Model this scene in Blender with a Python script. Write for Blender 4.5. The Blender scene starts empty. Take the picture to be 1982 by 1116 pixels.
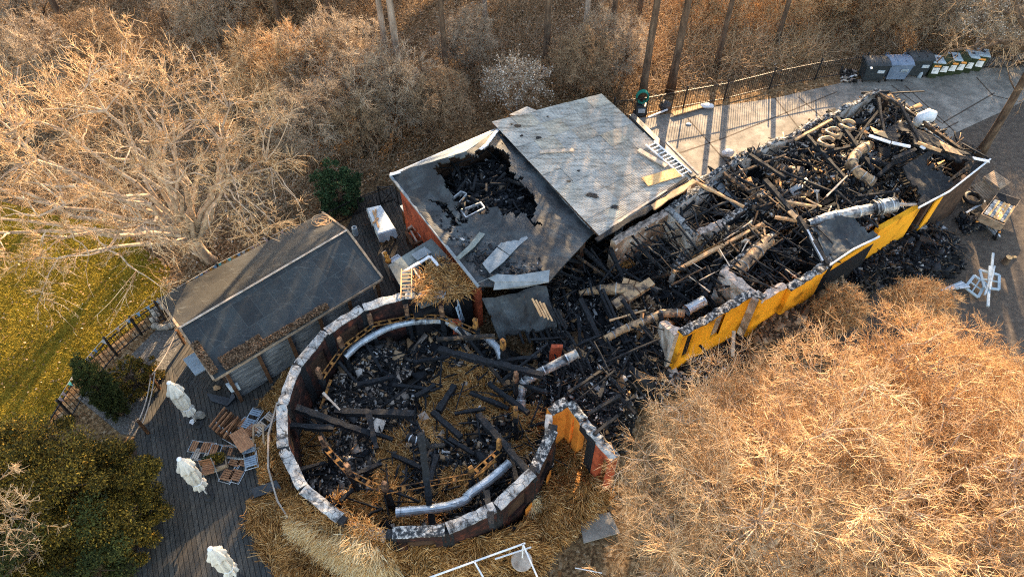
import bpy, math, random
import numpy as np
from mathutils import Vector, Matrix
R = math.radians
C = bpy.context.scene.collection
rnd = random.Random(7)
rng = np.random.default_rng(11)

# ---------------------------------------------------------------- camera, sky, sun, exposure
H = 21.0; PITCH = R(50); FPX = 1350.0
cam = bpy.data.objects.new('camera', bpy.data.cameras.new('camera')); C.objects.link(cam)
cam.location = (0, 0, H); cam.rotation_euler = (math.pi/2 - PITCH, 0, 0)
cam.data.sensor_width = 36; cam.data.lens = 36*FPX/1982; cam.data.clip_end = 600; cam.data.clip_start = 0.5
bpy.context.scene.camera = cam

SUN_EL, SUN_AZ = R(21), R(14)           # azimuth east of north (+Y)
w = bpy.data.worlds.new('World'); bpy.context.scene.world = w; w.use_nodes = True
nt = w.node_tree
sky = nt.nodes.new('ShaderNodeTexSky'); sky.sky_type = 'NISHITA'; sky.sun_disc = False
sky.sun_elevation = SUN_EL; sky.sun_rotation = SUN_AZ; sky.air_density = 1.0; sky.dust_density = 0.6
tint = nt.nodes.new('ShaderNodeMix'); tint.data_type = 'RGBA'; tint.blend_type = 'MULTIPLY'; tint.inputs[0].default_value = 1; tint.inputs[7].default_value = (1.16, .99, .84, 1)
nt.links.new(sky.outputs[0], tint.inputs[6]); nt.links.new(tint.outputs[2], nt.nodes['Background'].inputs[0]); nt.nodes['Background'].inputs[1].default_value = 0.15
sl = bpy.data.lights.new('sun', 'SUN'); sl.energy = 5.0; sl.angle = R(0.5); sl.color = (1.0, 0.70, 0.40)
so = bpy.data.objects.new('sun', sl); C.objects.link(so)
sd = Vector((math.sin(SUN_AZ)*math.cos(SUN_EL), math.cos(SUN_AZ)*math.cos(SUN_EL), math.sin(SUN_EL)))
so.rotation_euler = sd.to_track_quat('Z', 'Y').to_euler(); so.location = (20, 60, 40)
vs = bpy.context.scene.view_settings
vs.view_transform = 'Standard'; vs.look = 'None'; vs.gamma = 1; vs.exposure = 2.35
bpy.context.scene.cycles.use_denoising = False; bpy.context.scene.cycles.max_bounces = 5; bpy.context.scene.cycles.pixel_filter_type = 'BLACKMAN_HARRIS'; bpy.context.scene.cycles.filter_width = 1.1
bpy.context.scene.cycles.diffuse_bounces = 3
bpy.context.scene.cycles.transparent_max_bounces = 8

_f = Vector((0, math.cos(PITCH), -math.sin(PITCH))); _u = Vector((0, math.sin(PITCH), math.cos(PITCH)))
def P(x, y, z=0.0):
    "world point at height z seen at photo pixel x, y"
    d = _f + Vector((1, 0, 0))*((x-991)/FPX) + _u*((558-y)/FPX)
    return Vector((0, 0, H)) + d*((z-H)/d.z)
def PP(pts, z=0.0):
    return [P(p[0], p[1], p[2] if len(p) > 2 else z) for p in pts]

# ---------------------------------------------------------------- object helpers
def tag(o, label=None, cat=None, group=None, kind=None):
    if label: o['label'] = label
    if cat: o['category'] = cat
    if group: o['group'] = group
    if kind: o['kind'] = kind
    return o
def empty(name, loc, label=None, cat=None, group=None, rz=0):
    o = bpy.data.objects.new(name, None); C.objects.link(o); o.location = loc; o.rotation_euler.z = rz
    o.empty_display_size = 0.1
    return tag(o, label, cat, group)
def link(name, me, mat, parent=None):
    o = bpy.data.objects.new(name, me); C.objects.link(o)
    for m in (mat if isinstance(mat, (list, tuple)) else [mat]): me.materials.append(m)
    if parent is not None:
        o.parent = parent
        bpy_inv = Matrix.LocRotScale(parent.location, parent.rotation_euler, parent.scale).inverted()
        p = parent.parent
        while p is not None:
            bpy_inv = bpy_inv @ Matrix.LocRotScale(p.location, p.rotation_euler, p.scale).inverted(); p = p.parent
        if parent.type == 'EMPTY' and not getattr(link, 'local', False):
            o.matrix_parent_inverse = Matrix.LocRotScale(parent.location, parent.rotation_euler, parent.scale).inverted()
    return o

class MB:
    def __init__(s): s.v = []; s.f = []; s.m = []; s.mi = 0
    def add(s, vs, fs):
        b = len(s.v); s.v += [tuple(v) for v in vs]; s.f += [tuple(b+i for i in f) for f in fs]; s.m += [s.mi]*len(fs)
        return s
    def box(s, c, d, rz=0, rot=None):
        hx, hy, hz = d[0]/2, d[1]/2, d[2]/2
        M = rot if rot is not None else Matrix.Rotation(rz, 3, 'Z')
        vs = [Vector(c) + M @ Vector((x*hx, y*hy, z*hz)) for z in (-1, 1) for y in (-1, 1) for x in (-1, 1)]
        return s.add(vs, [(0,2,3,1),(4,5,7,6),(0,1,5,4),(2,6,7,3),(0,4,6,2),(1,3,7,5)])
    def beam(s, a, b, w, h, up=(0,0,1), n=1, jit=0.0, taper=1.0):
        "rectangular timber a->b, optionally with n wobbled sections"
        a = Vector(a); b = Vector(b); d = (b-a).normalized(); up = Vector(up)
        x = d.cross(up)
        if x.length < 1e-3: x = d.cross(Vector((1,0,0)))
        x.normalize(); y = x.cross(d).normalized()
        rings = []; vs = []
        for k in range(n+1):
            t = k/n; c = a.lerp(b, t); sc = 1+(taper-1)*t
            jx = jit*rnd.uniform(-1, 1)*w; jy = jit*rnd.uniform(-1, 1)*h; sj = 1+jit*rnd.uniform(-1, 1)
            for (sx, sy) in ((-1,-1),(1,-1),(1,1),(-1,1)):
                vs.append(c + x*(sx*w/2*sc*sj+jx*.4) + y*(sy*h/2*sc*sj+jy*.4))
        fs = [(0,1,2,3)[::-1], tuple(4*n+i for i in range(4))]
        for k in range(n):
            for i in range(4):
                j = (i+1) % 4; fs.append((4*k+i, 4*k+j, 4*k+4+j, 4*k+4+i))
        return s.add(vs, fs)
    def tube(s, pts, r, n=12, caps=True, ribs=0):
        pts = [Vector(p) for p in pts]; rs = r if isinstance(r, (list, tuple)) else [r]*len(pts)
        vs = []; x = None
        for k, p in enumerate(pts):
            d = (pts[min(k+1, len(pts)-1)] - pts[max(k-1, 0)]).normalized()
            if x is None:
                x = d.orthogonal().normalized()
            x = (x - d*x.dot(d)).normalized(); y = d.cross(x)
            for i in range(n):
                a = 2*math.pi*i/n; vs.append(p + (x*math.cos(a)+y*math.sin(a))*rs[k])
        fs = []
        for k in range(len(pts)-1):
            for i in range(n):
                j = (i+1) % n; fs.append((n*k+i, n*k+j, n*k+n+j, n*k+n+i))
        if caps: fs += [tuple(range(n))[::-1], tuple(n*(len(pts)-1)+i for i in range(n))]
        return s.add(vs, fs)
    def prism(s, poly, z0, z1):
        "poly: list of (x,y[,z]) ; extrude between z0 and z1 (or by thickness if verts carry z and z1 is None)"
        n = len(poly)
        if z1 is None:
            lo = [Vector((p[0], p[1], p[2]-z0)) for p in poly]; hi = [Vector(p) for p in poly]
        else:
            lo = [Vector((p[0], p[1], z0)) for p in poly]; hi = [Vector((p[0], p[1], z1)) for p in poly]
        ar = sum(poly[i][0]*poly[(i+1)%n][1]-poly[(i+1)%n][0]*poly[i][1] for i in range(n))
        if ar < 0: lo.reverse(); hi.reverse()
        return s.add(lo+hi, [tuple(range(n))[::-1], tuple(range(n, 2*n))] + [(i, (i+1)%n, n+(i+1)%n, n+i) for i in range(n)])
    def lathe(s, c, prof, n=16, cap=True):
        c = Vector(c); vs = []
        for (r, z) in prof:
            for i in range(n):
                a = 2*math.pi*i/n; vs.append(c + Vector((r*math.cos(a), r*math.sin(a), z)))
        fs = []
        for k in range(len(prof)-1):
            for i in range(n):
                j = (i+1) % n; fs.append((n*k+i, n*k+j, n*k+n+j, n*k+n+i))
        if cap: fs += [tuple(range(n))[::-1], tuple(n*(len(prof)-1)+i for i in range(n))]
        return s.add(vs, fs)
    def build(s, name, mat, parent=None, smooth=False):
        me = bpy.data.meshes.new(name); me.from_pydata(s.v, [], s.f)
        if smooth: me.polygons.foreach_set('use_smooth', [True]*len(s.f))
        if any(s.m): me.polygons.foreach_set('material_index', s.m)
        me.update()
        return link(name, me, mat, parent)

def npmesh(name, v, quads, mat, parent=None, smooth=False, tris=False):
    me = bpy.data.meshes.new(name); nq = len(quads); k = quads.shape[1]
    me.vertices.add(len(v)); me.vertices.foreach_set('co', np.asarray(v, np.float32).ravel())
    me.loops.add(nq*k); me.loops.foreach_set('vertex_index', np.asarray(quads, np.int32).ravel())
    me.polygons.add(nq); me.polygons.foreach_set('loop_start', np.arange(nq, dtype=np.int32)*k)
    if smooth: me.polygons.foreach_set('use_smooth', np.ones(nq, bool))
    me.update(); me.validate()
    return link(name, me, mat, parent)
def norm(a): return a/np.maximum(np.linalg.norm(a, axis=-1, keepdims=True), 1e-9)
def seg_mesh(A, B, ra, rb, n=3):
    "n-sided open tubes from A to B"
    d = norm(B-A); ref = np.where(np.abs(d[:, 2:3]) < .9, [[0, 0, 1.]], [[1., 0, 0]])
    x = norm(np.cross(d, ref)); y = np.cross(d, x)
    N = len(A); a = np.arange(n)*2*np.pi/n; ca, sa = np.cos(a), np.sin(a)
    off = x[:, None]*ca[None, :, None] + y[:, None]*sa[None, :, None]
    lo = A[:, None] + off*np.asarray(ra).reshape(-1, 1, 1); hi = B[:, None] + off*np.asarray(rb).reshape(-1, 1, 1)
    v = np.concatenate([lo, hi], 1).reshape(-1, 3)
    base = (np.arange(N)*2*n)[:, None, None]; i = np.arange(n); j = (i+1) % n
    q = base + np.stack([i, j, j+n, i+n], 1)[None]
    return v, q.reshape(-1, 4)
def join(parts):
    vs, qs, b = [], [], 0
    for v, q in parts: vs.append(v); qs.append(q+b); b += len(v)
    return np.concatenate(vs), np.concatenate(qs)
def inpoly(x, y, poly):
    p = np.array([(q[0], q[1]) for q in poly]); r = np.zeros(len(x), bool); j = len(p)-1
    for i in range(len(p)):
        c = ((p[i, 1] > y) != (p[j, 1] > y)) & (x < (p[j, 0]-p[i, 0])*(y-p[i, 1])/(p[j, 1]-p[i, 1]+1e-12)+p[i, 0])
        r ^= c; j = i
    return r
def sample_poly(poly, n, rg=None):
    rg = rg or rng; p = np.array([(q[0], q[1]) for q in poly]); lo, hi = p.min(0), p.max(0); out = np.zeros((0, 2))
    while len(out) < n:
        s = rg.uniform(lo, hi, (n*2, 2)); out = np.concatenate([out, s[inpoly(s[:, 0], s[:, 1], p)]])
    return out[:n]
_gr = np.random.default_rng(5).random((256, 256))
def vnoise(x, y, s=1.0, o=0):
    x = x*s+o*17.3+1000; y = y*s+o*7.7+1000; xi = np.floor(x).astype(int); yi = np.floor(y).astype(int); fx = x-xi; fy = y-yi
    fx = fx*fx*(3-2*fx); fy = fy*fy*(3-2*fy); g = lambda a, b: _gr[a % 256, b % 256]
    return (g(xi, yi)*(1-fx)+g(xi+1, yi)*fx)*(1-fy)+(g(xi, yi+1)*(1-fx)+g(xi+1, yi+1)*fx)*fy
def fbm(x, y, s=1.0, o=0): return (vnoise(x, y, s, o)+.5*vnoise(x, y, 2*s, o+1)+.25*vnoise(x, y, 4*s, o+2)+.125*vnoise(x, y, 8*s, o+3))/1.875

# ---------------------------------------------------------------- materials
def nmat(name, rough=0.85, spec=0.3):
    m = bpy.data.materials.new(name); m.use_nodes = True; b = m.node_tree.nodes['Principled BSDF']
    b.inputs['Roughness'].default_value = rough; b.inputs['Specular IOR Level'].default_value = spec
    return m, m.node_tree, b
def L(nt, a, b): nt.links.new(a, b)
def coords(nt, scale=(1,1,1), rot=(0,0,0), obj=False):
    if obj: src = nt.nodes.new('ShaderNodeTexCoord').outputs['Object']
    else: src = nt.nodes.new('ShaderNodeNewGeometry').outputs['Position']
    mp = nt.nodes.new('ShaderNodeMapping'); mp.inputs['Scale'].default_value = scale; mp.inputs['Rotation'].default_value = rot
    L(nt, src, mp.inputs[0]); return mp.outputs[0]
def noise(nt, co, s, det=4, rough=.6, dist=0):
    n = nt.nodes.new('ShaderNodeTexNoise'); n.inputs['Scale'].default_value = s; n.inputs['Detail'].default_value = det
    n.inputs['Roughness'].default_value = rough; n.inputs['Distortion'].default_value = dist; L(nt, co, n.inputs['Vector']); return n.outputs['Fac']
def ramp(nt, fac, stops, interp='LINEAR'):
    r = nt.nodes.new('ShaderNodeValToRGB'); r.color_ramp.interpolation = interp; e = r.color_ramp.elements
    while len(e) < len(stops): e.new(0.5)
    for el, (p, c) in zip(e, stops):
        el.position = p; el.color = (c[0], c[1], c[2], 1) if not isinstance(c, (int, float)) else (c, c, c, 1)
    L(nt, fac, r.inputs[0]); return r.outputs[0]
def mix(nt, f, a, b, mode='MIX'):
    m = nt.nodes.new('ShaderNodeMix'); m.data_type = 'RGBA'; m.blend_type = mode
    for k, v in ((0, f), (6, a), (7, b)):
        if isinstance(v, (int, float)): m.inputs[k].default_value = v if k == 0 else (v, v, v, 1)
        elif isinstance(v, (tuple, list)): m.inputs[k].default_value = (*v[:3], 1)
        else: L(nt, v, m.inputs[k])
    return m.outputs[2]
def bump(nt, b, h, strength=.5, dist=.05):
    n = nt.nodes.new('ShaderNodeBump'); n.inputs['Strength'].default_value = strength; n.inputs['Distance'].default_value = dist
    L(nt, h, n.inputs['Height']); L(nt, n.outputs[0], b.inputs['Normal'])
def noisy(name, stops, s=3, det=6, nr=.65, scale=(1,1,1), rot=(0,0,0), rough=.85, bs=.3, bd=.03, spec=.25, dist=0, metallic=0, s2=None, stops2=None, f2=.5):
    m, nt, b = nmat(name, rough, spec); co = coords(nt, scale, rot); n = noise(nt, co, s, det, nr, dist)
    col = ramp(nt, n, stops)
    if s2: col = mix(nt, f2, col, ramp(nt, noise(nt, co, s2, 3, .5), stops2), 'MULTIPLY')
    L(nt, col, b.inputs['Base Color']); b.inputs['Metallic'].default_value = metallic
    if bs: bump(nt, b, n, bs, bd)
    return m
def island(name, stops, rough=.85, spec=.2, s=6, var=.35, interp='LINEAR'):
    "colour varies per mesh island"
    m, nt, b = nmat(name, rough, spec); g = nt.nodes.new('ShaderNodeNewGeometry')
    col = ramp(nt, g.outputs['Random Per Island'], stops, interp)
    n = noise(nt, coords(nt), s, 4); col = mix(nt, 1.0, col, ramp(nt, n, [(0.3, 1-var), (0.7, 1+0.0)]), 'MULTIPLY')
    L(nt, col, b.inputs['Base Color']); return m

def noise_vec(nt, co):
    n = nt.nodes.new('ShaderNodeTexNoise'); n.inputs['Scale'].default_value = 2.0; L(nt, co, n.inputs['Vector'])
    m = nt.nodes.new('ShaderNodeMix'); m.data_type = 'RGBA'; m.blend_type = 'LINEAR_LIGHT'; m.inputs[0].default_value = .35; L(nt, co, m.inputs[6]); L(nt, n.outputs['Color'], m.inputs[7]); return m.outputs[2]
M = {}
M['char'] = noisy('charred_timber', [(.3, (.004,.0045,.0055)), (.55, (.010,.012,.015)), (.68, (.032,.037,.044)), (.8, (.12,.125,.13))], s=14, det=8, bs=.8, bd=.03, rough=.8, spec=.3)
M['char2'] = noisy('half_burnt_timber', [(.3, (.008,.008,.009)), (.5, (.03,.026,.022)), (.6, (.16,.09,.045)), (.75, (.38,.24,.13))], s=5, det=8, bs=.7, bd=.02)
M['ash'] = noisy('soot_and_ash', [(.36, (.004,.005,.006)), (.52, (.012,.014,.017)), (.60, (.035,.038,.042)), (.66, (.12,.10,.085)), (.72, (.5,.5,.5))], s=9, det=12, nr=.85, bs=1, bd=.08, rough=.8)
_t = M['ash'].node_tree; _b = _t.nodes['Principled BSDF']; _src = _b.inputs['Base Color'].links[0].from_socket
L(_t, mix(_t, ramp(_t, noise(_t, coords(_t), 0.8, 9, .75, 1.5), [(.56, 0.0), (.64, .75)]), _src, ramp(_t, noise(_t, coords(_t), 11, 8, .8), [(.4, (.05,.05,.052)), (.6, (.34,.33,.31)), (.7, (.6,.6,.58))])), _b.inputs['Base Color'])
M['ash_brown'] = noisy('brown_burnt_debris', [(.34, (.006,.006,.007)), (.5, (.02,.018,.017)), (.59, (.07,.045,.03)), (.68, (.20,.13,.08)), (.78, (.5,.45,.4))], s=9, det=12, nr=.85, bs=1, bd=.08)
_t = M['ash_brown'].node_tree; _b = _t.nodes['Principled BSDF']; _src = _b.inputs['Base Color'].links[0].from_socket
L(_t, mix(_t, ramp(_t, noise(_t, coords(_t), 1, 9, .75, 1.5), [(.56, 0.0), (.64, .75)]), _src, ramp(_t, noise(_t, coords(_t), 11, 8, .8), [(.4, (.05,.05,.052)), (.6, (.34,.33,.31)), (.7, (.6,.6,.58))])), _b.inputs['Base Color'])
M['chunk'] = island('charred_chunks', [(0, (.008,.009,.011)), (.45, (.022,.025,.03)), (.62, (.07,.075,.08)), (.72, (.12,.08,.05)), (.82, (.34,.20,.10)), (.9, (.55,.36,.2)), (.95, (.6,.57,.52)), (1, (.75,.75,.75))])
M['chunk_dark'] = island('black_chunks', [(0, (.006,.007,.009)), (.6, (.02,.023,.028)), (.8, (.06,.065,.075)), (.93, (.16,.12,.08)), (1, (.5,.5,.5))])
M['chunk_warm'] = island('splintered_wood', [(0, (.02,.017,.015)), (.3, (.10,.06,.035)), (.6, (.38,.23,.12)), (.85, (.62,.42,.24)), (1, (.75,.68,.6))])
M['chunk_pale'] = island('broken_bricks', [(0, (.012,.012,.013)), (.5, (.05,.045,.04)), (.68, (.24,.20,.17)), (.86, (.46,.38,.31)), (1, (.7,.66,.6))])
M['ashbits'] = island('ash_bits', [(0, (.10,.10,.10)), (.5, (.34,.33,.32)), (1, (.72,.71,.68))])
M['straw'] = island('straw', [(0, (.16,.07,.02)), (.4, (.50,.235,.06)), (.8, (.78,.43,.15)), (1, (.92,.64,.32))], rough=.7, s=2, var=.45)
M['straw_gold'] = island('golden_thatch', [(0, (.60,.36,.14)), (.4, (.92,.64,.30)), (1, (.96,.82,.54))], rough=.65, s=2, var=.3)
M['straw_bed'] = noisy('matted_straw', [(.3, (.04,.022,.008)), (.5, (.20,.11,.035)), (.7, (.42,.25,.09))], s=18, det=8, bs=1, bd=.06)
M['concrete'] = noisy('concrete', [(.3, (.13,.12,.105)), (.5, (.25,.23,.20)), (.7, (.38,.34,.29))], s=2.2, det=10, nr=.7, bs=.25, bd=.02, s2=.6, stops2=[(.35, .55), (.6, 1)], f2=.8)
M['yellow'] = noisy('yellow_render', [(.25, (.60,.24,.010)), (.42, (.86,.37,.014)), (.75, (.92,.43,.02))], s=3, det=6, bs=.25, bd=.01, rough=.9, s2=1.3, stops2=[(.30, .15), (.42, .85), (.5, 1)], f2=.75)
M['orange'] = noisy('orange_render', [(.25, (.42,.13,.02)), (.5, (.62,.22,.03)), (.75, (.70,.28,.05))], s=3, det=6, bs=.2, bd=.01)
M['orange_wood'] = noisy('orange_painted_wood', [(.38, (.03,.018,.012)), (.52, (.24,.11,.03)), (.7, (.52,.25,.06))], s=6, det=6)
M['redbrown'] = noisy('redbrown_panel', [(.40, (.012,.008,.008)), (.56, (.04,.016,.013)), (.74, (.18,.05,.025))], s=3, det=6)
M['brown_panel'] = noisy('brown_boarding', [(.3, (.02,.012,.008)), (.6, (.07,.04,.025))], s=3, det=6)
M['plaster'] = noisy('smoked_plaster', [(.28, (.05,.045,.04)), (.42, (.30,.24,.18)), (.55, (.55,.50,.44)), (.7, (.66,.67,.66))], s=1.6, det=8, nr=.6, dist=.6, bs=.3, bd=.02)
m, nt_, b_ = nmat('cracked_white_wall_top', .85, .2); co = coords(nt_)
n1 = noise(nt_, co, 2.6, 10, .72, .8); n2 = noise(nt_, co, 16, 6, .8)
vo_ = nt_.nodes.new('ShaderNodeTexVoronoi'); vo_.feature = 'DISTANCE_TO_EDGE'; vo_.inputs['Scale'].default_value = 2.0; L(nt_, noise_vec(nt_, co), vo_.inputs['Vector'])
c1 = ramp(nt_, n1, [(.38, (.02,.022,.025)), (.45, (.20,.20,.20)), (.54, (.38,.385,.38)), (.7, (.50,.50,.475))]); c1 = mix(nt_, 1, c1, ramp(nt_, n2, [(.36, .45), (.44, 1)]), 'MULTIPLY')
c1 = mix(nt_, 1, c1, ramp(nt_, vo_.outputs['Distance'], [(.0, .15), (.012, .3), (.022, 1)]), 'MULTIPLY'); L(nt_, c1, b_.inputs['Base Color']); bump(nt_, b_, n2, .9, .04); M['wallcap'] = m
M['burntcap'] = noisy('burnt_wall_top', [(.36, (.01,.011,.013)), (.5, (.04,.045,.05)), (.57, (.35,.34,.32)), (.7, (.6,.58,.54))], s=8, det=9, nr=.7, bs=.9, bd=.04)
M['pinkcap'] = noisy('pale_brick_wall_top', [(.3, (.03,.03,.03)), (.42, (.30,.24,.20)), (.6, (.55,.45,.38)), (.75, (.65,.6,.55))], s=6, det=8, bs=.7, bd=.03)
M['white'] = noisy('white_paint', [(.3, (.5,.52,.54)), (.6, (.75,.76,.77))], s=4, det=5, bs=.1, bd=.01, rough=.5)
M['steel'] = noisy('galvanised_steel', [(.3, (.25,.29,.32)), (.55, (.46,.50,.53)), (.7, (.60,.62,.63))], s=6, det=6, rough=.42, metallic=.6, bs=.15, bd=.01, spec=.5)
M['duct'] = noisy('soot_stained_duct', [(.34, (.02,.022,.025)), (.45, (.16,.17,.18)), (.56, (.42,.41,.38)), (.66, (.44,.28,.14)), (.8, (.60,.58,.54))], s=3.2, det=8, rough=.5, metallic=.35, bs=.25, bd=.02)
M['rustduct'] = noisy('rust_stained_duct', [(.34, (.02,.02,.02)), (.44, (.14,.10,.07)), (.53, (.38,.25,.14)), (.64, (.50,.33,.17)), (.75, (.42,.41,.39))], s=3.2, det=8, rough=.6, metallic=.25, bs=.25, bd=.02)
M['iron'] = noisy('black_iron', [(.3, (.012,.012,.013)), (.6, (.03,.028,.027))], s=4, rough=.5)
M['board'] = noisy('osb_board', [(.3, (.42,.22,.09)), (.5, (.62,.36,.15)), (.7, (.74,.50,.26))], s=16, det=4, bs=.2, bd=.01)
M['plank'] = noisy('grey_plank', [(.3, (.26,.20,.15)), (.6, (.50,.42,.34)), (.8, (.6,.54,.46))], s=4, det=6, bs=.2, bd=.01)
M['pallet'] = noisy('weathered_pallet_wood', [(.3, (.16,.11,.07)), (.6, (.34,.25,.17)), (.8, (.45,.36,.26))], s=4, det=6)
M['teak'] = noisy('oiled_wood_slats', [(.3, (.20,.09,.045)), (.6, (.40,.20,.10)), (.8, (.50,.28,.15))], s=6, det=6)
M['bluewood'] = noisy('blue_grey_slats', [(.3, (.15,.20,.26)), (.6, (.30,.38,.46))], s=6)
M['postwood'] = noisy('brown_post', [(.3, (.05,.025,.013)), (.6, (.14,.07,.035))], s=5)
M['tan'] = noisy('pale_cut_wood', [(.3, (.40,.22,.10)), (.6, (.60,.38,.20)), (.8, (.68,.48,.30))], s=5)
M['canvas'] = noisy('cream_canvas', [(.25, (.42,.39,.33)), (.5, (.60,.57,.50)), (.75, (.70,.67,.60))], s=5, det=6, bs=.3, bd=.02)
M['cloth'] = noisy('white_tarpaulin', [(.3, (.42,.50,.55)), (.6, (.66,.74,.78))], s=2.5, det=6, bs=.2, bd=.02, rough=.5)
M['blackplastic'] = noisy('black_plastic', [(.3, (.012,.014,.017)), (.6, (.04,.045,.052))], s=2, rough=.4, bs=.2, bd=.05, spec=.5)
M['binblack'] = noisy('dark_grey_bin_plastic', [(.3, (.018,.022,.025)), (.6, (.04,.048,.052))], s=3, rough=.45, bs=.05)
M['bingreen'] = noisy('dark_green_bin_plastic', [(.3, (.014,.022,.010)), (.6, (.035,.048,.022))], s=3, rough=.5, bs=.05)
M['binblue'] = noisy('blue_grey_bin_plastic', [(.3, (.10,.14,.20)), (.6, (.17,.22,.30))], s=3, rough=.45, bs=.05)
M['lidgrey'] = noisy('grey_lid', [(.3, (.22,.28,.32)), (.6, (.36,.43,.48))], s=3, rough=.5, bs=.05)
M['sticker'] = noisy('white_sticker', [(.3, (.55,.55,.52)), (.6, (.72,.72,.7))], s=8, bs=0)
M['stickerorange'] = noisy('orange_sticker', [(.3, (.7,.26,.05)), (.6, (.8,.34,.08))], s=8, bs=0)
M['ink'] = noisy('dark_print', [(.3, (.03,.04,.05)), (.6, (.06,.07,.09))], s=8, bs=0)
M['green'] = noisy('green_hose', [(.3, (.01,.12,.09)), (.6, (.02,.22,.16))], s=6)
M['tarp'] = noisy('grey_tarpaulin', [(.3, (.035,.045,.055)), (.5, (.10,.12,.14)), (.7, (.24,.28,.32))], s=3, det=6, rough=.35, bs=.5, bd=.05, spec=.5)
M['stone'] = noisy('rubble_stone', [(.3, (.12,.11,.09)), (.6, (.34,.31,.26))], s=5, bs=.5)
M['pumpkin'] = noisy('pumpkin_skin', [(.3, (.50,.20,.03)), (.6, (.70,.32,.06))], s=8)
M['dark'] = noisy('interior_shade_black', [(.3, (.004,.004,.005)), (.6, (.012,.012,.014))], s=4)  # near-black colour stands in for the shade inside openings
M['soil'] = noisy('dark_bare_earth', [(.3, (.035,.028,.022)), (.5, (.075,.058,.045)), (.7, (.15,.12,.09))], s=4, det=12, nr=.8, bs=.8, bd=.05)
M['deckdark'] = noisy('dark_base', [(.3, (.02,.02,.02)), (.6, (.05,.05,.05))], s=4)
M['scorched'] = noisy('scorched_post_top', [(.35, (.02,.014,.012)), (.5, (.13,.07,.04)), (.7, (.34,.20,.11))], s=7)
M['leafdark'] = island('dead_brown_leaves', [(0, (.06,.035,.02)), (.5, (.15,.09,.05)), (1, (.28,.18,.11))], s=2)
M['splitlog'] = island('split_firewood', [(0, (.03,.02,.014)), (.4, (.11,.07,.04)), (.8, (.28,.18,.10)), (1, (.45,.32,.2))])
M['gravel'] = noisy('grey_gravel', [(.3, (.035,.033,.030)), (.5, (.10,.094,.085)), (.7, (.30,.29,.27))], s=14, det=8, nr=.75, bs=1, bd=.04)
M['grass_blades'] = island('dry_grass_blades', [(0, (.24,.18,.018)), (.5, (.36,.27,.028)), (1, (.48,.36,.045))], s=.7, var=.6)
M['leaf'] = island('fallen_leaves', [(0, (.12,.06,.024)), (.5, (.30,.17,.075)), (.85, (.52,.34,.18)), (.97, (.66,.52,.36)), (1, (.8,.76,.7))], s=.5, var=.5)
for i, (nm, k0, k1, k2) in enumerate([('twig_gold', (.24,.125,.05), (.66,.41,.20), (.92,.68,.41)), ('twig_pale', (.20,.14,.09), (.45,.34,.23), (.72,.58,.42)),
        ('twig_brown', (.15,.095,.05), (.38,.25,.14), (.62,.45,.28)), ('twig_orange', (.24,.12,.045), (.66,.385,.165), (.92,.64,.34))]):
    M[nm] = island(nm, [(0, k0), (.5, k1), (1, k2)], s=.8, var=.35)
M['bark_pale'] = noisy('pale_bark', [(.3, (.20,.14,.09)), (.5, (.42,.31,.21)), (.75, (.62,.49,.36))], s=5, det=6, bs=.4, bd=.02)
M['bark_grey'] = noisy('grey_bark', [(.3, (.10,.08,.06)), (.5, (.24,.19,.15)), (.75, (.42,.36,.30))], s=5, det=8, scale=(1,1,.3), bs=.8, bd=.04)
M['bark_brown'] = noisy('brown_bark', [(.3, (.035,.024,.016)), (.5, (.09,.06,.04)), (.75, (.20,.14,.09))], s=6, det=8, scale=(1,1,.25), bs=.9, bd=.05)
M['needle'] = island('evergreen_needles', [(0, (.02,.03,.010)), (.5, (.045,.06,.016)), (1, (.11,.11,.022))], s=.9, var=.5)
M['yew'] = island('golden_sprays_painted_sun', [(0, (.03,.034,.009)), (.5, (.11,.085,.016)), (.85, (.32,.20,.026)), (1, (.62,.38,.05))], s=.6, var=.5)  # gold end of the ramp puts sunlight into the spray colour
M['bushleaf'] = island('dark_green_leaves', [(0, (.015,.035,.014)), (.6, (.035,.07,.025)), (1, (.08,.12,.05))], s=2, var=.4)
M['blossom'] = island('white_blossom', [(0, (.45,.38,.30)), (1, (.75,.70,.62))], s=2, var=.2)
def flagmat(c, n): return noisy(n, [(.3, tuple(.7*x for x in c)), (.6, c)], s=8, bs=0)
M['flags'] = [flagmat((.12,.50,.46), 'teal_cloth'), flagmat((.20,.36,.52), 'blue_cloth'), flagmat((.70,.32,.06), 'orange_cloth'), flagmat((.60,.42,.38), 'pink_cloth'), flagmat((.60,.58,.52), 'offwhite_cloth')]

# ---------------------------------------------------------------- ground sheets
def sheet(name, poly, z, mat, res=None, kind='structure'):
    mb = MB(); pl = [(p[0], p[1], z) for p in poly]; n = len(pl)
    ar = sum(pl[i][0]*pl[(i+1)%n][1]-pl[(i+1)%n][0]*pl[i][1] for i in range(n))
    if ar < 0: pl.reverse()
    mb.add(pl, [tuple(range(n))]); o = mb.build(name, mat); o['kind'] = kind; return o
M['litter'] = None
m, nt_, b_ = nmat('leaf_litter', .95, .1)
co = coords(nt_); n1 = noise(nt_, co, 9, 12, .8); n2 = noise(nt_, co, .35, 4)
vor = nt_.nodes.new('ShaderNodeTexVoronoi'); vor.inputs['Scale'].default_value = 11; L(nt_, co, vor.inputs['Vector'])
lf = ramp(nt_, vor.outputs['Color'], [(.2, (.07,.04,.02)), (.45, (.22,.13,.06)), (.7, (.42,.27,.13)), (.92, (.66,.50,.32))])
col = mix(nt_, .55, lf, ramp(nt_, n1, [(.38, (.03,.018,.010)), (.5, (.14,.084,.04)), (.62, (.40,.26,.14))]))
col = mix(nt_, 1.0, col, ramp(nt_, n2, [(.35, (.6,.62,.66)), (.6, (1,1,1))]), 'MULTIPLY')
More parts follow.
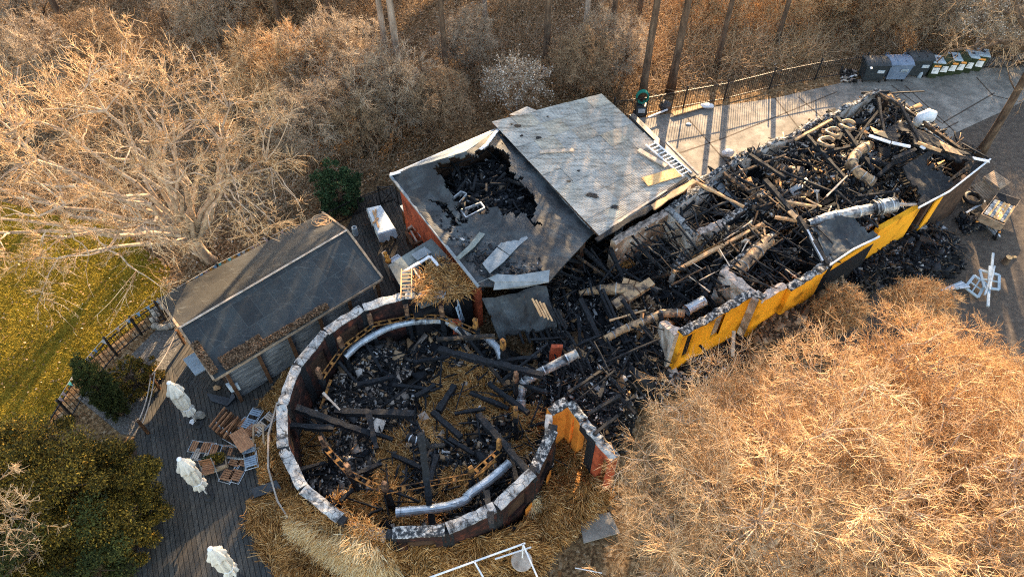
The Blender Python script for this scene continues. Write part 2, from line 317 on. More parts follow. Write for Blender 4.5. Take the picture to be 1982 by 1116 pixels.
L(nt_, col, b_.inputs['Base Color']); bump(nt_, b_, n1, 1.0, .08); M['litter'] = m
m, nt_, b_ = nmat('dry_lawn', .95, .1)
co = coords(nt_); n1 = noise(nt_, co, 12, 10, .8); n2 = noise(nt_, co, .5, 5)
col = ramp(nt_, n1, [(.3, (.09,.068,.010)), (.5, (.27,.19,.022)), (.7, (.48,.34,.05))])
col = mix(nt_, 1.0, col, ramp(nt_, n2, [(.35, (.62,.72,.5)), (.6, (1,.98,1))]), 'MULTIPLY')
L(nt_, col, b_.inputs['Base Color']); bump(nt_, b_, n1, 1.0, .1); M['lawn'] = m

sheet('ground', [(-150,-20), (150,-20), (150,260), (-150,260)], -0.012, M['litter'])
lawn_px = [(-700,1500), (-900,420), (-500,330), (0,390), (120,420), (225,440), (330,520), (320,585), (235,650), (170,700), (110,785), (60,900), (0,1500)]
sheet('lawn', PP(lawn_px), 0.0, M['lawn'])
paving_px = [(1195,235), (1330,215), (1500,190), (1640,158), (1780,130), (2300,60), (2300,130), (1985,195), (1848,258), (1830,300), (1400,420), (1260,370)]
sheet('paved_yard', PP(paving_px), 0.004, M['concrete'])
sheet('earth', PP([(2600,120), (2050,150), (1780,200), (1600,300), (1540,560), (1640,720), (1990,740), (2600,700)]), -0.004, M['soil'])
sheet('gravel_bed', PP([(340,600), (250,690), (150,770), (235,840), (330,850), (372,690), (345,640)]), 0.002, M['gravel'])
# paving joints: shallow dark grooves laid as thin strips
jm = MB()
for a, b in [((1330,228),(1420,330)), ((1215,330),(1400,268)), ((1400,268),(1620,178)), ((1500,190),(1560,265)), ((1545,188),(1600,235)), ((1310,365),(1560,258)),
             ((1725,165),(1825,240)), ((1752,166),(1850,257)), ((1720,175),(1800,240)), ((1825,238),(1925,180)), ((1890,150),(1922,185)), ((1805,262),(1855,236)), ((1240,262),(1275,300)), ((1922,185),(1985,200)), ((1740,210),(1752,197))]:
    p, q = P(*a), P(*b); jm.beam((p.x,p.y,.0045), (q.x,q.y,.0045), .07, .006)
j = jm.build('paving_joints', M['soil']); j['kind'] = 'structure'
# ---------------------------------------------------------------- deck (timber boards)
m, nt_, b_ = nmat('deck_boards', .7, .35)
def deckmat(name, ang, tint=(1,1,1), pitch=7.0):
    m, nt, b = nmat(name, .72, .3); co = coords(nt, (1,1,1), (0,0,ang))
    sx = nt.nodes.new('ShaderNodeSeparateXYZ'); L(nt, co, sx.inputs[0])
    mu = nt.nodes.new('ShaderNodeMath'); mu.operation = 'MULTIPLY'; mu.inputs[1].default_value = pitch; L(nt, sx.outputs[0], mu.inputs[0])
    fr = nt.nodes.new('ShaderNodeMath'); fr.operation = 'FRACT'; L(nt, mu.outputs[0], fr.inputs[0])
    fl = nt.nodes.new('ShaderNodeMath'); fl.operation = 'FLOOR'; L(nt, mu.outputs[0], fl.inputs[0])
    wn = nt.nodes.new('ShaderNodeTexWhiteNoise'); wn.noise_dimensions = '1D'; L(nt, fl.outputs[0], wn.inputs['W'])
    gap = ramp(nt, fr.outputs[0], [(0, .12), (.06, .12), (.11, 1), (.93, 1), (.98, .12)])
    st = noise(nt, coords(nt, (14, 1.2, 1), (0, 0, ang)), 1.5, 6)
    mott = noise(nt, coords(nt), .9, 5)
    col = ramp(nt, st, [(.3, (.036,.035,.032)), (.55, (.078,.073,.064)), (.75, (.14,.125,.10))])
    col = mix(nt, 1.0, col, ramp(nt, wn.outputs['Value'], [(0, .7), (1, 1.15)]), 'MULTIPLY')
    col = mix(nt, 1.0, col, ramp(nt, mott, [(.35, (.60,.68,.76)), (.65, (1.1,1.0,.9))]), 'MULTIPLY')
    col = mix(nt, 1.0, col, gap, 'MULTIPLY'); col = mix(nt, 1.0, col, tint, 'MULTIPLY')
    L(nt, col, b.inputs['Base Color']); bump(nt, b, gap, .6, .02); return m
def px_angle(a, b):
    p, q = P(*a), P(*b); return math.atan2(q.x-p.x, q.y-p.y)
deck_px = [(372,690), (330,700), (285,800), (300,900), (290,1000), (230,1180), (560,1300), (700,1100), (480,980), (520,900), (560,740), (470,700), (420,700)]
mb = MB(); poly = PP([(372,690), (318,720), (268,840), (285,960), (262,1100), (240,1300), (620,1400), (700,1080), (620,760), (560,560), (760,370), (770,360), (930,560), (600,640), (500,800), (430,735)], 0)
A1 = px_angle((330,950), (345,1050)); A2 = px_angle((350,790),(420,690))
sheet('timber_deck', PP([(372,660), (312,730), (262,850), (285,960), (262,1100), (240,1400), (640,1500), (720,1080), (640,740), (500,690)]), .10, deckmat('deck_lower', A1))
sheet('deck_border', PP([(262,850), (240,860), (262,960), (240,1100), (200,1400), (240,1400), (262,1100), (285,960)]), .05, M['brown_panel'])
sheet('shed_deck', PP([(372,640), (330,700), (350,742), (410,760), (500,758), (720,560), (700,440)]), .105, deckmat('deck_upper', A2))
sheet('terrace', PP([(660,470), (700,385), (760,365), (960,520), (880,620), (740,600)]), .09, deckmat('deck_terrace', px_angle((700,400),(730,470)), (.75,.72,.7)))

# ---------------------------------------------------------------- trees
def bez(p0, p1, p2, n):
    t = np.linspace(0, 1, n)[:, None]; return (1-t)**2*p0+2*(1-t)*t*p1+t**2*p2
def make_tree(name, base, height, crown_c, crown_r, label, group, mats=('bark_grey','twig_gold'), trunk_r=.18, fork=.3, k=(14, 160, 1600, 9000), seed=1, lean=(0,0), twig=.3, tr=.006, stems=1, shell=.35, cat='tree', lowcut=-.35, k1r=.45, droop=0.0, nfork=1, bump=.55, tw=(.7,.8,.3)):
    rg = np.random.default_rng(seed); base = np.array(base, float); cc = np.array(crown_c, float); cr = np.array(crown_r, float)
    def tgt(n, smin, smax):
        d = norm(rg.normal(size=(n*4, 3))); d = d[d[:, 2] > lowcut][:n]
        while len(d) < n:
            e = norm(rg.normal(size=(n*4, 3))); d = np.concatenate([d, e[e[:, 2] > lowcut]])[:n]
        rr = rg.uniform(smin**3, smax**3, (n, 1))**(1/3)
        bumpy = 0.66+bump*vnoise(d[:, 0]*2.2+5, d[:, 1]*2.2+d[:, 2]*3, 1.6, seed)[:, None]
        return cc + d*rr*cr*bumpy
    forkp = base + (cc-base)*np.array([fork, fork, 0]) + np.array([0, 0, (cc[2]-base[2])*fork*1.6])
    forkp[:2] += lean
    P_, D_, R_ = [], [], []           # nodes: position, distance from the base, radius
    segA, segB, sra, srb = [], [], [], []
    root = empty(name, base, label, cat, group)
    tm = MB()
    for s in range(stems):
        off = np.array([rg.uniform(-.25, .25), rg.uniform(-.25, .25), 0])*(stems > 1)
        fp = forkp + off*3; mid = (base+fp)/2 + rg.normal(size=3)*[.15, .15, 0]*trunk_r*3
        pts = bez(base+off, mid, fp, 7); n = len(pts)
        rad = [trunk_r*(1.35 if i == 0 else 1.0-.35*i/(n-1)) for i in range(n)]
        tm.tube([tuple(p) for p in pts], rad, 9)
        for p in pts[3:]: P_.append(p); D_.append(np.linalg.norm(p-base)); R_.append(trunk_r*.65)
    tm.build('trunk', M[mats[0]], root, smooth=True)
    def attach(T, n, rad0, bend, kk):
        nonlocal P_, D_, R_
        NP = np.array(P_); ND = np.array(D_); NR = np.array(R_); newp, newd, newr = [], [], []
        for c0 in range(0, len(T), 400):
            Tc = T[c0:c0+400]; d = np.linalg.norm(Tc[:, None]-NP[None], axis=2) + kk*ND[None]
            jx = d.argmin(1)
            for t, j in zip(Tc, jx):
                p0 = NP[j]; ln = np.linalg.norm(t-p0)
                ctrl = (p0+t)/2 + rg.normal(size=3)*bend*ln + np.array([0, 0, .12*ln*(1-droop*3)])
                q = bez(p0, ctrl, t, n); q[1:-1] += rg.normal(size=(n-2, 3))*ln*.018
                r0 = min(NR[j]*.8, rad0*(0.6+ln*.25)); rr = np.linspace(r0, r0*.3, n)
                segA.append(q[:-1]); segB.append(q[1:]); sra.append(rr[:-1]); srb.append(rr[1:])
                newp.append(q[1:]); newd.append(ND[j]+np.linspace(0, ln, n)[1:]); newr.append(rr[1:])
        P_ += list(np.concatenate(newp)); D_ += list(np.concatenate(newd)); R_ += list(np.concatenate(newr))
    attach(tgt(k[0], .55, .9), 8, trunk_r*k1r, .12, .0)
    attach(tgt(k[1], shell, .97), 6, trunk_r*.2, .12, .25)
    n0 = len(segA)
    v, q = seg_mesh(np.concatenate(segA), np.concatenate(segB), np.concatenate(sra), np.concatenate(srb), 5)
    npmesh('limbs', v, q, M[mats[0]], root)
    segA, segB, sra, srb = [], [], [], []
    attach(tgt(k[2], shell, 1.0), 4, tr*2.6, .12, .15)
    A, B = np.concatenate(segA), np.concatenate(segB); ra, rb = np.concatenate(sra), np.concatenate(srb)
    # twigs
    idx = rg.integers(0, len(A), k[3]); t = rg.random((k[3], 1)); o = A[idx]*(1-t)+B[idx]*t
    d = norm(norm(B[idx]-A[idx])*tw[0] + rg.normal(size=(k[3], 3))*tw[1] + norm(o-cc)*tw[2] + [0, 0, .15-droop])
    ln = twig*rg.uniform(.4, 1.3, (k[3], 1)); m1 = o+d*ln*.5; d2 = norm(d+rg.normal(size=d.shape)*.4); e = m1+d2*ln*.5
    parts = [seg_mesh(A, B, np.maximum(ra, tr*.9), np.maximum(rb, tr*.8), 3), seg_mesh(o, m1, tr*np.ones(k[3]), tr*.8*np.ones(k[3]), 3), seg_mesh(m1, e, tr*.8*np.ones(k[3]), tr*.4*np.ones(k[3]), 3)]
    # side twiglets
    i3 = rg.integers(0, k[3], k[3]); d3 = norm(d[i3]+rg.normal(size=(k[3], 3))*.7); o3 = o[i3]+(m1[i3]-o[i3])*rg.random((k[3], 1)); e3 = o3+d3*ln[i3]*.5
    parts.append(seg_mesh(o3, e3, tr*.7*np.ones(k[3]), tr*.4*np.ones(k[3]), 3))
    v, q = join(parts); npmesh('crown', v, q, M[mats[1]], root)
    return root, np.concatenate([e, e3])
def copy_tree(src, loc, rz, sc, label, group=None):
    r = src.copy(); C.objects.link(r); r.location = loc; r.rotation_euler = (0, 0, rz); r.scale = (sc, sc, sc); r['label'] = label
    if group: r['group'] = group
    for ch in src.children:
        c = ch.copy(); C.objects.link(c); c.parent = r; c.matrix_parent_inverse = ch.matrix_parent_inverse
        for g in ch.children:
            gg = g.copy(); C.objects.link(gg); gg.parent = c; gg.matrix_parent_inverse = g.matrix_parent_inverse
    return r

# the big bare tree left of the shed
b0 = P(405, 500, 0)
cc = P(265, 250, 7.0)
make_tree('bare_tree', b0, 12, (cc.x-.6, cc.y-.9, 5.6), (6.5, 4.8, 4.0), 'big spreading bare tree with pale limbs left of the black felt shed', 'bare trees round the ruin',
    mats=('bark_pale','twig_gold'), trunk_r=.21, fork=.22, k=(30, 230, 1500, 9500), seed=17, shell=.62, twig=.42, tr=.0068, stems=3, lowcut=-.15, k1r=.36, bump=.7, tw=(.9,.5,.4))
# the mass of bare crowns at lower right
def crown_px(x, y, z): return P(x, y, z)
for i, (px, py, z, r, sd, lab, kk) in enumerate([
    (1560, 985, 4.2, (4.9,4.2,3.0), 11, 'huge spreading bare golden tree filling the bottom right of the photo', (52,700,6200,24000)),
    (1830, 835, 3.7, (3.8,3.0,2.3), 12, 'dense bare orange tipped tree below the loose white window frames', (34,380,3600,13500)),
    (1990, 1060, 4.4, (3.0,3.4,2.8), 13, 'dense bare tree cut off by the bottom right corner', (24,240,2200,8000)),
    (1420, 835, 2.4, (2.1,1.2,1.4), 14, 'low bare shrub in front of the barred yellow wall', (14,160,1500,6500))]):
    c = P(px, py, z)
    make_tree('bare_tree', (c.x, c.y+.3, 0), 8, (c.x, c.y, z), r, lab, 'bare trees round the ruin', mats=('bark_pale', 'twig_gold' if i != 1 else 'twig_orange'),
        trunk_r=.14, fork=.2, k=kk, seed=sd, shell=.30, twig=.44, tr=.0060, stems=4, lowcut=-.15, k1r=.58, bump=.8, tw=(.9,.5,.35))
c = P(1775, 590, 1.6)
make_tree('bare_shrub', (c.x, c.y, 0), 3, (c.x, c.y, 1.5), (1.4,1.2,1.3), 'small orange twigged shrub beside the pile of white window frames', 'bare trees round the ruin', mats=('bark_grey','twig_orange'), trunk_r=.06, fork=.2, k=(10,60,500,5000), seed=21, shell=.3, twig=.25, tr=.006, cat='shrub')
c = P(1630, 600, 1.2)
make_tree('bare_shrub', (c.x, c.y, 0), 3, (c.x, c.y, 1.2), (1.0,1.0,1.2), 'orange bare shrub growing through burnt debris next to the crumpled grey tarpaulin', 'bare trees round the ruin', mats=('bark_grey','twig_orange'), trunk_r=.06, fork=.2, k=(10,60,400,4000), seed=22, shell=.3, twig=.25, tr=.006, cat='shrub')
# tall tree at the right edge
b0 = P(1895, 300, 0)
make_tree('bare_tree', b0, 14, (b0.x-.9, b0.y-.3, 8.0), (4.4,3.6,5.2), 'tall leaning bare tree on the bare earth beyond the wooden pallets', 'bare trees round the ruin', mats=('bark_brown','twig_brown'), trunk_r=.20, fork=.42, k=(18,110,600,2600), seed=31, shell=.2, twig=.35, tr=.008, lean=(-.1,-.1), lowcut=-.9)

# forest prototypes (local at origin, then placed)
prot = []
for i, (h, tr_, cr, mats, kk) in enumerate([
    (15, .17, (3.2,3.2,5.0), ('bark_grey','twig_brown'), (14,110,550,2600)),
    (14, .16, (3.8,3.6,4.6), ('bark_brown','twig_gold'), (14,110,550,2600)),
    (13, .18, (3.4,3.6,4.8), ('bark_brown','twig_brown'), (14,110,550,2600))]):
    prot.append((h, tr_, cr, mats, kk))
trees = [  # px, py of the foot, prototype, scale, label
    (783, 200, 0, 1.15, 'tall pale grey trunk in the wood above the blossoming shrub'), (762, 190, 0, 1.0, 'slim grey trunk close beside the tallest pale trunk'),
    (868, 190, 2, .85, 'crooked dark multi stemmed tree above the charred hipped roof'), (1056, 145, 2, 1.1, 'straight dark trunk right behind the small white notice board'),
    (1128, 108, 0, .95, 'thin trunk right of the notice board deep in the wood'), (1180, 96, 2, .9, 'dark trunk deep in the wood above the corrugated roof'),
    (1241, 200, 1, 1.2, 'thick forked brown trunk beside the green hose reel'), (1297, 178, 2, 1.15, 'straight sunlit brown trunk behind the railing near the pale plank'),
    (1385, 130, 1, .95, 'slender golden trunk behind the railing over the striped shadows'), (1500, 92, 1, .9, 'golden bare tree beyond the railing left of the wheelie bins'),
    (1650, 60, 2, .95, 'bare tree standing behind the three large bins'), (1800, 42, 0, .9, 'grey bare tree standing behind the row of small bins'),
    (1915, 60, 2, 1.0, 'dark bare tree in the top right corner of the wood'), (660, 125, 2, .9, 'brown bare tree above the round evergreen bush'),
    (560, 110, 1, .85, 'bushy tan tree right of the great spreading crown'), (150, 95, 2, 1.05, 'leaning bare tree at the top left above the lawn'),
    (330, 60, 2, .95, 'dark bare tree at the top left behind the spreading crown'), (450, 45, 0, .9, 'grey bare tree at the top left edge of the wood'),
    (20, 180, 2, .9, 'bare tree at the left edge of the photo above the lawn'), (940, 60, 0, .9, 'grey bare tree in the middle of the wood at the top edge'),
    (1235, 40, 2, .9, 'far dark trunk behind the forked brown tree'), (1420, 25, 1, 1.0, 'golden leaning tree at the top edge behind the railing')]
done = {}
for (px, py, k, sc, lab) in trees:
    p = P(px, py, 0)
    if k not in done:
        h, tr_, cr, mats, kk = prot[k]
        t, _ = make_tree('woodland_tree', (0,0,0), h, (0, 0, h*.86), cr, lab, 'bare trees in the wood', mats=mats, trunk_r=tr_, fork=.42, k=kk, seed=50+k, shell=.15, twig=.45, tr=.008, lowcut=-.6)
        t.location = p; t.scale = (sc,)*3; t.rotation_euler.z = rnd.uniform(0, 6.28); done[k] = t
    else:
        copy_tree(done[k], p, rnd.uniform(0, 6.28), sc, lab)

# undergrowth shrubs in the wood
sh = {}
shrubs = [(560,215,1.3,'rounded tan shrub beside the great spreading crown'), (610,300,1.1,'grey brown shrub above the round evergreen bush'), (700,290,1.0,'grey twiggy shrub behind the terrace railing'),
 (760,250,1.2,'arching grey shrub in the wood above the hipped roof corner'), (845,255,1.1,'sparse shrub below the crooked dark tree'), (660,200,1.3,'pale twiggy shrub in the wood left of the pale trunk'),
 (540,60,1.5,'fan shaped tan shrub near the top edge'), (430,90,1.3,'brown shrub above the great spreading crown'), (620,60,1.5,'dark twiggy shrub near the top edge left of the pale trunk'),
 (900,130,1.0,'low grey shrub left of the white blossom'), (1120,180,1.1,'bare shrub right below the notice board'), (1180,150,1.1,'bare shrub left of the forked brown trunk'),
 (1405,45,.9,'golden shrub beyond the railing under the slender trunk'), (1500,48,.9,'golden arching shrub beyond the middle of the railing'), (1580,30,1.0,'tan shrub beyond the railing left of the large bins'),
 (1640,20,1.2,'brown shrub high in the wood over the large bins'), (1710,70,1.2,'brown shrub straight behind the blue grey bin'), (1790,70,1.3,'brown shrub behind the first small bins'),
 (1890,40,1.5,'dark shrub in the upper right of the wood'), (90,200,1.3,'dark brown shrub at the far left of the wood'), (200,150,1.2,'brown shrub beneath the leaning top left tree'), (60,60,1.6,'brown shrub in the top left corner'), (1345,45,.8,'sunlit golden shrub between the two brown trunks'), (1960,120,1.1,'brown shrub at the right edge above the last small bin')]
for i, (px, py, sc, lab) in enumerate(shrubs):
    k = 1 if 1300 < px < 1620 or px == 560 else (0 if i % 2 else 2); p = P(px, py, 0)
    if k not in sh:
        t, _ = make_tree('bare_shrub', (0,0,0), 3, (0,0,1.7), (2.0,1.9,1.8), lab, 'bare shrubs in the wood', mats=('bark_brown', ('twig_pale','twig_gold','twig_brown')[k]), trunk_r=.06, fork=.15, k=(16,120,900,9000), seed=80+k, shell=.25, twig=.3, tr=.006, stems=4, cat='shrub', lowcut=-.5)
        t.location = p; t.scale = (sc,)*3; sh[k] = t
    else: copy_tree(sh[k], p, rnd.uniform(0, 6.28), sc*rnd.uniform(.9, 1.1), lab)

# undergrowth: loose twigs and arching canes over the wood floor, one mass
def scatter_twigs(name, poly, n, zmax, ln, tr, mat, label, cat, lean=.5, dens=None, parent=None):
    s = sample_poly(poly, n)
    if dens is not None:
        kx, ky = s[:, 0], s[:, 1]; s = s[dens(kx, ky) > rng.random(len(s))]
    n = len(s); o = np.c_[s, np.zeros(n)+.0]; d = norm(np.c_[rng.normal(size=(n, 2))*lean, np.abs(rng.normal(size=n))*.6+.25]); l = ln*rng.uniform(.4, 1.4, (n, 1))
    m1 = o+d*l*.45; d2 = norm(d+np.c_[rng.normal(size=(n, 2))*.45, -.25*np.ones(n)]); m2 = m1+d2*l*.35; d3 = norm(d2+np.c_[rng.normal(size=(n, 2))*.5, -.35*np.ones(n)]); e = m2+d3*l*.3
    one = np.ones(n); v, q = join([seg_mesh(o, m1, tr*1.2*one, tr*one, 3), seg_mesh(m1, m2, tr*one, tr*.8*one, 3), seg_mesh(m2, e, tr*.8*one, tr*.4*one, 3)])
    ob = npmesh(name, v, q, M[mat], parent)
    if parent is None: tag(ob, label, cat, None, 'stuff')
    return ob
wood_px = [(-200,-60), (2200,-60), (2200,60), (1900,110), (1640,125), (1400,165), (1200,205), (1160,178), (950,228), (760,330), (600,420), (330,560), (225,420), (0,385), (-200,380)]
wood = PP(wood_px)
scatter_twigs('undergrowth', wood, 60000, 1, 1.0, .007, 'twig_brown', 'tangled bare brown undergrowth covering the floor of the wood', 'undergrowth', dens=lambda x, y: np.clip(fbm(x, y, .35, 3)*2.4-.7, .05, 1))
scatter_twigs('brushwood', wood, 26000, 1, 1.2, .007, 'twig_pale', 'pale arching canes standing among the bare wood', 'brushwood', dens=lambda x, y: np.clip(fbm(x, y, .3, 9)*3-1.2, .02, 1))
scatter_twigs('brushwood', PP([(1180,-40),(1700,-40),(1650,110),(1400,155),(1230,190)]), 16000, 1, 1.1, .007, 'twig_gold', 'golden twigs and dry stalks beyond the railing, sunlight put into their colour', 'brushwood', dens=lambda x, y: np.clip(fbm(x, y, .4, 19)*3-.9, .05, 1))  # gold twigs added so this stretch of wood looks sunlit
# fallen leaves
def flakes(n, poly, z0, z1, size, tilt=.5):
    s = sample_poly(poly, n); c = np.c_[s, rng.uniform(z0, z1, n)]; a = rng.uniform(0, 6.28, n); nrm = norm(np.c_[rng.normal(size=(n, 2))*tilt, np.ones(n)])
    x = norm(np.cross(nrm, np.c_[np.cos(a), np.sin(a), np.zeros(n)])); y = np.cross(nrm, x); sz = size*rng.uniform(.5, 1.5, (n, 1))
    v = np.stack([c-x*sz, c-y*sz*.7, c+x*sz, c+y*sz*.7], 1).reshape(-1, 3); return v, np.arange(4*n).reshape(-1, 4)
v, q = flakes(90000, wood, .0, .12, .055); o = npmesh('fallen_leaves', v, q, M['leaf']); tag(o, 'fallen brown leaves strewn over the floor of the wood', 'leaves', None, 'stuff')
# lawn grass
def blades(poly, n, h, mat, name, label, wd=.012):
    s = sample_poly(poly, n); o = np.c_[s, np.zeros(n)]; a = rng.uniform(0, 6.28, n); x = np.c_[np.cos(a), np.sin(a), np.zeros(n)]*wd
    l = h*rng.uniform(.4, 1.4, (n, 1)); t = o+np.c_[rng.normal(size=(n, 2))*.5, np.ones(n)]*l
    v = np.stack([o-x, o+x, t], 1).reshape(-1, 3); ob = npmesh(name, v, np.arange(3*n).reshape(-1, 3), M[mat]); tag(ob, label, 'grass', None, 'stuff')
lawn_vis = PP([(-120,900), (-150,380), (0,390), (120,420), (225,440), (330,520), (320,585), (235,650), (170,700), (110,785), (60,900)])
blades(lawn_vis, 70000, .10, 'grass_blades', 'lawn_grass', 'golden green mown grass left of the bunting railing')
v, q = flakes(1200, lawn_vis, .02, .08, .04); tag(npmesh('lawn_leaves', v, q, M['leaf']), 'scattered dry leaves lying on the golden lawn', 'leaves', None, 'stuff')
# blossoming shrubs
def blossom(px, py, z, r, lab, n=1500):
    c = P(px, py, z); t, tips = make_tree('blossom_shrub', (c.x, c.y, 0), 3, (c.x, c.y, z), r, lab, 'white blossoming shrubs', mats=('bark_grey','twig_pale'), trunk_r=.05, fork=.2, k=(10,60,400,2500), seed=int(px), shell=.3, twig=.3, tr=.006, cat='shrub', stems=2)
    i = rng.integers(0, len(tips), n); a = norm(rng.normal(size=(n, 3))); b = norm(np.cross(a, rng.normal(size=(n, 3)))); c2 = tips[i]; s = .035
    v = np.stack([c2-a*s, c2-b*s, c2+a*s, c2+b*s], 1).reshape(-1, 3); npmesh('blossom', v, np.arange(4*n).reshape(-1, 4), M['blossom'], t)
blossom(1000, 165, 1.6, (1.8,1.5,1.5), 'white blossoming shrub left of the small notice board')
blossom(1935, 45, 2.5, (2.5,1.8,2.0), 'pale blossoming shrub in the upper right corner of the wood', 900)

# evergreens: leaf-clump crowns
def evergreen(name, base, cc, cr, n, mat, label, cat, group=None, ls=.09, seed=5, clump=140, trunk_r=.1, spray=False, lowcut=-1):
    rg = np.random.default_rng(seed); root = empty(name, base, label, cat, group); base = np.array(base); cc = np.array(cc); cr = np.array(cr)
    tm = MB(); tm.tube([tuple(base), tuple((base+cc)/2), tuple(cc+[0, 0, cr[2]*.6])], [trunk_r, trunk_r*.8, trunk_r*.2], 8); 
    d = norm(rg.normal(size=(clump*3, 3))); d = d[d[:, 2] > lowcut][:clump]; rr = rg.uniform(.3, 1, (len(d), 1))**.5; cl = cc+d*rr*cr*(.85+.3*rg.random((len(d), 1))); csz = cr.min()*rg.uniform(.10, .24, len(d))
    for c in cl[::3]: tm.tube([tuple(cc*[1,1,0]+[0, 0, c[2]*.7]), tuple((cc*[1,1,0]+[0, 0, c[2]*.7]+c)/2+[0,0,.1]), tuple(c)], [trunk_r*.25, trunk_r*.15, .01], 5)
    tm.build('trunk', M['bark_brown'], root)
    idx = rg.integers(0, len(cl), n); dd = norm(rg.normal(size=(n, 3))); p = cl[idx]+dd*(rg.random((n, 1))**.4)*csz[idx, None]*[1.2, 1.2, .9]
    out = norm(p-cc); a = norm(out*.7+rg.normal(size=(n, 3))*.6+(0, 0, .1)); b = norm(np.cross(a, rg.normal(size=(n, 3)))); s = ls*rg.uniform(.5, 1.3, (n, 1)); w_ = s*(.22 if spray else .5)
    v = np.stack([p, p+a*s*.5-b*w_, p+a*s, p+a*s*.5+b*w_], 1).reshape(-1, 3); npmesh('crown', v, np.arange(4*n).reshape(-1, 4), M[mat], root); return root
c = P(655, 365, 1.3); evergreen('evergreen_bush', (c.x, c.y, 0), (c.x, c.y, 1.2), (.95,.9,1.25), 9000, 'bushleaf', 'round dark green evergreen bush behind the shed roof', 'bush', ls=.09, seed=2, clump=90)
c = P(62, 965, 2.3); evergreen('yew_tree', (c.x, c.y, 0), (c.x, c.y, 2.3), (2.6,2.25,2.0), 170000, 'yew', 'large green evergreen tree with painted sunlit gold in the bottom left corner', 'tree', 'evergreen trees at the bottom left', ls=.08, seed=4, clump=230, spray=True)
c = P(232, 985, 1.6); evergreen('yew_tree', (c.x, c.y, 0), (c.x, c.y, 1.6), (1.1,1.8,1.5), 60000, 'yew', 'dark lower evergreen tree leaning over the timber deck by the middle parasol', 'tree', 'evergreen trees at the bottom left', ls=.08, seed=6, clump=100, spray=True)
c = P(90, 1090, 2.0); evergreen('yew_tree', (c.x, c.y, 0), (c.x, c.y, 2.0), (2.4,1.7,2.0), 60000, 'needle', 'dark evergreen tree at the very bottom left edge', 'tree', 'evergreen trees at the bottom left', ls=.08, seed=7, clump=110, spray=True)
b = P(235, 800, 0); evergreen('columnar_cypress', b, (b.x, b.y, 1.6), (.45,.45,1.75), 42000, 'needle', 'narrow dark columnar cypress standing by the bunting railing', 'tree', ls=.06, seed=8, clump=420, spray=True)
b = P(265, 745, 0); evergreen('low_conifer', b, (b.x, b.y, .35), (1.0,.9,.5), 16000, 'yew', 'low spreading golden bush inside the railing near the gravel bed', 'bush', ls=.07, seed=9, clump=170, spray=True)
c = P(20,1040,3); make_tree('bare_tree', (c.x-.3, c.y, 0), 6, (c.x, c.y, 3.6), (1.7,1.4,2.6), 'small pale bare tree against the dark evergreens at the bottom left edge', 'bare trees round the ruin', mats=('bark_grey','twig_gold'), trunk_r=.07, fork=.3, k=(8,50,250,1500), seed=77, shell=.2, twig=.25, tr=.007)

# unseen rest of the wood, north of the picture's edge, placed to shade the ruin
def shading_wood():
    parts = []; rg = np.random.default_rng(99)
    for i in range(190):
        x = rg.uniform(-60, 85); y = rg.uniform(43, 75); h = rg.uniform(12, 19); u_ = x-y*.25
        if -5 < u_ < 9.5 and rg.random() < .92: h *= .3  # most trees cut short here so sun reaches roofs and paving
        if u_ < -13.5 and rg.random() < .88: h *= .42  # shortened likewise to let sun onto the lawn
        n = 260; b = np.array([x, y, 0]); top = b+[rg.normal()*.6, rg.normal()*.6, h]
        parts.append(seg_mesh(b[None], top[None], [.22], [.04], 6))
        z = rg.uniform(.25, 1, n); a = rg.uniform(0, 6.28, n); r = (3.4*(1.12-z))*rg.uniform(.5, 1, n); A = b+(top-b)*z[:, None]; B = A+np.c_[np.cos(a)*r, np.sin(a)*r, r*.5]
        parts.append(seg_mesh(A, B, .035*np.ones(n), .012*np.ones(n), 3))
        m = 1500; j = rg.integers(0, n, m); t = rg.uniform(.2, 1, (m, 1)); o = A[j]*(1-t)+B[j]*t; e = o+norm(rg.normal(size=(m, 3))+[0, 0, .3])*rg.uniform(.3, .9, (m, 1))
        parts.append(seg_mesh(o, e, .016*np.ones(m), .007*np.ones(m), 3))
    v, q = join(parts); o = npmesh('wood', v, q, M['twig_brown']); tag(o, 'unseen bare wood beyond the railing, its heights shaped to shade the ruin', 'wood', None, 'stuff')
shading_wood()
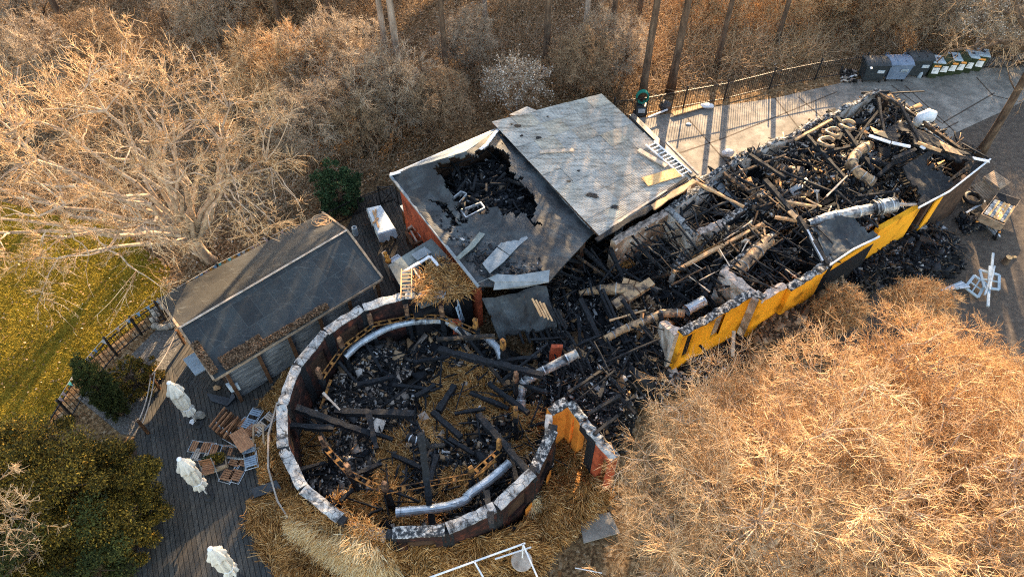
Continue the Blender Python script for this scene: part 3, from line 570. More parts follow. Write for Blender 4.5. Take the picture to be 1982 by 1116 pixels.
# ---------------------------------------------------------------- slabs, rubble, walls
def proj(p):
    d = Vector(p)-Vector((0, 0, H)); z = d.dot(_f); return (991+FPX*d.x/z, 558-FPX*d.dot(_u)/z)
def slab(name, c4, nx, ny, mat, parent=None, th=.05, hole=None, jit=.0, sag=None, ragged=None, smooth=False):
    "bilinear sheet through 4 world corners, cells whose photo position falls in `hole` are missing"
    c = [Vector(p) for p in c4]; g = {}; vs = []; fs = []
    keep = {}
    def pt(i, j):
        u, v = i/nx, j/ny; p = (c[0]*(1-u)+c[1]*u)*(1-v)+(c[3]*(1-u)+c[2]*u)*v
        if sag: p = p+Vector((0, 0, sag(u, v)))
        if jit: p = p+Vector((0, 0, (float(fbm(np.array([p.x]), np.array([p.y]), 1.5)[0])-.5)*jit))
        return p
    for j in range(ny):
        for i in range(nx):
            u, v = (i+.5)/nx, (j+.5)/ny
            if hole is not None:
                q = proj(pt(i+.5, j+.5)); qx = q[0]+9*(float(vnoise(np.array([q[0]]), np.array([q[1]]), .12, 1)[0])-.5)*2; qy = q[1]+9*(float(vnoise(np.array([q[0]]), np.array([q[1]]), .12, 4)[0])-.5)*2
                if any(inpoly(np.array([qx]), np.array([qy]), h)[0] for h in hole): continue
            if ragged is not None and ragged(u, v): continue
            keep[i, j] = 1
    for (i, j) in keep:
        ids = []
        for a, b in ((i, j), (i+1, j), (i+1, j+1), (i, j+1)):
            if (a, b) not in g:
                g[a, b] = len(vs); p = pt(a, b); vs.append(p); vs.append(p-Vector((0, 0, th)))
            ids.append(g[a, b])
        fs.append(tuple(ids)); fs.append(tuple(k+1 for k in reversed(ids)))
        for (di, dj, a, b) in ((0, -1, 0, 1), (1, 0, 1, 2), (0, 1, 2, 3), (-1, 0, 3, 0)):
            if (i+di, j+dj) not in keep: fs.append((ids[b], ids[a], ids[a]+1, ids[b]+1))
    n = (c[1]-c[0]).cross(c[3]-c[0])
    if n.z < 0: fs = [tuple(reversed(f)) for f in fs]
    return MB().add(vs, fs).build(name, mat, parent, smooth)
def mound(name, poly, z0, amp, mat, label=None, cat=None, res=.16, s=.8, edge=.5, seed=0, parent=None, hfun=None, kind='stuff', voids=()):
    "bumpy debris surface inside a world polygon, sinking to the ground at its edge; returns object and height function"
    p = np.array([(q[0], q[1]) for q in poly]); lo, hi = p.min(0), p.max(0)
    xs = np.arange(lo[0]-res, hi[0]+2*res, res); ys = np.arange(lo[1]-res, hi[1]+2*res, res); X, Y = np.meshgrid(xs, ys)
    def edist(x, y):
        d = np.full(len(x), 1e9)
        for i in range(len(p)):
            a, b = p[i], p[(i+1) % len(p)]; ab = b-a; t = np.clip(((x-a[0])*ab[0]+(y-a[1])*ab[1])/(ab@ab), 0, 1)
            d = np.minimum(d, np.hypot(x-a[0]-t*ab[0], y-a[1]-t*ab[1]))
        return np.where(inpoly(x, y, p), d, -d)
    def height(x, y):
        x = np.asarray(x, float); y = np.asarray(y, float); e = np.clip(edist(x, y)/edge, -.1, 1) if edge else np.ones(len(x))
        base = z0(x, y) if callable(z0) else z0
        h = (base + amp*(fbm(x, y, s, seed)-.5)*2)*np.clip(e, 0, 1)
        for (vx, vy, vr, vz) in voids: h = np.where(np.hypot(x-vx, y-vy) < vr, np.minimum(h, vz), h)
        return h
    x, y = X.ravel(), Y.ravel(); h = height(x, y)+rng.normal(size=len(x))*amp*.10; ins = inpoly(x, y, p) | (edist(x, y) > -res)
    idx = np.arange(len(x)).reshape(X.shape); q = np.stack([idx[:-1, :-1], idx[:-1, 1:], idx[1:, 1:], idx[1:, :-1]], -1).reshape(-1, 4)
    q = q[ins[q].all(1)]; used = np.unique(q); mp = -np.ones(len(x), int); mp[used] = np.arange(len(used))
    v = np.c_[x, y, np.maximum(h, -.02)-.01][used]; o = npmesh(name, v, mp[q], mat, parent)
    if label: tag(o, label, cat, None, kind)
    return o, height
def chunks(name, poly, hf, n, size, mat, label, cat, flat=.35, long=2.5, tilt=.6, parent=None, zoff=0):
    s = sample_poly(poly, n); z = (hf(s[:, 0], s[:, 1]) if callable(hf) else np.full(n, hf))+rng.uniform(0, size*1.2, n)+zoff
    a = rng.uniform(0, 6.28, n); nr = norm(np.c_[rng.normal(size=(n, 2))*tilt, np.ones(n)]); x = norm(np.cross(nr, np.c_[np.cos(a), np.sin(a), np.zeros(n)])); y = np.cross(nr, x)
    sz = size*rng.lognormal(0, .42, n)[:, None]; lx = sz*rng.uniform(1, long, (n, 1)); ly = sz*rng.uniform(.35, .9, (n, 1)); lz = sz*flat*rng.uniform(.4, 1.2, (n, 1)); c = np.c_[s, z]
    vs = [c+x*lx*sx*(1 if sz_ > 0 else .9)+y*ly*sy*rng.uniform(.7, 1.2, (n, 1))+nr*lz*sz_ for sz_ in (-1, 1) for sy in (-1, 1) for sx in (-1, 1)]
    v = np.stack(vs, 1).reshape(-1, 3); f = np.array([(0,2,3,1),(4,5,7,6),(0,1,5,4),(2,6,7,3),(0,4,6,2),(1,3,7,5)])
    o = npmesh(name, v, (np.arange(n)[:, None, None]*8+f[None]).reshape(-1, 4), M[mat], parent)
    if label: tag(o, label, cat, None, 'stuff')
    return o
def sticks(name, poly, hf, n, ln, w_, mat, label, cat, tilt=.28, parent=None, zoff=.1, rise=.5, dirs=None):
    s = sample_poly(poly, n); z = (hf(s[:, 0], s[:, 1]) if callable(hf) else np.full(n, hf))+zoff+rng.random(n)**2*rise
    a = rng.choice(dirs, n)+rng.normal(size=n)*.22 if dirs is not None else rng.uniform(0, 6.28, n)
    d = norm(np.c_[np.cos(a), np.sin(a), rng.normal(size=n)*tilt]); l = ln*rng.lognormal(0, .4, n)[:, None]; x = norm(np.cross(d, np.array([[0, 0, 1.]]))); y = np.cross(x, d); c = np.c_[s, z]; ww = w_*rng.uniform(.45, 1.3, (n, 1)); hh = ww*rng.uniform(.4, 1.1, (n, 1)); vs = []
    for k in range(4):
        t = k/3-.5; off_ = x*rng.normal(size=(n, 1))*.12*ww*1.5+y*rng.normal(size=(n, 1))*.1*hh; sc = rng.uniform(.65, 1.1, (n, 1))
        for sx, sy in ((-1,-1),(1,-1),(1,1),(-1,1)): vs.append(c+d*l*t+off_+x*ww*.5*sx*sc+y*hh*.5*sy*sc)
    v = np.stack(vs, 1).reshape(-1, 3); f = [(3,2,1,0),(12,13,14,15)]+[(4*k+i, 4*k+(i+1)%4, 4*k+4+(i+1)%4, 4*k+4+i) for k in range(3) for i in range(4)]; f = np.array(f)
    o = npmesh(name, v, (np.arange(n)[:, None, None]*16+f[None]).reshape(-1, 4), M[mat], parent)
    if label: tag(o, label, cat, None, 'stuff')
    return o
def strands(name, poly, hf, n, ln, mat, label, cat, wd=.006, dirv=None, spread=1.0, parent=None, lift=.12, zoff=0.0, pts=None, patchy=0):
    s = sample_poly(poly, n) if pts is None else pts
    if patchy: s = s[fbm(s[:, 0], s[:, 1], .9, 31) > patchy]
    n = len(s); z = (hf(s[:, 0], s[:, 1]) if callable(hf) else np.full(n, hf))+rng.uniform(0, lift, n)+zoff
    a = rng.uniform(0, 6.28, n)
    if dirv is not None:
        base = dirv(s[:, 0], s[:, 1]) if callable(dirv) else np.full(n, dirv); a = base+rng.normal(size=n)*spread
    else: a = 6.28*2*fbm(s[:, 0], s[:, 1], .9, 5)+rng.normal(size=n)*spread
    d = np.c_[np.cos(a), np.sin(a), rng.normal(size=n)*.22]; l = ln*rng.uniform(.4, 1.5, (n, 1)); c = np.c_[s, z]
    b = c+d*l*.5+[0, 0, .02]; e = b+norm(d+rng.normal(size=d.shape)*.25)*l*.5-[0, 0, .03]
    one = np.ones(n)*wd; v, q = join([seg_mesh(c, b, one, one, 3), seg_mesh(b, e, one, one*.6, 3)])
    o = npmesh(name, v, q, M[mat], parent)
    if label: tag(o, label, cat, None, 'stuff')
    return o
def wall(root, pts, z1, th, mat, capmat=None, z0=0.0, capover=.03, name='wall', rag=.08, seg=.35, capth=.07, holes=(), cj=1.0):
    "wall run along world points (outer line), with ragged burnt top; cap laid on top. holes: (run index, t0, t1, zlo, zhi) openings"
    for k in range(len(pts)-1):
        a = Vector((pts[k].x, pts[k].y, 0)); b = Vector((pts[k+1].x, pts[k+1].y, 0)); d = b-a; ln = d.length; d.normalize(); nrm = Vector((-d.y, d.x, 0))
        za = z1[k] if isinstance(z1, (list, tuple)) else z1; zb = z1[k+1] if isinstance(z1, (list, tuple)) else z1
        n = max(2, int(ln/seg)); ts = [i/n for i in range(n+1)]; hs = sorted(h for h in holes if h[0] == k)
        for h in hs: ts += [h[1], h[2]]
        ts = sorted(set(round(t, 4) for t in ts)); mb = MB(); cb = MB(); st = []
        tops = [za+(zb-za)*t+rnd.uniform(-rag, rag*.4) for t in ts]
        for i in range(len(ts)-1):
            t0, t1 = ts[i], ts[i+1]; h = next((h for h in hs if t0 >= h[1]-1e-4 and t1 <= h[2]+1e-4), None)
            spans = [(z0, None)] if h is None else [(z0, h[3]), (h[4], None)]
            for zl, zh in spans:
                p0 = a+d*ln*t0; p1 = a+d*ln*t1; h0 = zh if zh is not None else tops[i]; h1 = zh if zh is not None else tops[i+1]
                if min(h0, h1) <= zl: continue
                hw = nrm*th/2
                vs = [p0-hw+Vector((0,0,zl)), p1-hw+Vector((0,0,zl)), p1+hw+Vector((0,0,zl)), p0+hw+Vector((0,0,zl)), p0-hw+Vector((0,0,h0)), p1-hw+Vector((0,0,h1)), p1+hw+Vector((0,0,h1)), p0+hw+Vector((0,0,h0))]
                fs = [(0,3,2,1),(4,5,6,7),(0,1,5,4),(2,3,7,6)]
                if i == 0 or h is not None or (hs and abs(t0-hs[0][2]) < 1e-3) : fs.append((3,0,4,7))
                if i == len(ts)-2 or h is not None or any(abs(t1-g[1]) < 1e-3 for g in hs): fs.append((1,2,6,5))
                mb.add(vs, fs)
        wo = mb.build(name, mat, root)
        if capmat:
            o = th/2+capover; m2 = 3
            pts2 = []
            nn = max(3, int(ln/.16))
            for i in range(nn+1):
                t = i/nn; j = min(int(np.searchsorted(ts, t, 'right'))-1, len(ts)-2); f = (t-ts[j])/max(ts[j+1]-ts[j], 1e-6); zt = tops[j]*(1-f)+tops[j+1]*f+.006
                p = a+d*ln*t; row = []
                for s_ in (-1, -.35, .35, 1): row.append(p+nrm*(o*s_*(1+cj*rnd.uniform(-.28, .12)))+Vector((0, 0, zt+capth*(rnd.uniform(.3, 1.3) if abs(s_) < .9 else rnd.uniform(.0, .9)))))
                row = [Vector((row[0].x, row[0].y, zt-.02))]+row+[Vector((row[3].x, row[3].y, zt-.02))]; pts2 += row
            fs = []; w_ = 6
            for i in range(nn):
                for q in range(w_-1): fs.append((w_*i+q, w_*(i+1)+q, w_*(i+1)+q+1, w_*i+q+1))
            fs += [tuple(range(w_)), tuple(reversed(range(w_*nn, w_*nn+w_)))]
            cb.add(pts2, fs); cb.build('wall_top', capmat, root)
    return root

# ================================================================= shed with the black felt roof
m, nt_, b_ = nmat('roofing_felt', .72, .35)
def felt(name, ang, c0=(.022,.028,.034), c1=(.05,.06,.068), lines=(.12,.14,.15), bw=1.0, bh=1.1, ms=.012):
    m, nt, b = nmat(name, .62, .4); co = coords(nt, (1,1,1), (0,0,ang))
    br = nt.nodes.new('ShaderNodeTexBrick'); br.inputs['Scale'].default_value = 1; br.inputs['Brick Width'].default_value = bw; br.inputs['Row Height'].default_value = bh
    br.inputs['Mortar Size'].default_value = .012; br.inputs['Mortar Smooth'].default_value = .6; L(nt, co, br.inputs['Vector'])
    br.inputs['Color1'].default_value = (*c0, 1); br.inputs['Color2'].default_value = (*c1, 1); br.inputs['Mortar'].default_value = (*lines, 1)
    n = noise(nt, coords(nt), 1.1, 8, .65); n2 = noise(nt, coords(nt, (1, 8, 1), (0, 0, ang)), 1.4, 8, .7); n3 = noise(nt, coords(nt), 60, 3)
    col = mix(nt, .8, br.outputs['Color'], ramp(nt, n, [(.3, (.55,.6,.65)), (.62, (1.6,1.6,1.5))]), 'MULTIPLY')
    col = mix(nt, ramp(nt, n2, [(.58, 0), (.72, .5)]), col, (.16,.18,.18)); col = mix(nt, 1.0, col, ramp(nt, n3, [(.3, .8), (.7, 1.25)]), 'MULTIPLY')
    L(nt, col, b.inputs['Base Color']); bump(nt, b, n2, .2, .02); return m
sA, sB = P(348,635,2.8), P(672,446,2.8); SANG = math.atan2(sB.y-sA.y, sB.x-sA.x)
RL, FL_, RR, FR_ = P(305,578,2.1), P(414,734,2.1), P(624,411,2.1), P(740,538,2.1)
M['felt_shed'] = felt('black_shed_felt', -SANG, (.010,.014,.017), (.018,.024,.028), (.032,.040,.044), .62, .95); M['felt_old'] = felt('brown_grey_shed_felt', -SANG, (.017,.016,.015), (.022,.021,.019), (.035,.033,.030))
shed = empty('garden_shed', Vector(((RL.x+FR_.x)/2, (RL.y+FR_.y)/2, .1)), 'long low timber shed with a black felt gable roof left of the round ruin', 'shed')
slab('roof', [FL_, FR_, sB, sA], 24, 10, M['felt_shed'], shed, .07, jit=.05)
slab('roof', [sA+Vector((0,0,-.012)), sB+Vector((0,0,-.012)), RR, RL], 24, 10, M['felt_old'], shed, .07, jit=.05)
e = Vector((0,0,.03))
MB().beam(sA+e, sB+e, .07, .025).build('ridge_strip', M['plank'], shed)
for a, b in ((RL, sA), (sA, FL_), (RR, sB), (sB, FR_)):
    dv = (b-a).normalized(); MB().beam(a+Vector((0,0,-.03)), b+Vector((0,0,-.03)), .07, .14, n=4, jit=.1).build('barge_board', M['pallet'], shed)
MB().beam(FL_+Vector((0,0,-.05)), FR_+Vector((0,0,-.05)), .05, .10).build('eave_board', M['pallet'], shed)
dx = (FR_-FL_).normalized(); dy = Vector((-dx.y, dx.x, 0))
def sw(u, v, z): return FL_+dx*u+dy*v+Vector((0, 0, z-2.1))
SL = (FR_-FL_).length
mbw = MB(); n = 70
for i in range(n):
    u0 = .5+i*(SL-.9)/n; mbw.beam(sw(u0, .33+rnd.uniform(0,.008), .1), sw(u0, .33, 2.1), (SL-.9)/n*.93, .03, up=dy)
M['greyboards'] = noisy('grey_weathered_boards', [(.3, (.05,.055,.06)), (.5, (.15,.16,.165)), (.7, (.32,.33,.33))], s=2, det=9, nr=.7, scale=(1,1,5), bs=.5, bd=.02)
mbw = MB()
for i in range(13): mbw.beam(sw(.35, .30-(i%2)*.006, .22+i*.145), sw(SL-.3, .30-(i%2)*.006, .22+i*.145), .025, .135, up=(0,0,1))
mbw.build('front_wall', M['greyboards'], shed)
mbw = MB(); mbw.beam(sw(.35,.5,1.05), sw(.35,3.2,1.05), .05, 1.9); mbw.beam(sw(SL-.25,.5,1.05), sw(SL-.25,3.2,1.05), .05, 1.9); mbw.beam(sw(.35,3.3,1.05), sw(SL-.25,3.3,1.05), .05, 1.9); mbw.build('side_wall', M['brown_panel'], shed)
for u in (.42, 1.55, 2.7, 3.9, 5.1, 6.3): MB().beam(sw(u, .2, .1), sw(u, .16, 2.03), .11, .11).build('post', M['postwood'], shed)
mbw = MB()
MB().box(sw(.1, 1.6, 1.0)+Vector((-.35, .1, 0)), (.55, .9, .05), rot=Matrix.Rotation(SANG, 3, 'Z')).build('side_shelf', M['lidgrey'], shed)
# leaves gathered along the eave
for (u0, u1, v0, v1, n, zl) in ((.45, 1.9, .0, .45, 2600, 2.12), (1.9, 4.3, .0, .22, 1800, 2.12), (.0, .25, .1, 1.3, 1200, 2.14)):
    pl = [sw(u0,v0,0), sw(u1,v0,0), sw(u1,v1,0), sw(u0,v1,0)]
    s = sample_poly(pl, n); h = np.array([sw(0,0,0).xy])[0]; vv = (s-np.array([FL_.x, FL_.y]))@np.array([dy.x, dy.y]); z = zl+vv*.33
    a = rng.uniform(0, 6.28, n); nr = norm(np.c_[rng.normal(size=(n,2))*.7, np.ones(n)]); x = norm(np.cross(nr, np.c_[np.cos(a), np.sin(a), 0*a])); y = np.cross(nr, x); c = np.c_[s, z+rng.uniform(.03,.12,n)]; k = .035
    v = np.stack([c-x*k, c-y*k, c+x*k, c+y*k], 1).reshape(-1,3); o = npmesh('dead_leaves', v, np.arange(4*n).reshape(-1,4), M['leafdark']); tag(o, ('brown leaf heap at the front left corner of the black shed roof' if u0 > .3 and u1 < 2 else 'line of brown leaves along the front eave of the black shed roof' if u0 > 1 else 'brown leaves along the left gable edge of the black shed roof'), 'leaves', None, 'stuff')
# coil of cable on the roof
mb = MB(); cc_ = P(622,430,2.35)
for k in range(5): mb.tube([cc_+Vector((math.cos(a)*(.22+.03*k)+.1*math.cos(k*2), math.sin(a)*(.16+.02*k)+.1*math.sin(k*2), .05+.01*k)) for a in np.linspace(0, 6.28, 18)], .012, 5)
tag(mb.build('rope_coil', M['tan']), 'coiled pale rope lying on the far corner of the shed roof', 'rope')

# ================================================================= hipped roof house
BL, BR, AP = P(755,339,3), P(968,247,3), P(903,292,4.25)
HF = P(1052,478,3.75); FRc = P(1150,450,3.0); FLc = P(926,554,3.0)
HANG = math.atan2(FLc.y-BL.y, FLc.x-BL.x)
M['felt_hip'] = felt('slate_grey_shingle_felt', -HANG, (.036,.044,.050), (.042,.051,.058), (.026,.031,.036), .5, .22)
_t = M['felt_hip'].node_tree; _b = _t.nodes['Principled BSDF']; _src = _b.inputs['Base Color'].links[0].from_socket
L(_t, mix(_t, ramp(_t, noise(_t, coords(_t), .8, 9, .7, 1.0), [(.40, 0.0), (.58, .9)]), _src, (.010,.012,.014)), _b.inputs['Base Color'])
M['felt_patch'] = noisy('pale_grey_felt_strip', [(.3, (.12,.14,.155)), (.5, (.20,.225,.24)), (.7, (.28,.30,.31))], s=3, det=8, bs=.3, bd=.02)
M['felt_green'] = noisy('grey_green_felt_strip', [(.3, (.12,.14,.13)), (.5, (.17,.19,.175)), (.7, (.22,.24,.22))], s=3, det=8, bs=.3, bd=.02)
hip = empty('hipped_roof_house', Vector(((BL.x+FRc.x)/2, (BL.y+FRc.y)/2, 0)), 'small house with a charred slate grey hipped roof that has burnt through in the middle', 'house')
hole1 = [(838,322),(889,300),(932,294),(952,275),(975,292),(990,318),(1000,345),(1022,362),(1028,385),(1012,402),(985,415),(950,408),(925,412),(905,425),(890,432),(886,395),(868,378),(862,350)]
hole2 = [(833,392),(850,386),(868,392),(868,402),(885,425),(892,440),(872,445),(864,432),(872,424),(850,400)]
hole3 = [(1005,372),(1030,370),(1040,392),(1028,420),(1046,430),(1040,440),(1012,418),(985,412)]
slab('roof', [FLc, P(1062,548,2.95), HF, AP][0:1]+[FLc+(P(1062,548,2.95)-FLc), HF, AP] if False else [BL, FLc, P(1062,545,2.9), AP], 70, 46, M['felt_hip'], hip, .06, hole=[hole1, hole2, hole3], jit=.18, sag=lambda u, v: -.35*math.sin(math.pi*u)*v)
slab('roof', [BR, FRc, P(1062,545,2.9), AP+Vector((0,0,-.004))], 70, 40, M['felt_hip'], hip, .06, hole=[hole1, hole3], jit=.14, sag=lambda u, v: -.35*math.sin(math.pi*u)*v)
mb = MB(); mb.add([BL+e*.3, BR+e*.3, AP, BL-e*2, BR-e*2, AP-e*3], [(0,1,2)[::-1], (3,4,5), (0,1,4,3), (1,2,5,4), (2,0,3,5)])
o = mb.build('roof', M['felt_patch'], hip); o['label'] = 'paler rear hip of the roof'
for ch, a, b in (('gutter', BL, FLc), ('gutter', BR, FRc), ('gutter', BL, BR)):
    MB().beam(a+Vector((0,0,-.02)), b+Vector((0,0,-.02)), .09, .08).build('gutter', M['felt_patch'] if a is BL and b is FLc else M['steel'], hip)
def strip(pts, wd, mat, name, parent, zo=.03, jit=.2):
    mb = MB()
    for p, q in zip(pts[:-1], pts[1:]): mb.beam(p+Vector((0,0,zo)), q+Vector((0,0,zo)), wd, .03, n=5, jit=jit)
    return mb.build(name, mat, parent)
strip(PP([(755,339,3.02),(800,329,3.25),(843,316,3.5),(889,293,3.9)]), .13, M['white'], 'ridge_flashing', hip)
strip(PP([(967,248,3.02),(955,263,3.35),(942,281,3.8),(930,290,4.0)]), .13, M['white'], 'ridge_flashing', hip)
def onhip(x, y):
    "point on the left slope seen at a pixel"
    n = (FLc-BL).cross(P(1062,545,2.9)-BL); n.normalize(); o = Vector((0,0,H)); d = P(x, y, 0)-o; t = n.dot(BL-o)/n.dot(d); return o+d*t
def patch(pts, mat, name, parent, lift=.06, th=.03, n=1):
    vs = [onhip(*p)+Vector((0,0,lift)) for p in pts]; mb = MB(); mb.prism([tuple(v) for v in vs], th, None); return mb.build(name, mat, parent)
def hipz(x, y):
    n_ = (FLc-BL).cross(P(1062,545,2.9)-BL); return BL.z-(n_.x*(x-BL.x)+n_.y*(y-BL.y))/n_.z
hs_ = [onhip(*q) for q in [(800,350),(850,345),(880,430),(960,440),(1040,440),(1050,535),(940,545),(860,450)]]
chunks('roof_scraps', hs_, hipz, 900, .035, 'chunk_dark', None, None, parent=hip, zoff=.02, tilt=.3)
patch([(883,504),(889,508),(918,484),(938,460),(957,434),(945,428),(928,455),(908,480)], M['felt_green'], 'felt_strip', hip, .16)
patch([(934,515),(948,534),(975,512),(986,500),(962,484)], M['felt_patch'], 'felt_strip', hip, .15)
patch([(963,482),(987,499),(1003,482),(1022,466),(1010,452),(992,446),(985,460)], M['felt_patch'], 'felt_strip', hip, .155)
mb = MB(); mb.prism([tuple(p) for p in PP([(922,548,3.06),(945,538,3.07),(958,545,3.07),(955,560,2.9),(1012,556,2.7),(1062,545,2.95),(1064,522,3.1),(1000,532,3.1),(962,530,3.15)])], .03, None); mb.build('fallen_flashing', M['felt_patch'], hip)
# rooms under the roof
wl = MB(); d1 = (FLc-BL).normalized(); d2 = (BR-BL).normalized(); i1 = BL+d1*.3+d2*.3; i2 = BR+d1*.3-d2*.3; i3 = FRc-d1*.2-d2*.3; i4 = FLc-d1*.5+d2*.3
M['redwall'] = noisy('red_orange_wall', [(.35, (.16,.035,.015)), (.5, (.34,.07,.03)), (.7, (.50,.11,.04))], s=2)
wall(hip, [Vector((p.x,p.y,0)) for p in (i4, i1)], 2.85, .2, M['redwall'], name='outer_wall', rag=0)
wall(hip, [Vector((p.x,p.y,0)) for p in (i1, i2, i3)], 2.85, .2, M['brown_panel'], name='outer_wall', rag=0)
pl = [i1, i2, i3, i4]
ob, hfh = mound('attic_debris', pl, lambda x, y: 2.15+0*x, .35, M['ash'], res=.12, s=1.6, edge=0, seed=4, parent=hip)
inner = [i1+d1*.3+d2*.3, i2+d1*.3-d2*.3, i3-d1*1.5-d2*.8, i4-d1*1.5+d2*.8]
chunks('attic_rubble', inner, hfh, 1500, .07, 'chunk_dark', None, None, parent=hip, tilt=1.0)
def onz(p, z): return P(p[0], p[1], z)
for k, (pts, zz) in enumerate([([(868,390),(893,372),(902,370),(903,377),(882,402)], 2.95), ([(892,408),(930,393),(938,403),(902,422)], 2.95)]):
    c4 = [P(x, y, zz) for x, y in pts] if len(pts) == 4 else [P(x, y, zz) for x, y in (pts[0], pts[1], pts[3], pts[4])]
    fo = MB()
    for i in range(4): fo.beam(c4[i], c4[(i+1)%4], .05, .12, n=2, jit=.2)
    tag(fo.build('skylight_frame', M['steel']), ('square skylight frame on the charred hipped roof', 'long narrow skylight frame on the charred hipped roof')[k], 'window frame', 'skylight frames on the hipped roof')
sticks('attic_laths', inner, hfh, 130, .7, .06, 'char', None, None, parent=hip, dirs=np.array([HANG, HANG+1.57, 0.3]))
for i in range(26):
    x0 = rnd.uniform(870, 1010); y0 = rnd.uniform(310, 405); a = rnd.uniform(-1.2, 1.9); l = rnd.uniform(14, 38)
    p, q = P(x0, y0, rnd.uniform(2.5,3.2)), P(x0+l*math.cos(a), y0+l*math.sin(a), rnd.uniform(2.4,3.3)); MB().beam(p, q, .07, .09, n=3, jit=.2).build('fallen_rafter', M['char'], hip)
# collapsed front part of that roof
cr = empty('collapsed_roof_section', P(1005,600,0), 'torn slab of grey roofing felt hanging over the round ruin', 'roof section')
cq = [P(940,562,2.6), P(1052,552,2.7), P(1072,640,1.45), P(978,655,1.2)]
slab('roofing', [P(933,575,2.5), P(1058,552,2.7), P(1078,632,1.55), P(968,660,1.1)], 50, 40, M['felt_hip'], cr, .08, jit=.55, hole=[[(925,585),(945,605),(960,650),(990,670),(900,690)], [(1068,560),(1100,540),(1100,640),(1066,600)], [(985,648),(1015,640),(1060,636),(1080,660),(980,680)]], sag=lambda u, v: .15*math.sin(math.pi*v))
for i in range(8):
    x = 1030+i*7; MB().beam(P(x, 577+i*3, 2.62-.03*i), P(x+18, 612+i*3, 2.25-.04*i), .055, .06, n=2, jit=.2).build('batten', M['tan'] if i < 4 else M['char'], cr)
for i in range(7):
    x = 1000+i*13; MB().beam(P(x, 628-i*1, 1.5), P(x+13, 665-i*2, 1.05), .07, .08, n=2, jit=.2).build('rafter_end', M['char'], cr)

# ================================================================= annex with corrugated sheets
an0, an1 = P(950,235,3.2), P(1165,182,3.2); ea = (P(1165,182,3.2)-P(1020,207,3.2)); 
ex = Vector((.935, .355, 0)).normalized()
E1 = P(1340,345,3.2)-P(1165,182,3.2); ey = Vector(E1).normalized(); ex = (P(1340,345,3.2)-P(1165,460,3.2)).normalized()
ann = empty('corrugated_annex', P(1150,330,0), 'low annex roofed with pale patched corrugated plastic sheets', 'annex')
island_roof = island('corrugated_plastic', [(0, (.44,.42,.38)), (.25, (.56,.52,.46)), (.45, (.50,.42,.33)), (.6, (.64,.57,.48)), (.8, (.48,.45,.39)), (1, (.62,.52,.39))], rough=.6, spec=.3, s=1.2, var=.35)
org = P(1165,182,3.25); LY = E1.length; nxp, nyp = 8, 8
apoly = [(p.x, p.y) for p in PP([(950,236),(1020,209),(1038,214),(1165,183),(1340,346),(1165,460),(1150,445),(968,248)], 3.25)]
import itertools
mbv, mbf = [], []
row = LY/nyp; wx = .98
q0_, q1_, q2_, q3_ = P(952,236,3.25), P(1165,182,3.25), P(1341,345,3.25), P(1163,461,3.25)
def bl(u, v): return (q0_*(1-u)+q1_*u)*(1-v)+(q3_*(1-u)+q2_*u)*v
nxp, nyp = 6, 8
for j in range(nyp):
    for i in range(nxp):
        base = len(mbv); nw = 24; tl = rnd.uniform(-.012, .012); ox = .5*(j % 2)*0
        for a in range(nw+1):
            for b in range(2):
                p = bl(min(1, (i+b*1.02)/nxp), min(1.0, (j+1.03*a/nw)/nyp)); p.z += .016*math.cos(a*math.pi)+.011*((i+j) % 2)+tl*b+.004*j; mbv.append(p)
        for a in range(nw): mbf.append((base+2*a, base+2*a+2, base+2*a+3, base+2*a+1))
base = len(mbv); _a, _b2, _c, _d = P(985,222,3.27), P(1020,206,3.27), P(1040,214,3.27), P(1005,224,3.27); mbv += [_a, _b2, _c, _d]; mbf.append((base+3, base+2, base+1, base))
MB().add(mbv, mbf).build('roof_sheets', island_roof, ann)
_t = island_roof.node_tree; _b = _t.nodes['Principled BSDF']; _src = _b.inputs['Base Color'].links[0].from_socket
L(_t, mix(_t, 1.0, _src, ramp(_t, noise(_t, coords(_t, (1, 5, 1), (0, 0, -.55)), 1.6, 9, .75), [(.35, (.45,.42,.38)), (.55, (1,1,1)), (.7, (1.15,1.12,1.05))]), 'MULTIPLY'), _b.inputs['Base Color'])
slp = [P(*q, 3.2) for q in [(953,238),(1020,211),(1038,216),(1163,186),(1335,346),(1163,458),(1150,446),(970,252)]]
MB().prism([(p.x, p.y) for p in slp], 3.10, 3.18).build('roof_deck', M['brown_panel'], ann)
MB().beam(P(1222,224,3.25), P(1342,344,3.25), .22, .18).build('gutter', M['binblack'], ann)
MB().beam(P(1290,276,3.3), P(1352,338,3.3), .08, .08).build('edge_batten', M['plank'], ann)
wall(ann, [Vector((p.x,p.y,0)) for p in (P(965,245,3.2), P(1022,216,3.2), P(1163,188,3.2), P(1333,346,3.2))], 3.05, .15, M['brown_panel'], name='outer_wall', rag=0)
for a, b, w_, mt in [((1155,465),(1262,400),.2,'char'), ((1262,402),(1345,350),.22,'tan'), ((1250,398),(1330,345),.10,'char'), ((1180,440),(1290,368),.10,'plank')]:
    MB().beam(P(*a,3.3), P(*b,3.36), w_, .06, n=6, jit=.3).build('edge_board', M[mt], ann)
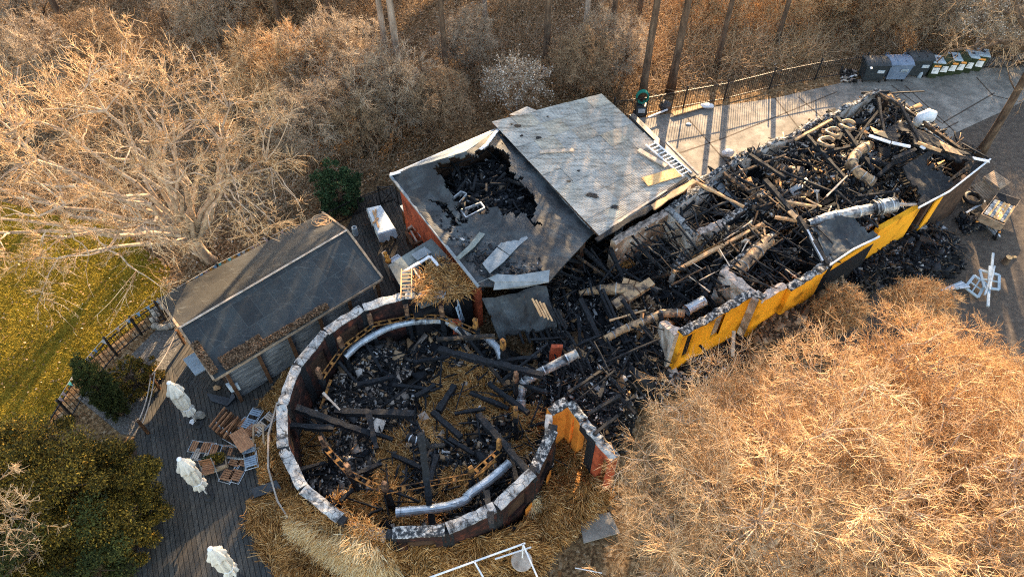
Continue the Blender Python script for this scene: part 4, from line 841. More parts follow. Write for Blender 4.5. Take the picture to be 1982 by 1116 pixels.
# things lying on the annex roof
def ladder(name, a, b, wd, rungs, mat, label, r=.025, up=(0,0,1)):
    a = Vector(a); b = Vector(b); d = (b-a).normalized(); s = d.cross(Vector(up)).normalized()*wd/2; root = empty(name, a, label, 'ladder')
    for k in (-1, 1): MB().beam(a+s*k, b+s*k, r*1.6, r*2.4).build('rail', M[mat], root)
    for i in range(rungs):
        p = a.lerp(b, (i+.6)/(rungs+.2)); MB().beam(p-s, p+s, r*1.3, r*1.3).build('rung', M[mat], root)
ladder('ladder', P(1258,277,3.34), P(1330,338,3.34), .42, 11, 'white', 'pale aluminium ladder lying along the right edge of the corrugated roof', .028)
ladder('ladder', P(786,577,2.62), P(787,520,2.5), .36, 8, 'tan', 'pale wooden ladder leaning between the round wall top and the lean to roof', .022)
ladder('ladder', P(897,628,1.0), P(884,587,2.2), .34, 5, 'bluewood', 'short grey ladder standing in the burnt gap right of the round wall', .022)
def plankthing(a, b, w_, h, mat, label, name='plank', cat='plank', n=1, jit=0):
    return tag(MB().beam(a, b, w_, h, n=n, jit=jit).build(name, M[mat]), label, cat)
plankthing(P(1045,294,3.36), P(1110,290,3.36), .16, .04, 'plank', 'pale plank lying across the middle left of the corrugated roof')
plankthing(P(1236,290,3.36), P(1290,322,3.36), .2, .05, 'plank', 'pale plank lying beside the aluminium ladder on the corrugated roof')
plankthing(P(1248,352,3.37), P(1312,333,3.37), .5, .03, 'board', 'orange chipboard sheet at the foot of the aluminium ladder on the corrugated roof', 'chipboard', 'board')
for i, (x, y, s) in enumerate([(1002,243,.16),(1042,266,.16),(1148,378,.28),(1190,400,.2),(1100,350,.1),(990,240,.08),(1060,225,.07),(1120,330,.08),(1010,262,.09)]):
    c = P(x, y, 3.32); mb = MB(); n_ = 9; ang = [6.283*k/n_ for k in range(n_)]; mb.prism([(c.x+math.cos(a)*s*rnd.uniform(.35,1.1), c.y+math.sin(a)*s*rnd.uniform(.25,.7)) for a in ang], 3.30, 3.325)
    tag(mb.build('charred_scrap', M['char']), 'black charred scrap lying on the pale corrugated roof', 'scrap', 'charred scraps on the corrugated roof')

# ================================================================= lean-to with the broken roof, terrace things
lt = empty('lean_to', P(830,540,0), 'small lean to with a black hole in its grey flat roof beside the shed', 'lean-to')
M['felt_lt'] = felt('dirty_grey_felt', .5, (.06,.07,.072), (.10,.115,.115), (.05,.055,.055), .9, .8)
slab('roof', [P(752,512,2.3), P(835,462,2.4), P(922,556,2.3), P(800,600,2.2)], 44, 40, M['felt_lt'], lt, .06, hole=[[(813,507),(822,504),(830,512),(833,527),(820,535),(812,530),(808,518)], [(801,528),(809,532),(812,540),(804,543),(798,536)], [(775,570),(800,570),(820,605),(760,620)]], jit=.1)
MB().beam(P(778,528,2.45), P(832,496,2.5), .10, .06, n=4, jit=.15).build('batten', M['white'], lt)
MB().beam(P(833,496,2.5), P(848,514,2.45), .10, .05, n=3, jit=.15).build('batten', M['white'], lt)
MB().beam(P(800,520,2.45), P(814,540,2.4), .06, .05, n=3, jit=.15).build('batten', M['plank'], lt)
mb = MB(); pl = PP([(757,512),(835,468),(912,556),(800,596)], 2.3); mb.prism([(p.x, p.y) for p in pl], .1, 1.9); mb.build('room_shade_block', M['dark'], lt)  # solid near-black block stands in for the shade under the roof hole
patchp = [P(796,492,2.44), P(822,477,2.46), P(836,488,2.44), P(808,504,2.42)]; MB().prism([tuple(p) for p in patchp], .02, None).build('felt_patch', M['felt_patch'], lt)
strands('loose_straw', PP([(800,545),(830,510),(862,500),(925,552),(900,575),(800,585)], 2.35), 2.35, 1700, .3, 'straw', 'loose straw scattered over the broken roof of the lean to', 'straw', wd=.008)
for i, (x, y, r) in enumerate([(746,492,.085),(749,499,.1),(752,507,.12)]):
    c = P(x, y, 1.0); mb = MB(); vs = [];
    prof = []
    for k in range(9):
        th_ = math.pi*k/8; prof.append((max(.004, r*math.sin(th_)), -r*.75*math.cos(th_)))
    mb.lathe(c+Vector((0,0,r*.7)), prof, 16); root = mb.build('pumpkin', M['pumpkin'], None, True); tag(root, ('smallest orange pumpkin at the rear of the ledge', 'middle orange pumpkin on the ledge by the lean to', 'largest orange pumpkin at the front of the ledge')[i], 'pumpkin', 'pumpkins on the terrace ledge')
    MB().tube([c+Vector((0,0,r*1.4)), c+Vector((.01,.01,r*1.9))], [.015,.01], 6).build('stalk', M['postwood'], root)
tag(MB().prism([(p.x, p.y) for p in PP([(738,488),(746,483),(762,510),(752,516)], 1.0)], .1, .98).build('low_ledge', M['stone']), 'low stone ledge that carries the three pumpkins', 'ledge')
# big trestle table under a white tarpaulin
tb = [P(711,404,.85), P(737,398,.85), P(764,442,.85), P(732,452,.85)]
c = sum(tb, Vector())/4; tt = empty('covered_table', (c.x, c.y, .1), 'long table wrapped in a pale blue white tarpaulin on the terrace', 'table')
MB().prism([(p.x, p.y) for p in tb], .80, .86).build('tabletop', M['postwood'], tt)
for p in tb: q = p.lerp(c, .12); MB().beam((q.x,q.y,.1), (q.x,q.y,.8), .05, .05).build('leg', M['postwood'], tt)
mb = MB(); ring = []; 
for lev, (zz, k) in enumerate(((.885, .0), (.88, 1.0), (.84, 1.06), (.55, 1.10))):
    for i in range(32):
        t = i/8; a, b = tb[int(t)%4], tb[(int(t)+1)%4]; p = a.lerp(b, t % 1); q = c+(p-c)*(k+ (rnd.uniform(-.05, .05) if lev == 3 else 0)); ring.append((q.x, q.y, zz+(rnd.uniform(-.25, .15) if lev == 3 else rnd.uniform(-.006, .006))))
fs = [(32*l+i, 32*l+(i+1)%32, 32*l+32+(i+1)%32, 32*l+32+i) for l in (1, 2) for i in range(32)]
ring2 = ring[32:]; mb.add(ring2+[(c.x, c.y, .89)], [(96, i, (i+1)%32) for i in range(32)]+[(32*l+i, 32*l+(i+1)%32, 32*l+32+(i+1)%32, 32*l+32+i)[::-1] for l in (0, 1) for i in range(32)])
tag(mb.build('tarpaulin', M['cloth']), 'pale blue white tarpaulin draped over the long terrace table', 'tarpaulin')
for i, (a, b) in enumerate([((722,408),(733,440)), ((727,405),(727,430)), ((732,422),(722,432))]):
    plankthing(P(*a,.93), P(*b,.93+.02*i), .07, .05, 'tan', ('long wood offcut on the covered terrace table', 'upright looking wood offcut on the covered terrace table', 'short crosswise wood offcut on the covered terrace table')[i], 'wood_offcut', 'wood')
# brown box frame with cross pieces (brazier table) and shelf under the eave
g = empty('slatted_grill_table', P(802,462,.1), 'square dark wooden grill table with an open slatted top by the red wall', 'table'); gc = [P(786,448,.8), P(812,436,.8), P(828,462,.8), P(800,474,.8)]
for i in range(4): MB().beam(gc[i], gc[(i+1)%4], .10, .10).build('rim', M['postwood'], g); MB().beam((gc[i].x, gc[i].y, .1), (gc[i].x, gc[i].y, .76), .08, .08).build('leg', M['postwood'], g)
for t in (.3, .65): MB().beam(gc[0].lerp(gc[1], t), gc[3].lerp(gc[2], t), .06, .05).build('slat', M['plank'], g)
for a, b in (((790,442),(808,430)), ((797,434),(806,446))): MB().beam(P(*a,.95), P(*b,.95), .08, .05).build('crosspiece', M['plank'], g)
sh_ = empty('wall_shelf', P(800,420,1.0), 'long grey counter fixed along the red wall under the left gutter', 'counter'); MB().prism([(p.x, p.y) for p in PP([(774,398),(786,394),(830,450),(814,458)], 1.0)], .94, 1.0).build('countertop', M['lidgrey'], sh_)
for q in ((778,402),(814,452)): p = P(*q, 1.0); MB().beam((p.x,p.y,.1), (p.x,p.y,.94), .06, .06).build('leg', M['postwood'], sh_)
mb = MB(); c = P(689,455,.1); mb.lathe(c, [(.10,0),(.12,.05),(.12,.45),(.10,.47),(.07,.46),(.065,.30)], 14); tag(mb.build('flower_pot', M['lidgrey']), 'small grey pot standing in the gap behind the shed roof', 'pot')
mb = MB(); o = empty('wooden_crate', P(765,500,.1), 'white painted tray beside the pumpkins', 'tray')
MB().prism([(p.x, p.y) for p in PP([(753,502),(770,492),(778,500),(760,510)], 1.0)], .96, 1.0).build('tray_base', M['white'], o)
for a, b in (((754,503),(770,493)), ((770,493),(777,500)), ((777,500),(761,510)), ((761,510),(754,503))): MB().beam(P(*a,1.04), P(*b,1.04), .03, .06).build('tray_side', M['white'], o)
# ================================================================= the round ruin
CX, CY, RAD = -2.84, 11.21, 4.2
def ringpt(deg, r, z): a = R(deg); return Vector((CX+r*math.cos(a), CY+r*math.sin(a), z))
def ang_of(px, py, z=2.4): p = P(px, py, z); return math.degrees(math.atan2(p.y-CY, p.x-CX)) % 360
a_start = ang_of(865, 568)            # right end at the top, then counter-clockwise to the lower right
a_end = ang_of(1062, 828)
if a_end < a_start: a_end += 360
nseg = 13; step = (a_end-a_start)/nseg
rw = empty('round_wall', (CX, CY, 0), 'burnt out round building with a cracked white ring wall and orange panels', 'round ruin')
for k in range(nseg):
    t0 = a_start+k*step; t1 = t0+step; mid = (t0+t1)/2 % 360
    dark = 225 < mid < 262 or mid > 300 and mid < 335
    inner = M['redbrown']; capm = M['burntcap'] if (262 < mid < 290 or mid > 330) else M['wallcap']
    pa, pb = ringpt(t0+.5, RAD, 0), ringpt(t1-.5, RAD, 0)
    ztop = 1.95 if 240 < mid < 262 else 2.38
    hole = [(0, .22, .78, .9, 1.95)] if k % 3 != 1 else []
    wall(rw, [pa, pb], ztop, .22, inner, capm, name='wall_panel', rag=.04, capover=.06, capth=.05, cj=.5, holes=hole)
    if hole:
        d = (pb-pa); MB().beam(pa+d*.23+Vector((0,0,1.4)), pa+d*.77+Vector((0,0,1.4)), .03, 1.04).build('shutter', M['brown_panel'], rw)
for t0, t1 in ((262, 272), (273, 281), (318, 322), (334, 338)):
    MB().beam(ringpt(t0, RAD+.16, .62), ringpt(t1, RAD+.16, .62), .03, .5).build('orange_skirt', M['orange'], rw)
for k in range(nseg+1):
    t0 = a_start+k*step; q = ringpt(t0, RAD-.02, 0); MB().beam(q, q+Vector((0,0,2.30+rnd.uniform(0,.12))), .30, .24, up=Vector((math.cos(R(t0)), math.sin(R(t0)), 0)), n=5, jit=.12).build('post', M['char'], rw)
# outer low rail round the left side
mb = []
for k in range(4):
    t0, t1 = 172+k*13.5, 172+(k+1)*13.5
    MB().beam(ringpt(t0, RAD+.75, .95), ringpt(t1, RAD+.75, .95), .05, .09, n=3, jit=.15).build('outer_rail', M['plank'], rw)
    MB().beam(ringpt(t0, RAD+.75, .0), ringpt(t0, RAD+.75, .93), .07, .07).build('rail_post', M['postwood'], rw)

# floor debris
ringpoly = [ringpt(a, RAD-.05, 0) for a in range(0, 360, 12)]
SUNA = 0
ob, hfr = mound('ring_debris', ringpoly, .35, .35, M['ash_brown'], 'burnt debris covering the floor inside the round ruin', 'debris', res=.12, s=.9, edge=.3, seed=2)
def zone(pts, z=.4): return PP([(a, b) for a, b in pts], z)
chunks('ring_rubble', ringpoly, hfr, 9000, .038, 'chunk', 'mixed charred rubble over the floor of the round ruin', 'rubble', tilt=.9)
chunks('broken_bricks', zone([(650,700),(760,650),(800,720),(790,790),(640,790)]), hfr, 1500, .048, 'chunk_pale', 'pale broken plaster and bricks in the upper left of the round ruin', 'bricks', flat=.6, long=1.6, tilt=.9)
chunks('brick_heap', zone([(590,880),(680,820),(760,860),(740,930),(650,960),(600,940)]), hfr, 1300, .05, 'chunk_pale', 'small grey bricks lying in the lower left of the round ruin', 'bricks', flat=.7, long=1.5, tilt=.6)
chunks('ash_heap', zone([(880,690),(940,700),(950,740),(890,760)]), hfr, 900, .04, 'chunk_pale', 'heap of pale ash in the right half of the round ruin', 'ash', flat=.5, tilt=.8)
chunks('board_scraps', ringpoly, hfr, 170, .13, 'chunk_pale', 'torn boards and sheets of insulation in the round ruin', 'boards', flat=.06, long=2, tilt=.5)
chunks('thatch_clods', zone([(650,640),(980,660),(1020,860),(700,960)]), hfr, 500, .09, 'chunk', 'burnt clods among the straw in the round ruin', 'rubble', flat=.5, long=1.5)
sticks('charred_laths', ringpoly, hfr, 260, .8, .06, 'char', 'tangle of small charred laths over the floor of the round ruin', 'laths')
sticks('splinters', ringpoly, hfr, 120, .5, .035, 'char2', 'half burnt splinters scattered in the round ruin', 'splinters')
for nm, z_, n, lab, mt in [('floor_straw', [(560,820),(640,830),(640,900),(590,900)], 2600, 'matted straw at the left inside the round ruin', 'straw'),
    ('floor_straw', [(740,860),(800,800),(860,700),(930,690),(970,760),(1040,800),(1040,850),(960,900),(900,950),(840,1000),(740,990),(720,930)], 30000, 'thick golden brown straw over the middle of the round ruin', 'straw'),
    ('floor_straw', [(700,960),(760,990),(840,1010),(830,1030),(720,1015),(640,970)], 2600, 'straw along the lower inner edge of the round wall', 'straw')]:
    strands(nm, zone(z_), hfr, n, .34, mt, lab, 'straw', wd=.0095, spread=.7, lift=.2, patchy=.47 if n > 3000 else .4)
    if n > 1e9: mound('straw_bed', zone(z_), lambda x, y: hfr(x, y)-.03, .2, M['straw_bed'], 'matted straw bed under the loose straw of the round ruin', 'straw', res=.12, s=1.5, edge=.4)
# inner posts with unburnt tops
posts = [(713,607),(656,652),(613,712),(785,590),(854,592),(920,616),(973,656),(998,720),(998,788),(966,850),(910,902),(620,845),(670,898),(741,932)]
pw = {}
for i, (x, y) in enumerate(posts):
    tp = P(x, y, 2.35); root = empty('inner_post', (tp.x, tp.y, 0), None, 'post', 'inner ring of charred posts'); ax = ((tp.x-CX), (tp.y-CY))
    root['label'] = ['inner post left of the top with a brown tip','inner post at the upper left with a brown tip','inner post at the far left top with a splintered tip','inner post at the top left of the raised wall beam','inner post at the top right end of the raised wall beam','inner post by the short grey ladder with an orange tip','inner post below the hanging roof slab','inner post right of the crossed beams','inner post at the right with a yellow tip','thin inner post at the lower right with an orange tip','inner post above the curved silver duct','inner post at the left with a grey tip','inner post at the lower left joined to orange laths','inner post at the bottom left of the tall leaning timber'][i]
    up = Vector((-ax[1], ax[0], 0)).normalized()
    MB().beam((tp.x+.03, tp.y, .2), (tp.x, tp.y, 1.80), .14, .16, up=up, n=7, jit=.22).build('shaft', M['char'], root)
    MB().beam((tp.x, tp.y, 1.80), (tp.x+rnd.uniform(-.02,.02), tp.y, 2.30), .12, .15, up=up, n=3, jit=.12).build('post_top', M['scorched'] if i in (0,1,2,3,4,7,11,12,13) else M['orange_wood'], root)
order = [11, 2, 1, 0, 3, 4, 5]; order2 = [11, 12, 13, 10, 9]
lat = 0
for seq in (order[1:], order2):
    for a, b in zip(seq[:-1], seq[1:]):
        A, B = P(*posts[a], 1.75), P(*posts[b], 1.75)
        A = P(*posts[a], 2.35); A.z = 1.72; B = P(*posts[b], 2.35); B.z = 1.72
        root = empty('lath_ladder', (A+B)/2, None, 'laths', 'orange painted double laths between the inner posts'); nn = ((A+B)/2-Vector((CX, CY, 1.72))).normalized()*.08
        root['label'] = ['orange double lath between the two leftmost upper posts','orange double lath hanging below the upper left white wall','orange double lath left of the top posts','orange double lath between the two top posts','orange double lath right of the top posts','fallen brown double lath on the left inner side','orange double lath at the lower left','orange double lath behind the tall leaning timber','orange double lath above the lower silver duct'][min(lat, 8)]; lat += 1
        dz = Vector((0,0,rnd.uniform(-.1,.02)))
        for s in (-1, 1): MB().beam(A+nn*s, B+nn*s+dz, .03, .035).build('lath', M['orange_wood'], root)
        for t in (.2, .5, .8): q = A.lerp(B, t)+dz*t; MB().beam(q-nn, q+nn, .09, .03).build('spacer', M['orange_wood'], root)

# ================================================================= ducts
def duct(pts, r, mat, label, ribs=True, name='duct', n=14):
    pts = [Vector(p) for p in pts]; root = empty(name, pts[0], label, 'duct', 'ventilation ducts in the ruin'); rs = r if isinstance(r, (list, tuple)) else [r]*len(pts)
    # smooth path
    P2, R2 = [], []
    for i in range(len(pts)-1):
        for k in range(5):
            t = k/5; p0 = pts[max(i-1,0)]; p1, p2 = pts[i], pts[i+1]; p3 = pts[min(i+2, len(pts)-1)]
            q = .5*((2*p1)+(p2-p0)*t+(2*p0-5*p1+4*p2-p3)*t*t+(3*p1-p0-3*p2+p3)*t**3); P2.append(q); R2.append(rs[i]*(1-t)+rs[i+1]*t)
    P2.append(pts[-1]); R2.append(rs[-1])
    R2 = [x*rnd.uniform(.94, 1.03) for x in R2]
    tb_ = MB().tube(P2, R2, n, caps=False); sd_ = rnd.random()*50
    for q in range(len(tb_.v)):
        ce = P2[q//n]; vv = Vector(tb_.v[q])-ce; k_ = 1-.42*max(0, float(vnoise(np.array([ce.x*1.7+vv.x*6]), np.array([ce.y*1.7+vv.y*6+vv.z*6]), 1.1, int(sd_))[0])-.62)-.05*rnd.random(); tb_.v[q] = tuple(ce+vv*k_)
    tb_.build('pipe', M[mat], root)
    for i in (0, len(P2)-1):
        d = (P2[1]-P2[0]).normalized() if i == 0 else (P2[-1]-P2[-2]).normalized(); s = 1 if i else -1
        MB().tube([P2[i]-d*.03*s, P2[i]+d*.02*s], [R2[i]*1.05]*2, n, caps=False).build('collar', M[mat], root)
        MB().tube([P2[i]-d*.12*s, P2[i]-d*.115*s], [R2[i]*.97]*2, n).build('shade_disc', M['dark'], root)  # near-black disc paints the shade inside the pipe mouth
    if ribs:
        for i in range(3, len(P2)-2, 4 if len(P2) < 30 else 5):
            d = (P2[i+1]-P2[i-1]).normalized(); MB().tube([P2[i]-d*.018, P2[i]+d*.018], [R2[i]*1.07]*2, n).build('joint', M['steel'] if mat != 'rustduct' else M['duct'], root)
    return root
duct([P(668,690,1.3), P(692,668,1.35), P(717,652,1.4), P(757,632,1.4), P(800,622,1.45)], .13, 'steel', 'silver duct curving inside the upper left of the round ruin')
duct([P(802,622,1.45), P(840,620,1.45), P(866,622,1.4), P(885,636,1.3), P(915,655,1.2)], .13, 'duct', 'stained silver duct across the top of the round ruin')
duct([P(940,652,1.1), P(962,672,1.1), P(970,692,1.0), P(980,708,.9)], .13, 'steel', 'short bent silver duct under the hanging roof slab')
duct([P(768,991,1.5), P(815,986,1.5), P(862,980,1.5), P(898,968,1.5), P(910,955,1.5), P(948,928,1.5), P(985,896,1.5)], .145, 'steel', 'long silver duct along the lower right inside of the round ruin')
duct([P(1008,792,.7), P(1009,762,.95), P(1014,740,1.2), P(1030,728,1.4), P(1062,712,1.6), P(1117,684,1.9)], .165, 'duct', 'elbow duct rising from the round ruin towards the burnt hall')
duct([P(1122,568,1.3), P(1150,562,1.35), P(1185,560,1.5), P(1224,562,1.6)], [.10,.16,.25,.27], 'rustduct', 'fat tapering brown duct lying above the blackened rafters')
duct([P(1172,656,1.3), P(1200,640,1.4), P(1236,625,1.5), P(1262,615,1.55), P(1285,606,1.6), P(1322,606,1.6)], [.14,.14,.15,.15,.17,.17], 'rustduct', 'long brown duct crossing the blackened rafters')
duct([P(1424,528,2.3), P(1450,502,2.4), P(1488,465,2.5)], .235, 'rustduct', 'thick rust patched duct lying over the open room behind the yellow wall')
duct([P(1565,432,2.7), P(1600,422,2.75), P(1650,412,2.85), P(1692,403,2.9)], [.13,.2,.22,.22], 'duct', 'large pale duct lying across the right hand roof')
duct([P(1692,403,2.92), P(1712,399,2.95), P(1730,396,2.95)], [.29,.30,.29], 'duct', 'wide barrel shaped duct end at the right of the large pale duct')
duct([P(1683,283,2.9), P(1664,292,3.0), P(1650,310,3.0), P(1656,328,2.9), P(1675,343,2.8), P(1690,352,2.7)], .21, 'rustduct', 'curved brown ribbed duct with an open round mouth', n=16)
duct([P(790,845,.9), P(800,850,.9), P(810,852,.85)], .13, 'iron', 'short dark duct stub in the straw of the round ruin')
duct([P(1330,600,1.7), P(1362,582,1.8)], .2, 'steel', 'short grey duct beside the left end of the yellow wall', ribs=False)
# square cardboard coloured duct
def boxduct(a, b, w_, h, mat, label):
    root = empty('box_duct', a, label, 'duct', 'ventilation ducts in the ruin'); MB().beam(a, b, w_, h, n=5, jit=.05).build('casing', M[mat], root); d = (b-a)
    for t in (.3, .62): q = a+d*t; MB().beam(q-d.normalized()*.02, q+d.normalized()*.02, w_*1.08, h*1.12).build('joint', M['postwood'], root)
boxduct(P(1188,592,1.5), P(1262,545,1.9), .36, .18, 'rustduct', 'square brown duct lying across the fat tapering duct')
boxduct(P(1205,545,1.6), P(1243,556,1.6), .3, .14, 'tan', 'short pale square duct behind the crossing ducts')
# turned roof vent
vt = empty('roof_vent', P(1778,232,2.6), 'white metal elbow vent at the far edge of the burnt building', 'vent')
pv = P(1772,240,2.6); MB().tube([pv, pv+Vector((.1,0,.35)), pv+Vector((.3,-.05,.5)), pv+Vector((.52,-.1,.45))], [.2,.22,.27,.25], 14).build('elbow', M['white'], vt, True); MB().tube([pv+Vector((-.02,0,-.3)), pv+Vector((0,0,.02))], [.17,.18], 12).build('pipe', M['rustduct'], vt)
# ================================================================= the long burnt building
bb = empty('burnt_building', P(1500,430,0), 'long roofless burnt building with yellow rendered front walls', 'building')
# yellow front, three staggered runs; bars and a broken window as openings
def flat(p): return Vector((p.x, p.y, 0))
def off(a, b, k):
    d = (b-a).normalized(); return Vector((-d.y, d.x, 0))*k
ya, yb, yc = P(1322,650,2.45), P(1457,572,2.45), P(1474,583,2.45)
yd, ye, yf = P(1524,556,2.45), P(1530,566,2.3), P(1602,516,2.45)
def run(a, b, z1, th=.26, mat='yellow', cap='burntcap', holes=(), rag=.07, capth=.08, z0=0.0):
    o = off(a, b, th/2); wall(bb, [flat(a)+o, flat(b)+o], z1, th, M[mat], M[cap] if cap else None, holes=[(0,)+h for h in holes], rag=rag, capth=capth, z0=z0)
run(ya, yb, 2.45, holes=((.08,.2,.9,2.25), (.48,.62,1.1,2.3)))
run(yb+off(ya,yb,.02), yc, 2.45, th=.3)
run(yc, yd, 2.45, cap='pinkcap'); run(ye, yf, 2.38)
# bars in the first opening, mesh panel in the second
d = (yb-ya); gr = MB()
for i in range(9):
    p = flat(ya)+flat(d)*(.085+.012*i)+off(ya,yb,.08); gr.beam(p+Vector((0,0,.92)), p+Vector((0,0,2.24)), .02, .02)
gr.build('window_bars', M['iron'], bb)
gm = MB(); p0 = flat(ya)+flat(d)*.485+off(ya,yb,.1); p1 = flat(ya)+flat(d)*.615+off(ya,yb,.1)
for i in range(8): gm.beam(p0.lerp(p1, i/7)+Vector((0,0,1.12)), p0.lerp(p1, i/7)+Vector((0,0,2.28)), .018, .018)
for i in range(10): gm.beam(p0+Vector((0,0,1.15+.125*i)), p1+Vector((0,0,1.15+.125*i)), .018, .018)
gm.build('window_grille', M['plank'], bb)
MB().beam(p0+off(ya,yb,.06)+Vector((0,0,1.7)), p1+off(ya,yb,.06)+Vector((0,0,1.7)), .02, 1.15).build('window_board', M['stone'], bb)
wall(bb, [flat(ya)+off(ya,yb,.17), flat(P(1290,600,2.3))], [2.4, 1.6], .28, M['plaster'], M['pinkcap'])
# right hand yellow pieces
run(P(1700,452,2.3), P(1786,396,2.6), [2.15, 2.75] if False else 2.5, th=.2, cap=None, rag=.02)
run(P(1602,516,2.45), P(1702,452,2.5), 2.0, th=.2, mat='char', cap=None)
run(P(1602,516,2.45), P(1702,452,2.5), 2.28, th=.22, mat='yellow', cap=None, z0=2.0, rag=.03)
run(P(1800,392,2.5), P(1905,318,2.75), 2.55, th=.2, mat='brown_panel', cap=None, rag=.02)
for a, b in (((1806,392),(1822,380)), ((1838,366),(1845,361)), ((1853,356),(1872,342))):
    A, B = P(*a, 2.35), P(*b, 2.35); o = off(A, B, -.04); MB().beam(flat(A)+o+Vector((0,0,1.4)), flat(B)+o+Vector((0,0,1.4)), .05, 2.0).build('yellow_panel', M['yellow'], bb)
# back (north-west) wall and the far end wall
nw0, nw1, ne = P(1345,347,2.7), P(1700,170,2.9), P(1912,308,2.8)
wall(bb, [flat(nw1), flat(nw0)], [2.8, 2.55], .18, M['plaster'], M['burntcap'], rag=.2)
wall(bb, [flat(ne)+Vector((-.3,.2,0)), flat(nw1)], [2.4, 2.8], .24, M['brown_panel'], M['burntcap'], rag=.12)
# inner walls (top pixel lines at z)
def iw(a, b, z, th=.24, mat='plaster', cap='pinkcap', z2=None): wall(bb, [flat(P(*a, z)), flat(P(*b, z2 or z))], [z, z2 or z], th, M[mat], M[cap], rag=.07)
M['dotpaper'] = None
m, nt_, b_ = nmat('spotted_wallpaper', .9, .2)
co = coords(nt_, (1,1,1)); vo = nt_.nodes.new('ShaderNodeTexVoronoi'); vo.inputs['Scale'].default_value = 2.6; vo.inputs['Randomness'].default_value = .6; L(nt_, co, vo.inputs['Vector'])
dots = ramp(nt_, vo.outputs['Distance'], [(.2, 1.0), (.24, 0.0)]); n1 = noise(nt_, co, 1.4, 8)
col = mix(nt_, dots, ramp(nt_, n1, [(.3, (.10,.06,.035)), (.5, (.34,.22,.14)), (.62, (.52,.42,.32)), (.75, (.68,.64,.58))]), (.66,.60,.52)); L(nt_, col, b_.inputs['Base Color']); M['dotpaper'] = m
iw((1187,466), (1292,407), 2.5, mat='dotpaper', th=.26); iw((1292,402), (1346,456), 2.5, th=.24, cap='wallcap'); iw((1352,450), (1402,428), 2.4, th=.24)
iw((1190,476), (1200,440), 2.0, th=.2, cap='burntcap'); iw((1378,350), (1300,398), 2.6, th=.22, mat='plaster', cap='burntcap')
iw((1402,428), (1480,372), 2.4, th=.22, mat='char', cap='burntcap'); iw((1400,520), (1472,580), 2.4, th=.32, mat='plaster', cap='pinkcap')
iw((1400,522), (1500,450), 2.3, th=.22, mat='char', cap='burntcap'); iw((1570,440), (1608,512), 2.5, th=.2, mat='char', cap='burntcap'); iw((1345,455), (1305,520), 1.6, th=.2, mat='plaster', cap='burntcap')
# pale blue board ceiling fallen into the room
for i in range(5):
    A = P(1381+i*7, 352+i*1, 2.2-.08*i); B = P(1432+i*7, 404-i*3, 1.7-.1*i)
    MB().beam(A+Vector((i*.02,0,0)), B, .26, .03, n=3, jit=.03).build('fallen_ceiling_board', M['felt_patch'], bb)
# debris at roof level over the main part
hallpoly = PP([(1402,430),(1480,372),(1345,350),(1420,310),(1700,178),(1895,305),(1800,388),(1700,450),(1610,508),(1575,440),(1500,450)], 1.6)
hallpoly = PP([(1352,362),(1420,322),(1700,188),(1895,310),(1800,392),(1700,455),(1612,512),(1575,445),(1500,452),(1402,432),(1440,400)], 1.6)
vo_ = [P(1452,352,1.6), P(1590,395,1.6), P(1560,420,1.6), P(1470,370,1.6)]
ob, hfb = mound('collapsed_roof_debris', hallpoly, 2.0, .75, M['ash'], 'collapsed black roof debris filling the right half of the burnt building', 'debris', res=.13, s=.55, edge=.25, seed=6, voids=[(vo_[0].x, vo_[0].y, .55, .2), (vo_[3].x, vo_[3].y, .5, .2), (vo_[1].x, vo_[1].y, .45, .2)])
chunks('roof_rubble', hallpoly, hfb, 16000, .045, 'chunk', 'broken charred boards and ash over the right half of the burnt building', 'rubble', tilt=.9, long=3.5)
chunks('splinters', zone([(1400,330),(1640,215),(1700,190),(1690,240),(1560,300),(1480,350),(1400,372)], 2.3), hfb, 4000, .045, 'chunk_warm', 'orange brown splintered timber along the rear wall of the burnt building', 'splinters', long=4, tilt=.8, flat=.2)
chunks('splinters', zone([(1480,400),(1570,370),(1600,410),(1570,440),(1500,450)], 2.3), hfb, 2000, .045, 'chunk_warm', 'pale splintered roof wood heaped in the middle of the burnt building', 'splinters', long=5, tilt=.9, flat=.2)
chunks('pale_rubble', zone([(1370,330),(1700,180),(1712,196),(1560,275),(1380,360)], 2.5), hfb, 1200, .05, 'chunk_pale', 'crumbled pale brick along the rear wall top', 'bricks', flat=.6, long=1.8, zoff=.25)
chunks('board_scraps', hallpoly, hfb, 420, .14, 'chunk', 'torn boards and roofing scraps over the right half of the burnt building', 'boards', flat=.05, long=2.2, tilt=.5, zoff=.08)
chunks('ash_drifts', hallpoly, hfb, 2200, .035, 'ashbits', 'pale ash and plaster bits over the right half of the burnt building', 'ash', flat=.6, zoff=.03)
sticks('charred_laths', hallpoly, hfb, 420, .85, .07, 'char', 'tangle of charred roof battens over the right half of the burnt building', 'battens', dirs=np.array([.6, 2.2, 1.2]))
sticks('splinters', hallpoly, hfb, 320, .6, .05, 'chunk_warm', 'split brown battens over the right half of the burnt building', 'battens', dirs=np.array([.6, 2.2, 1.2]))
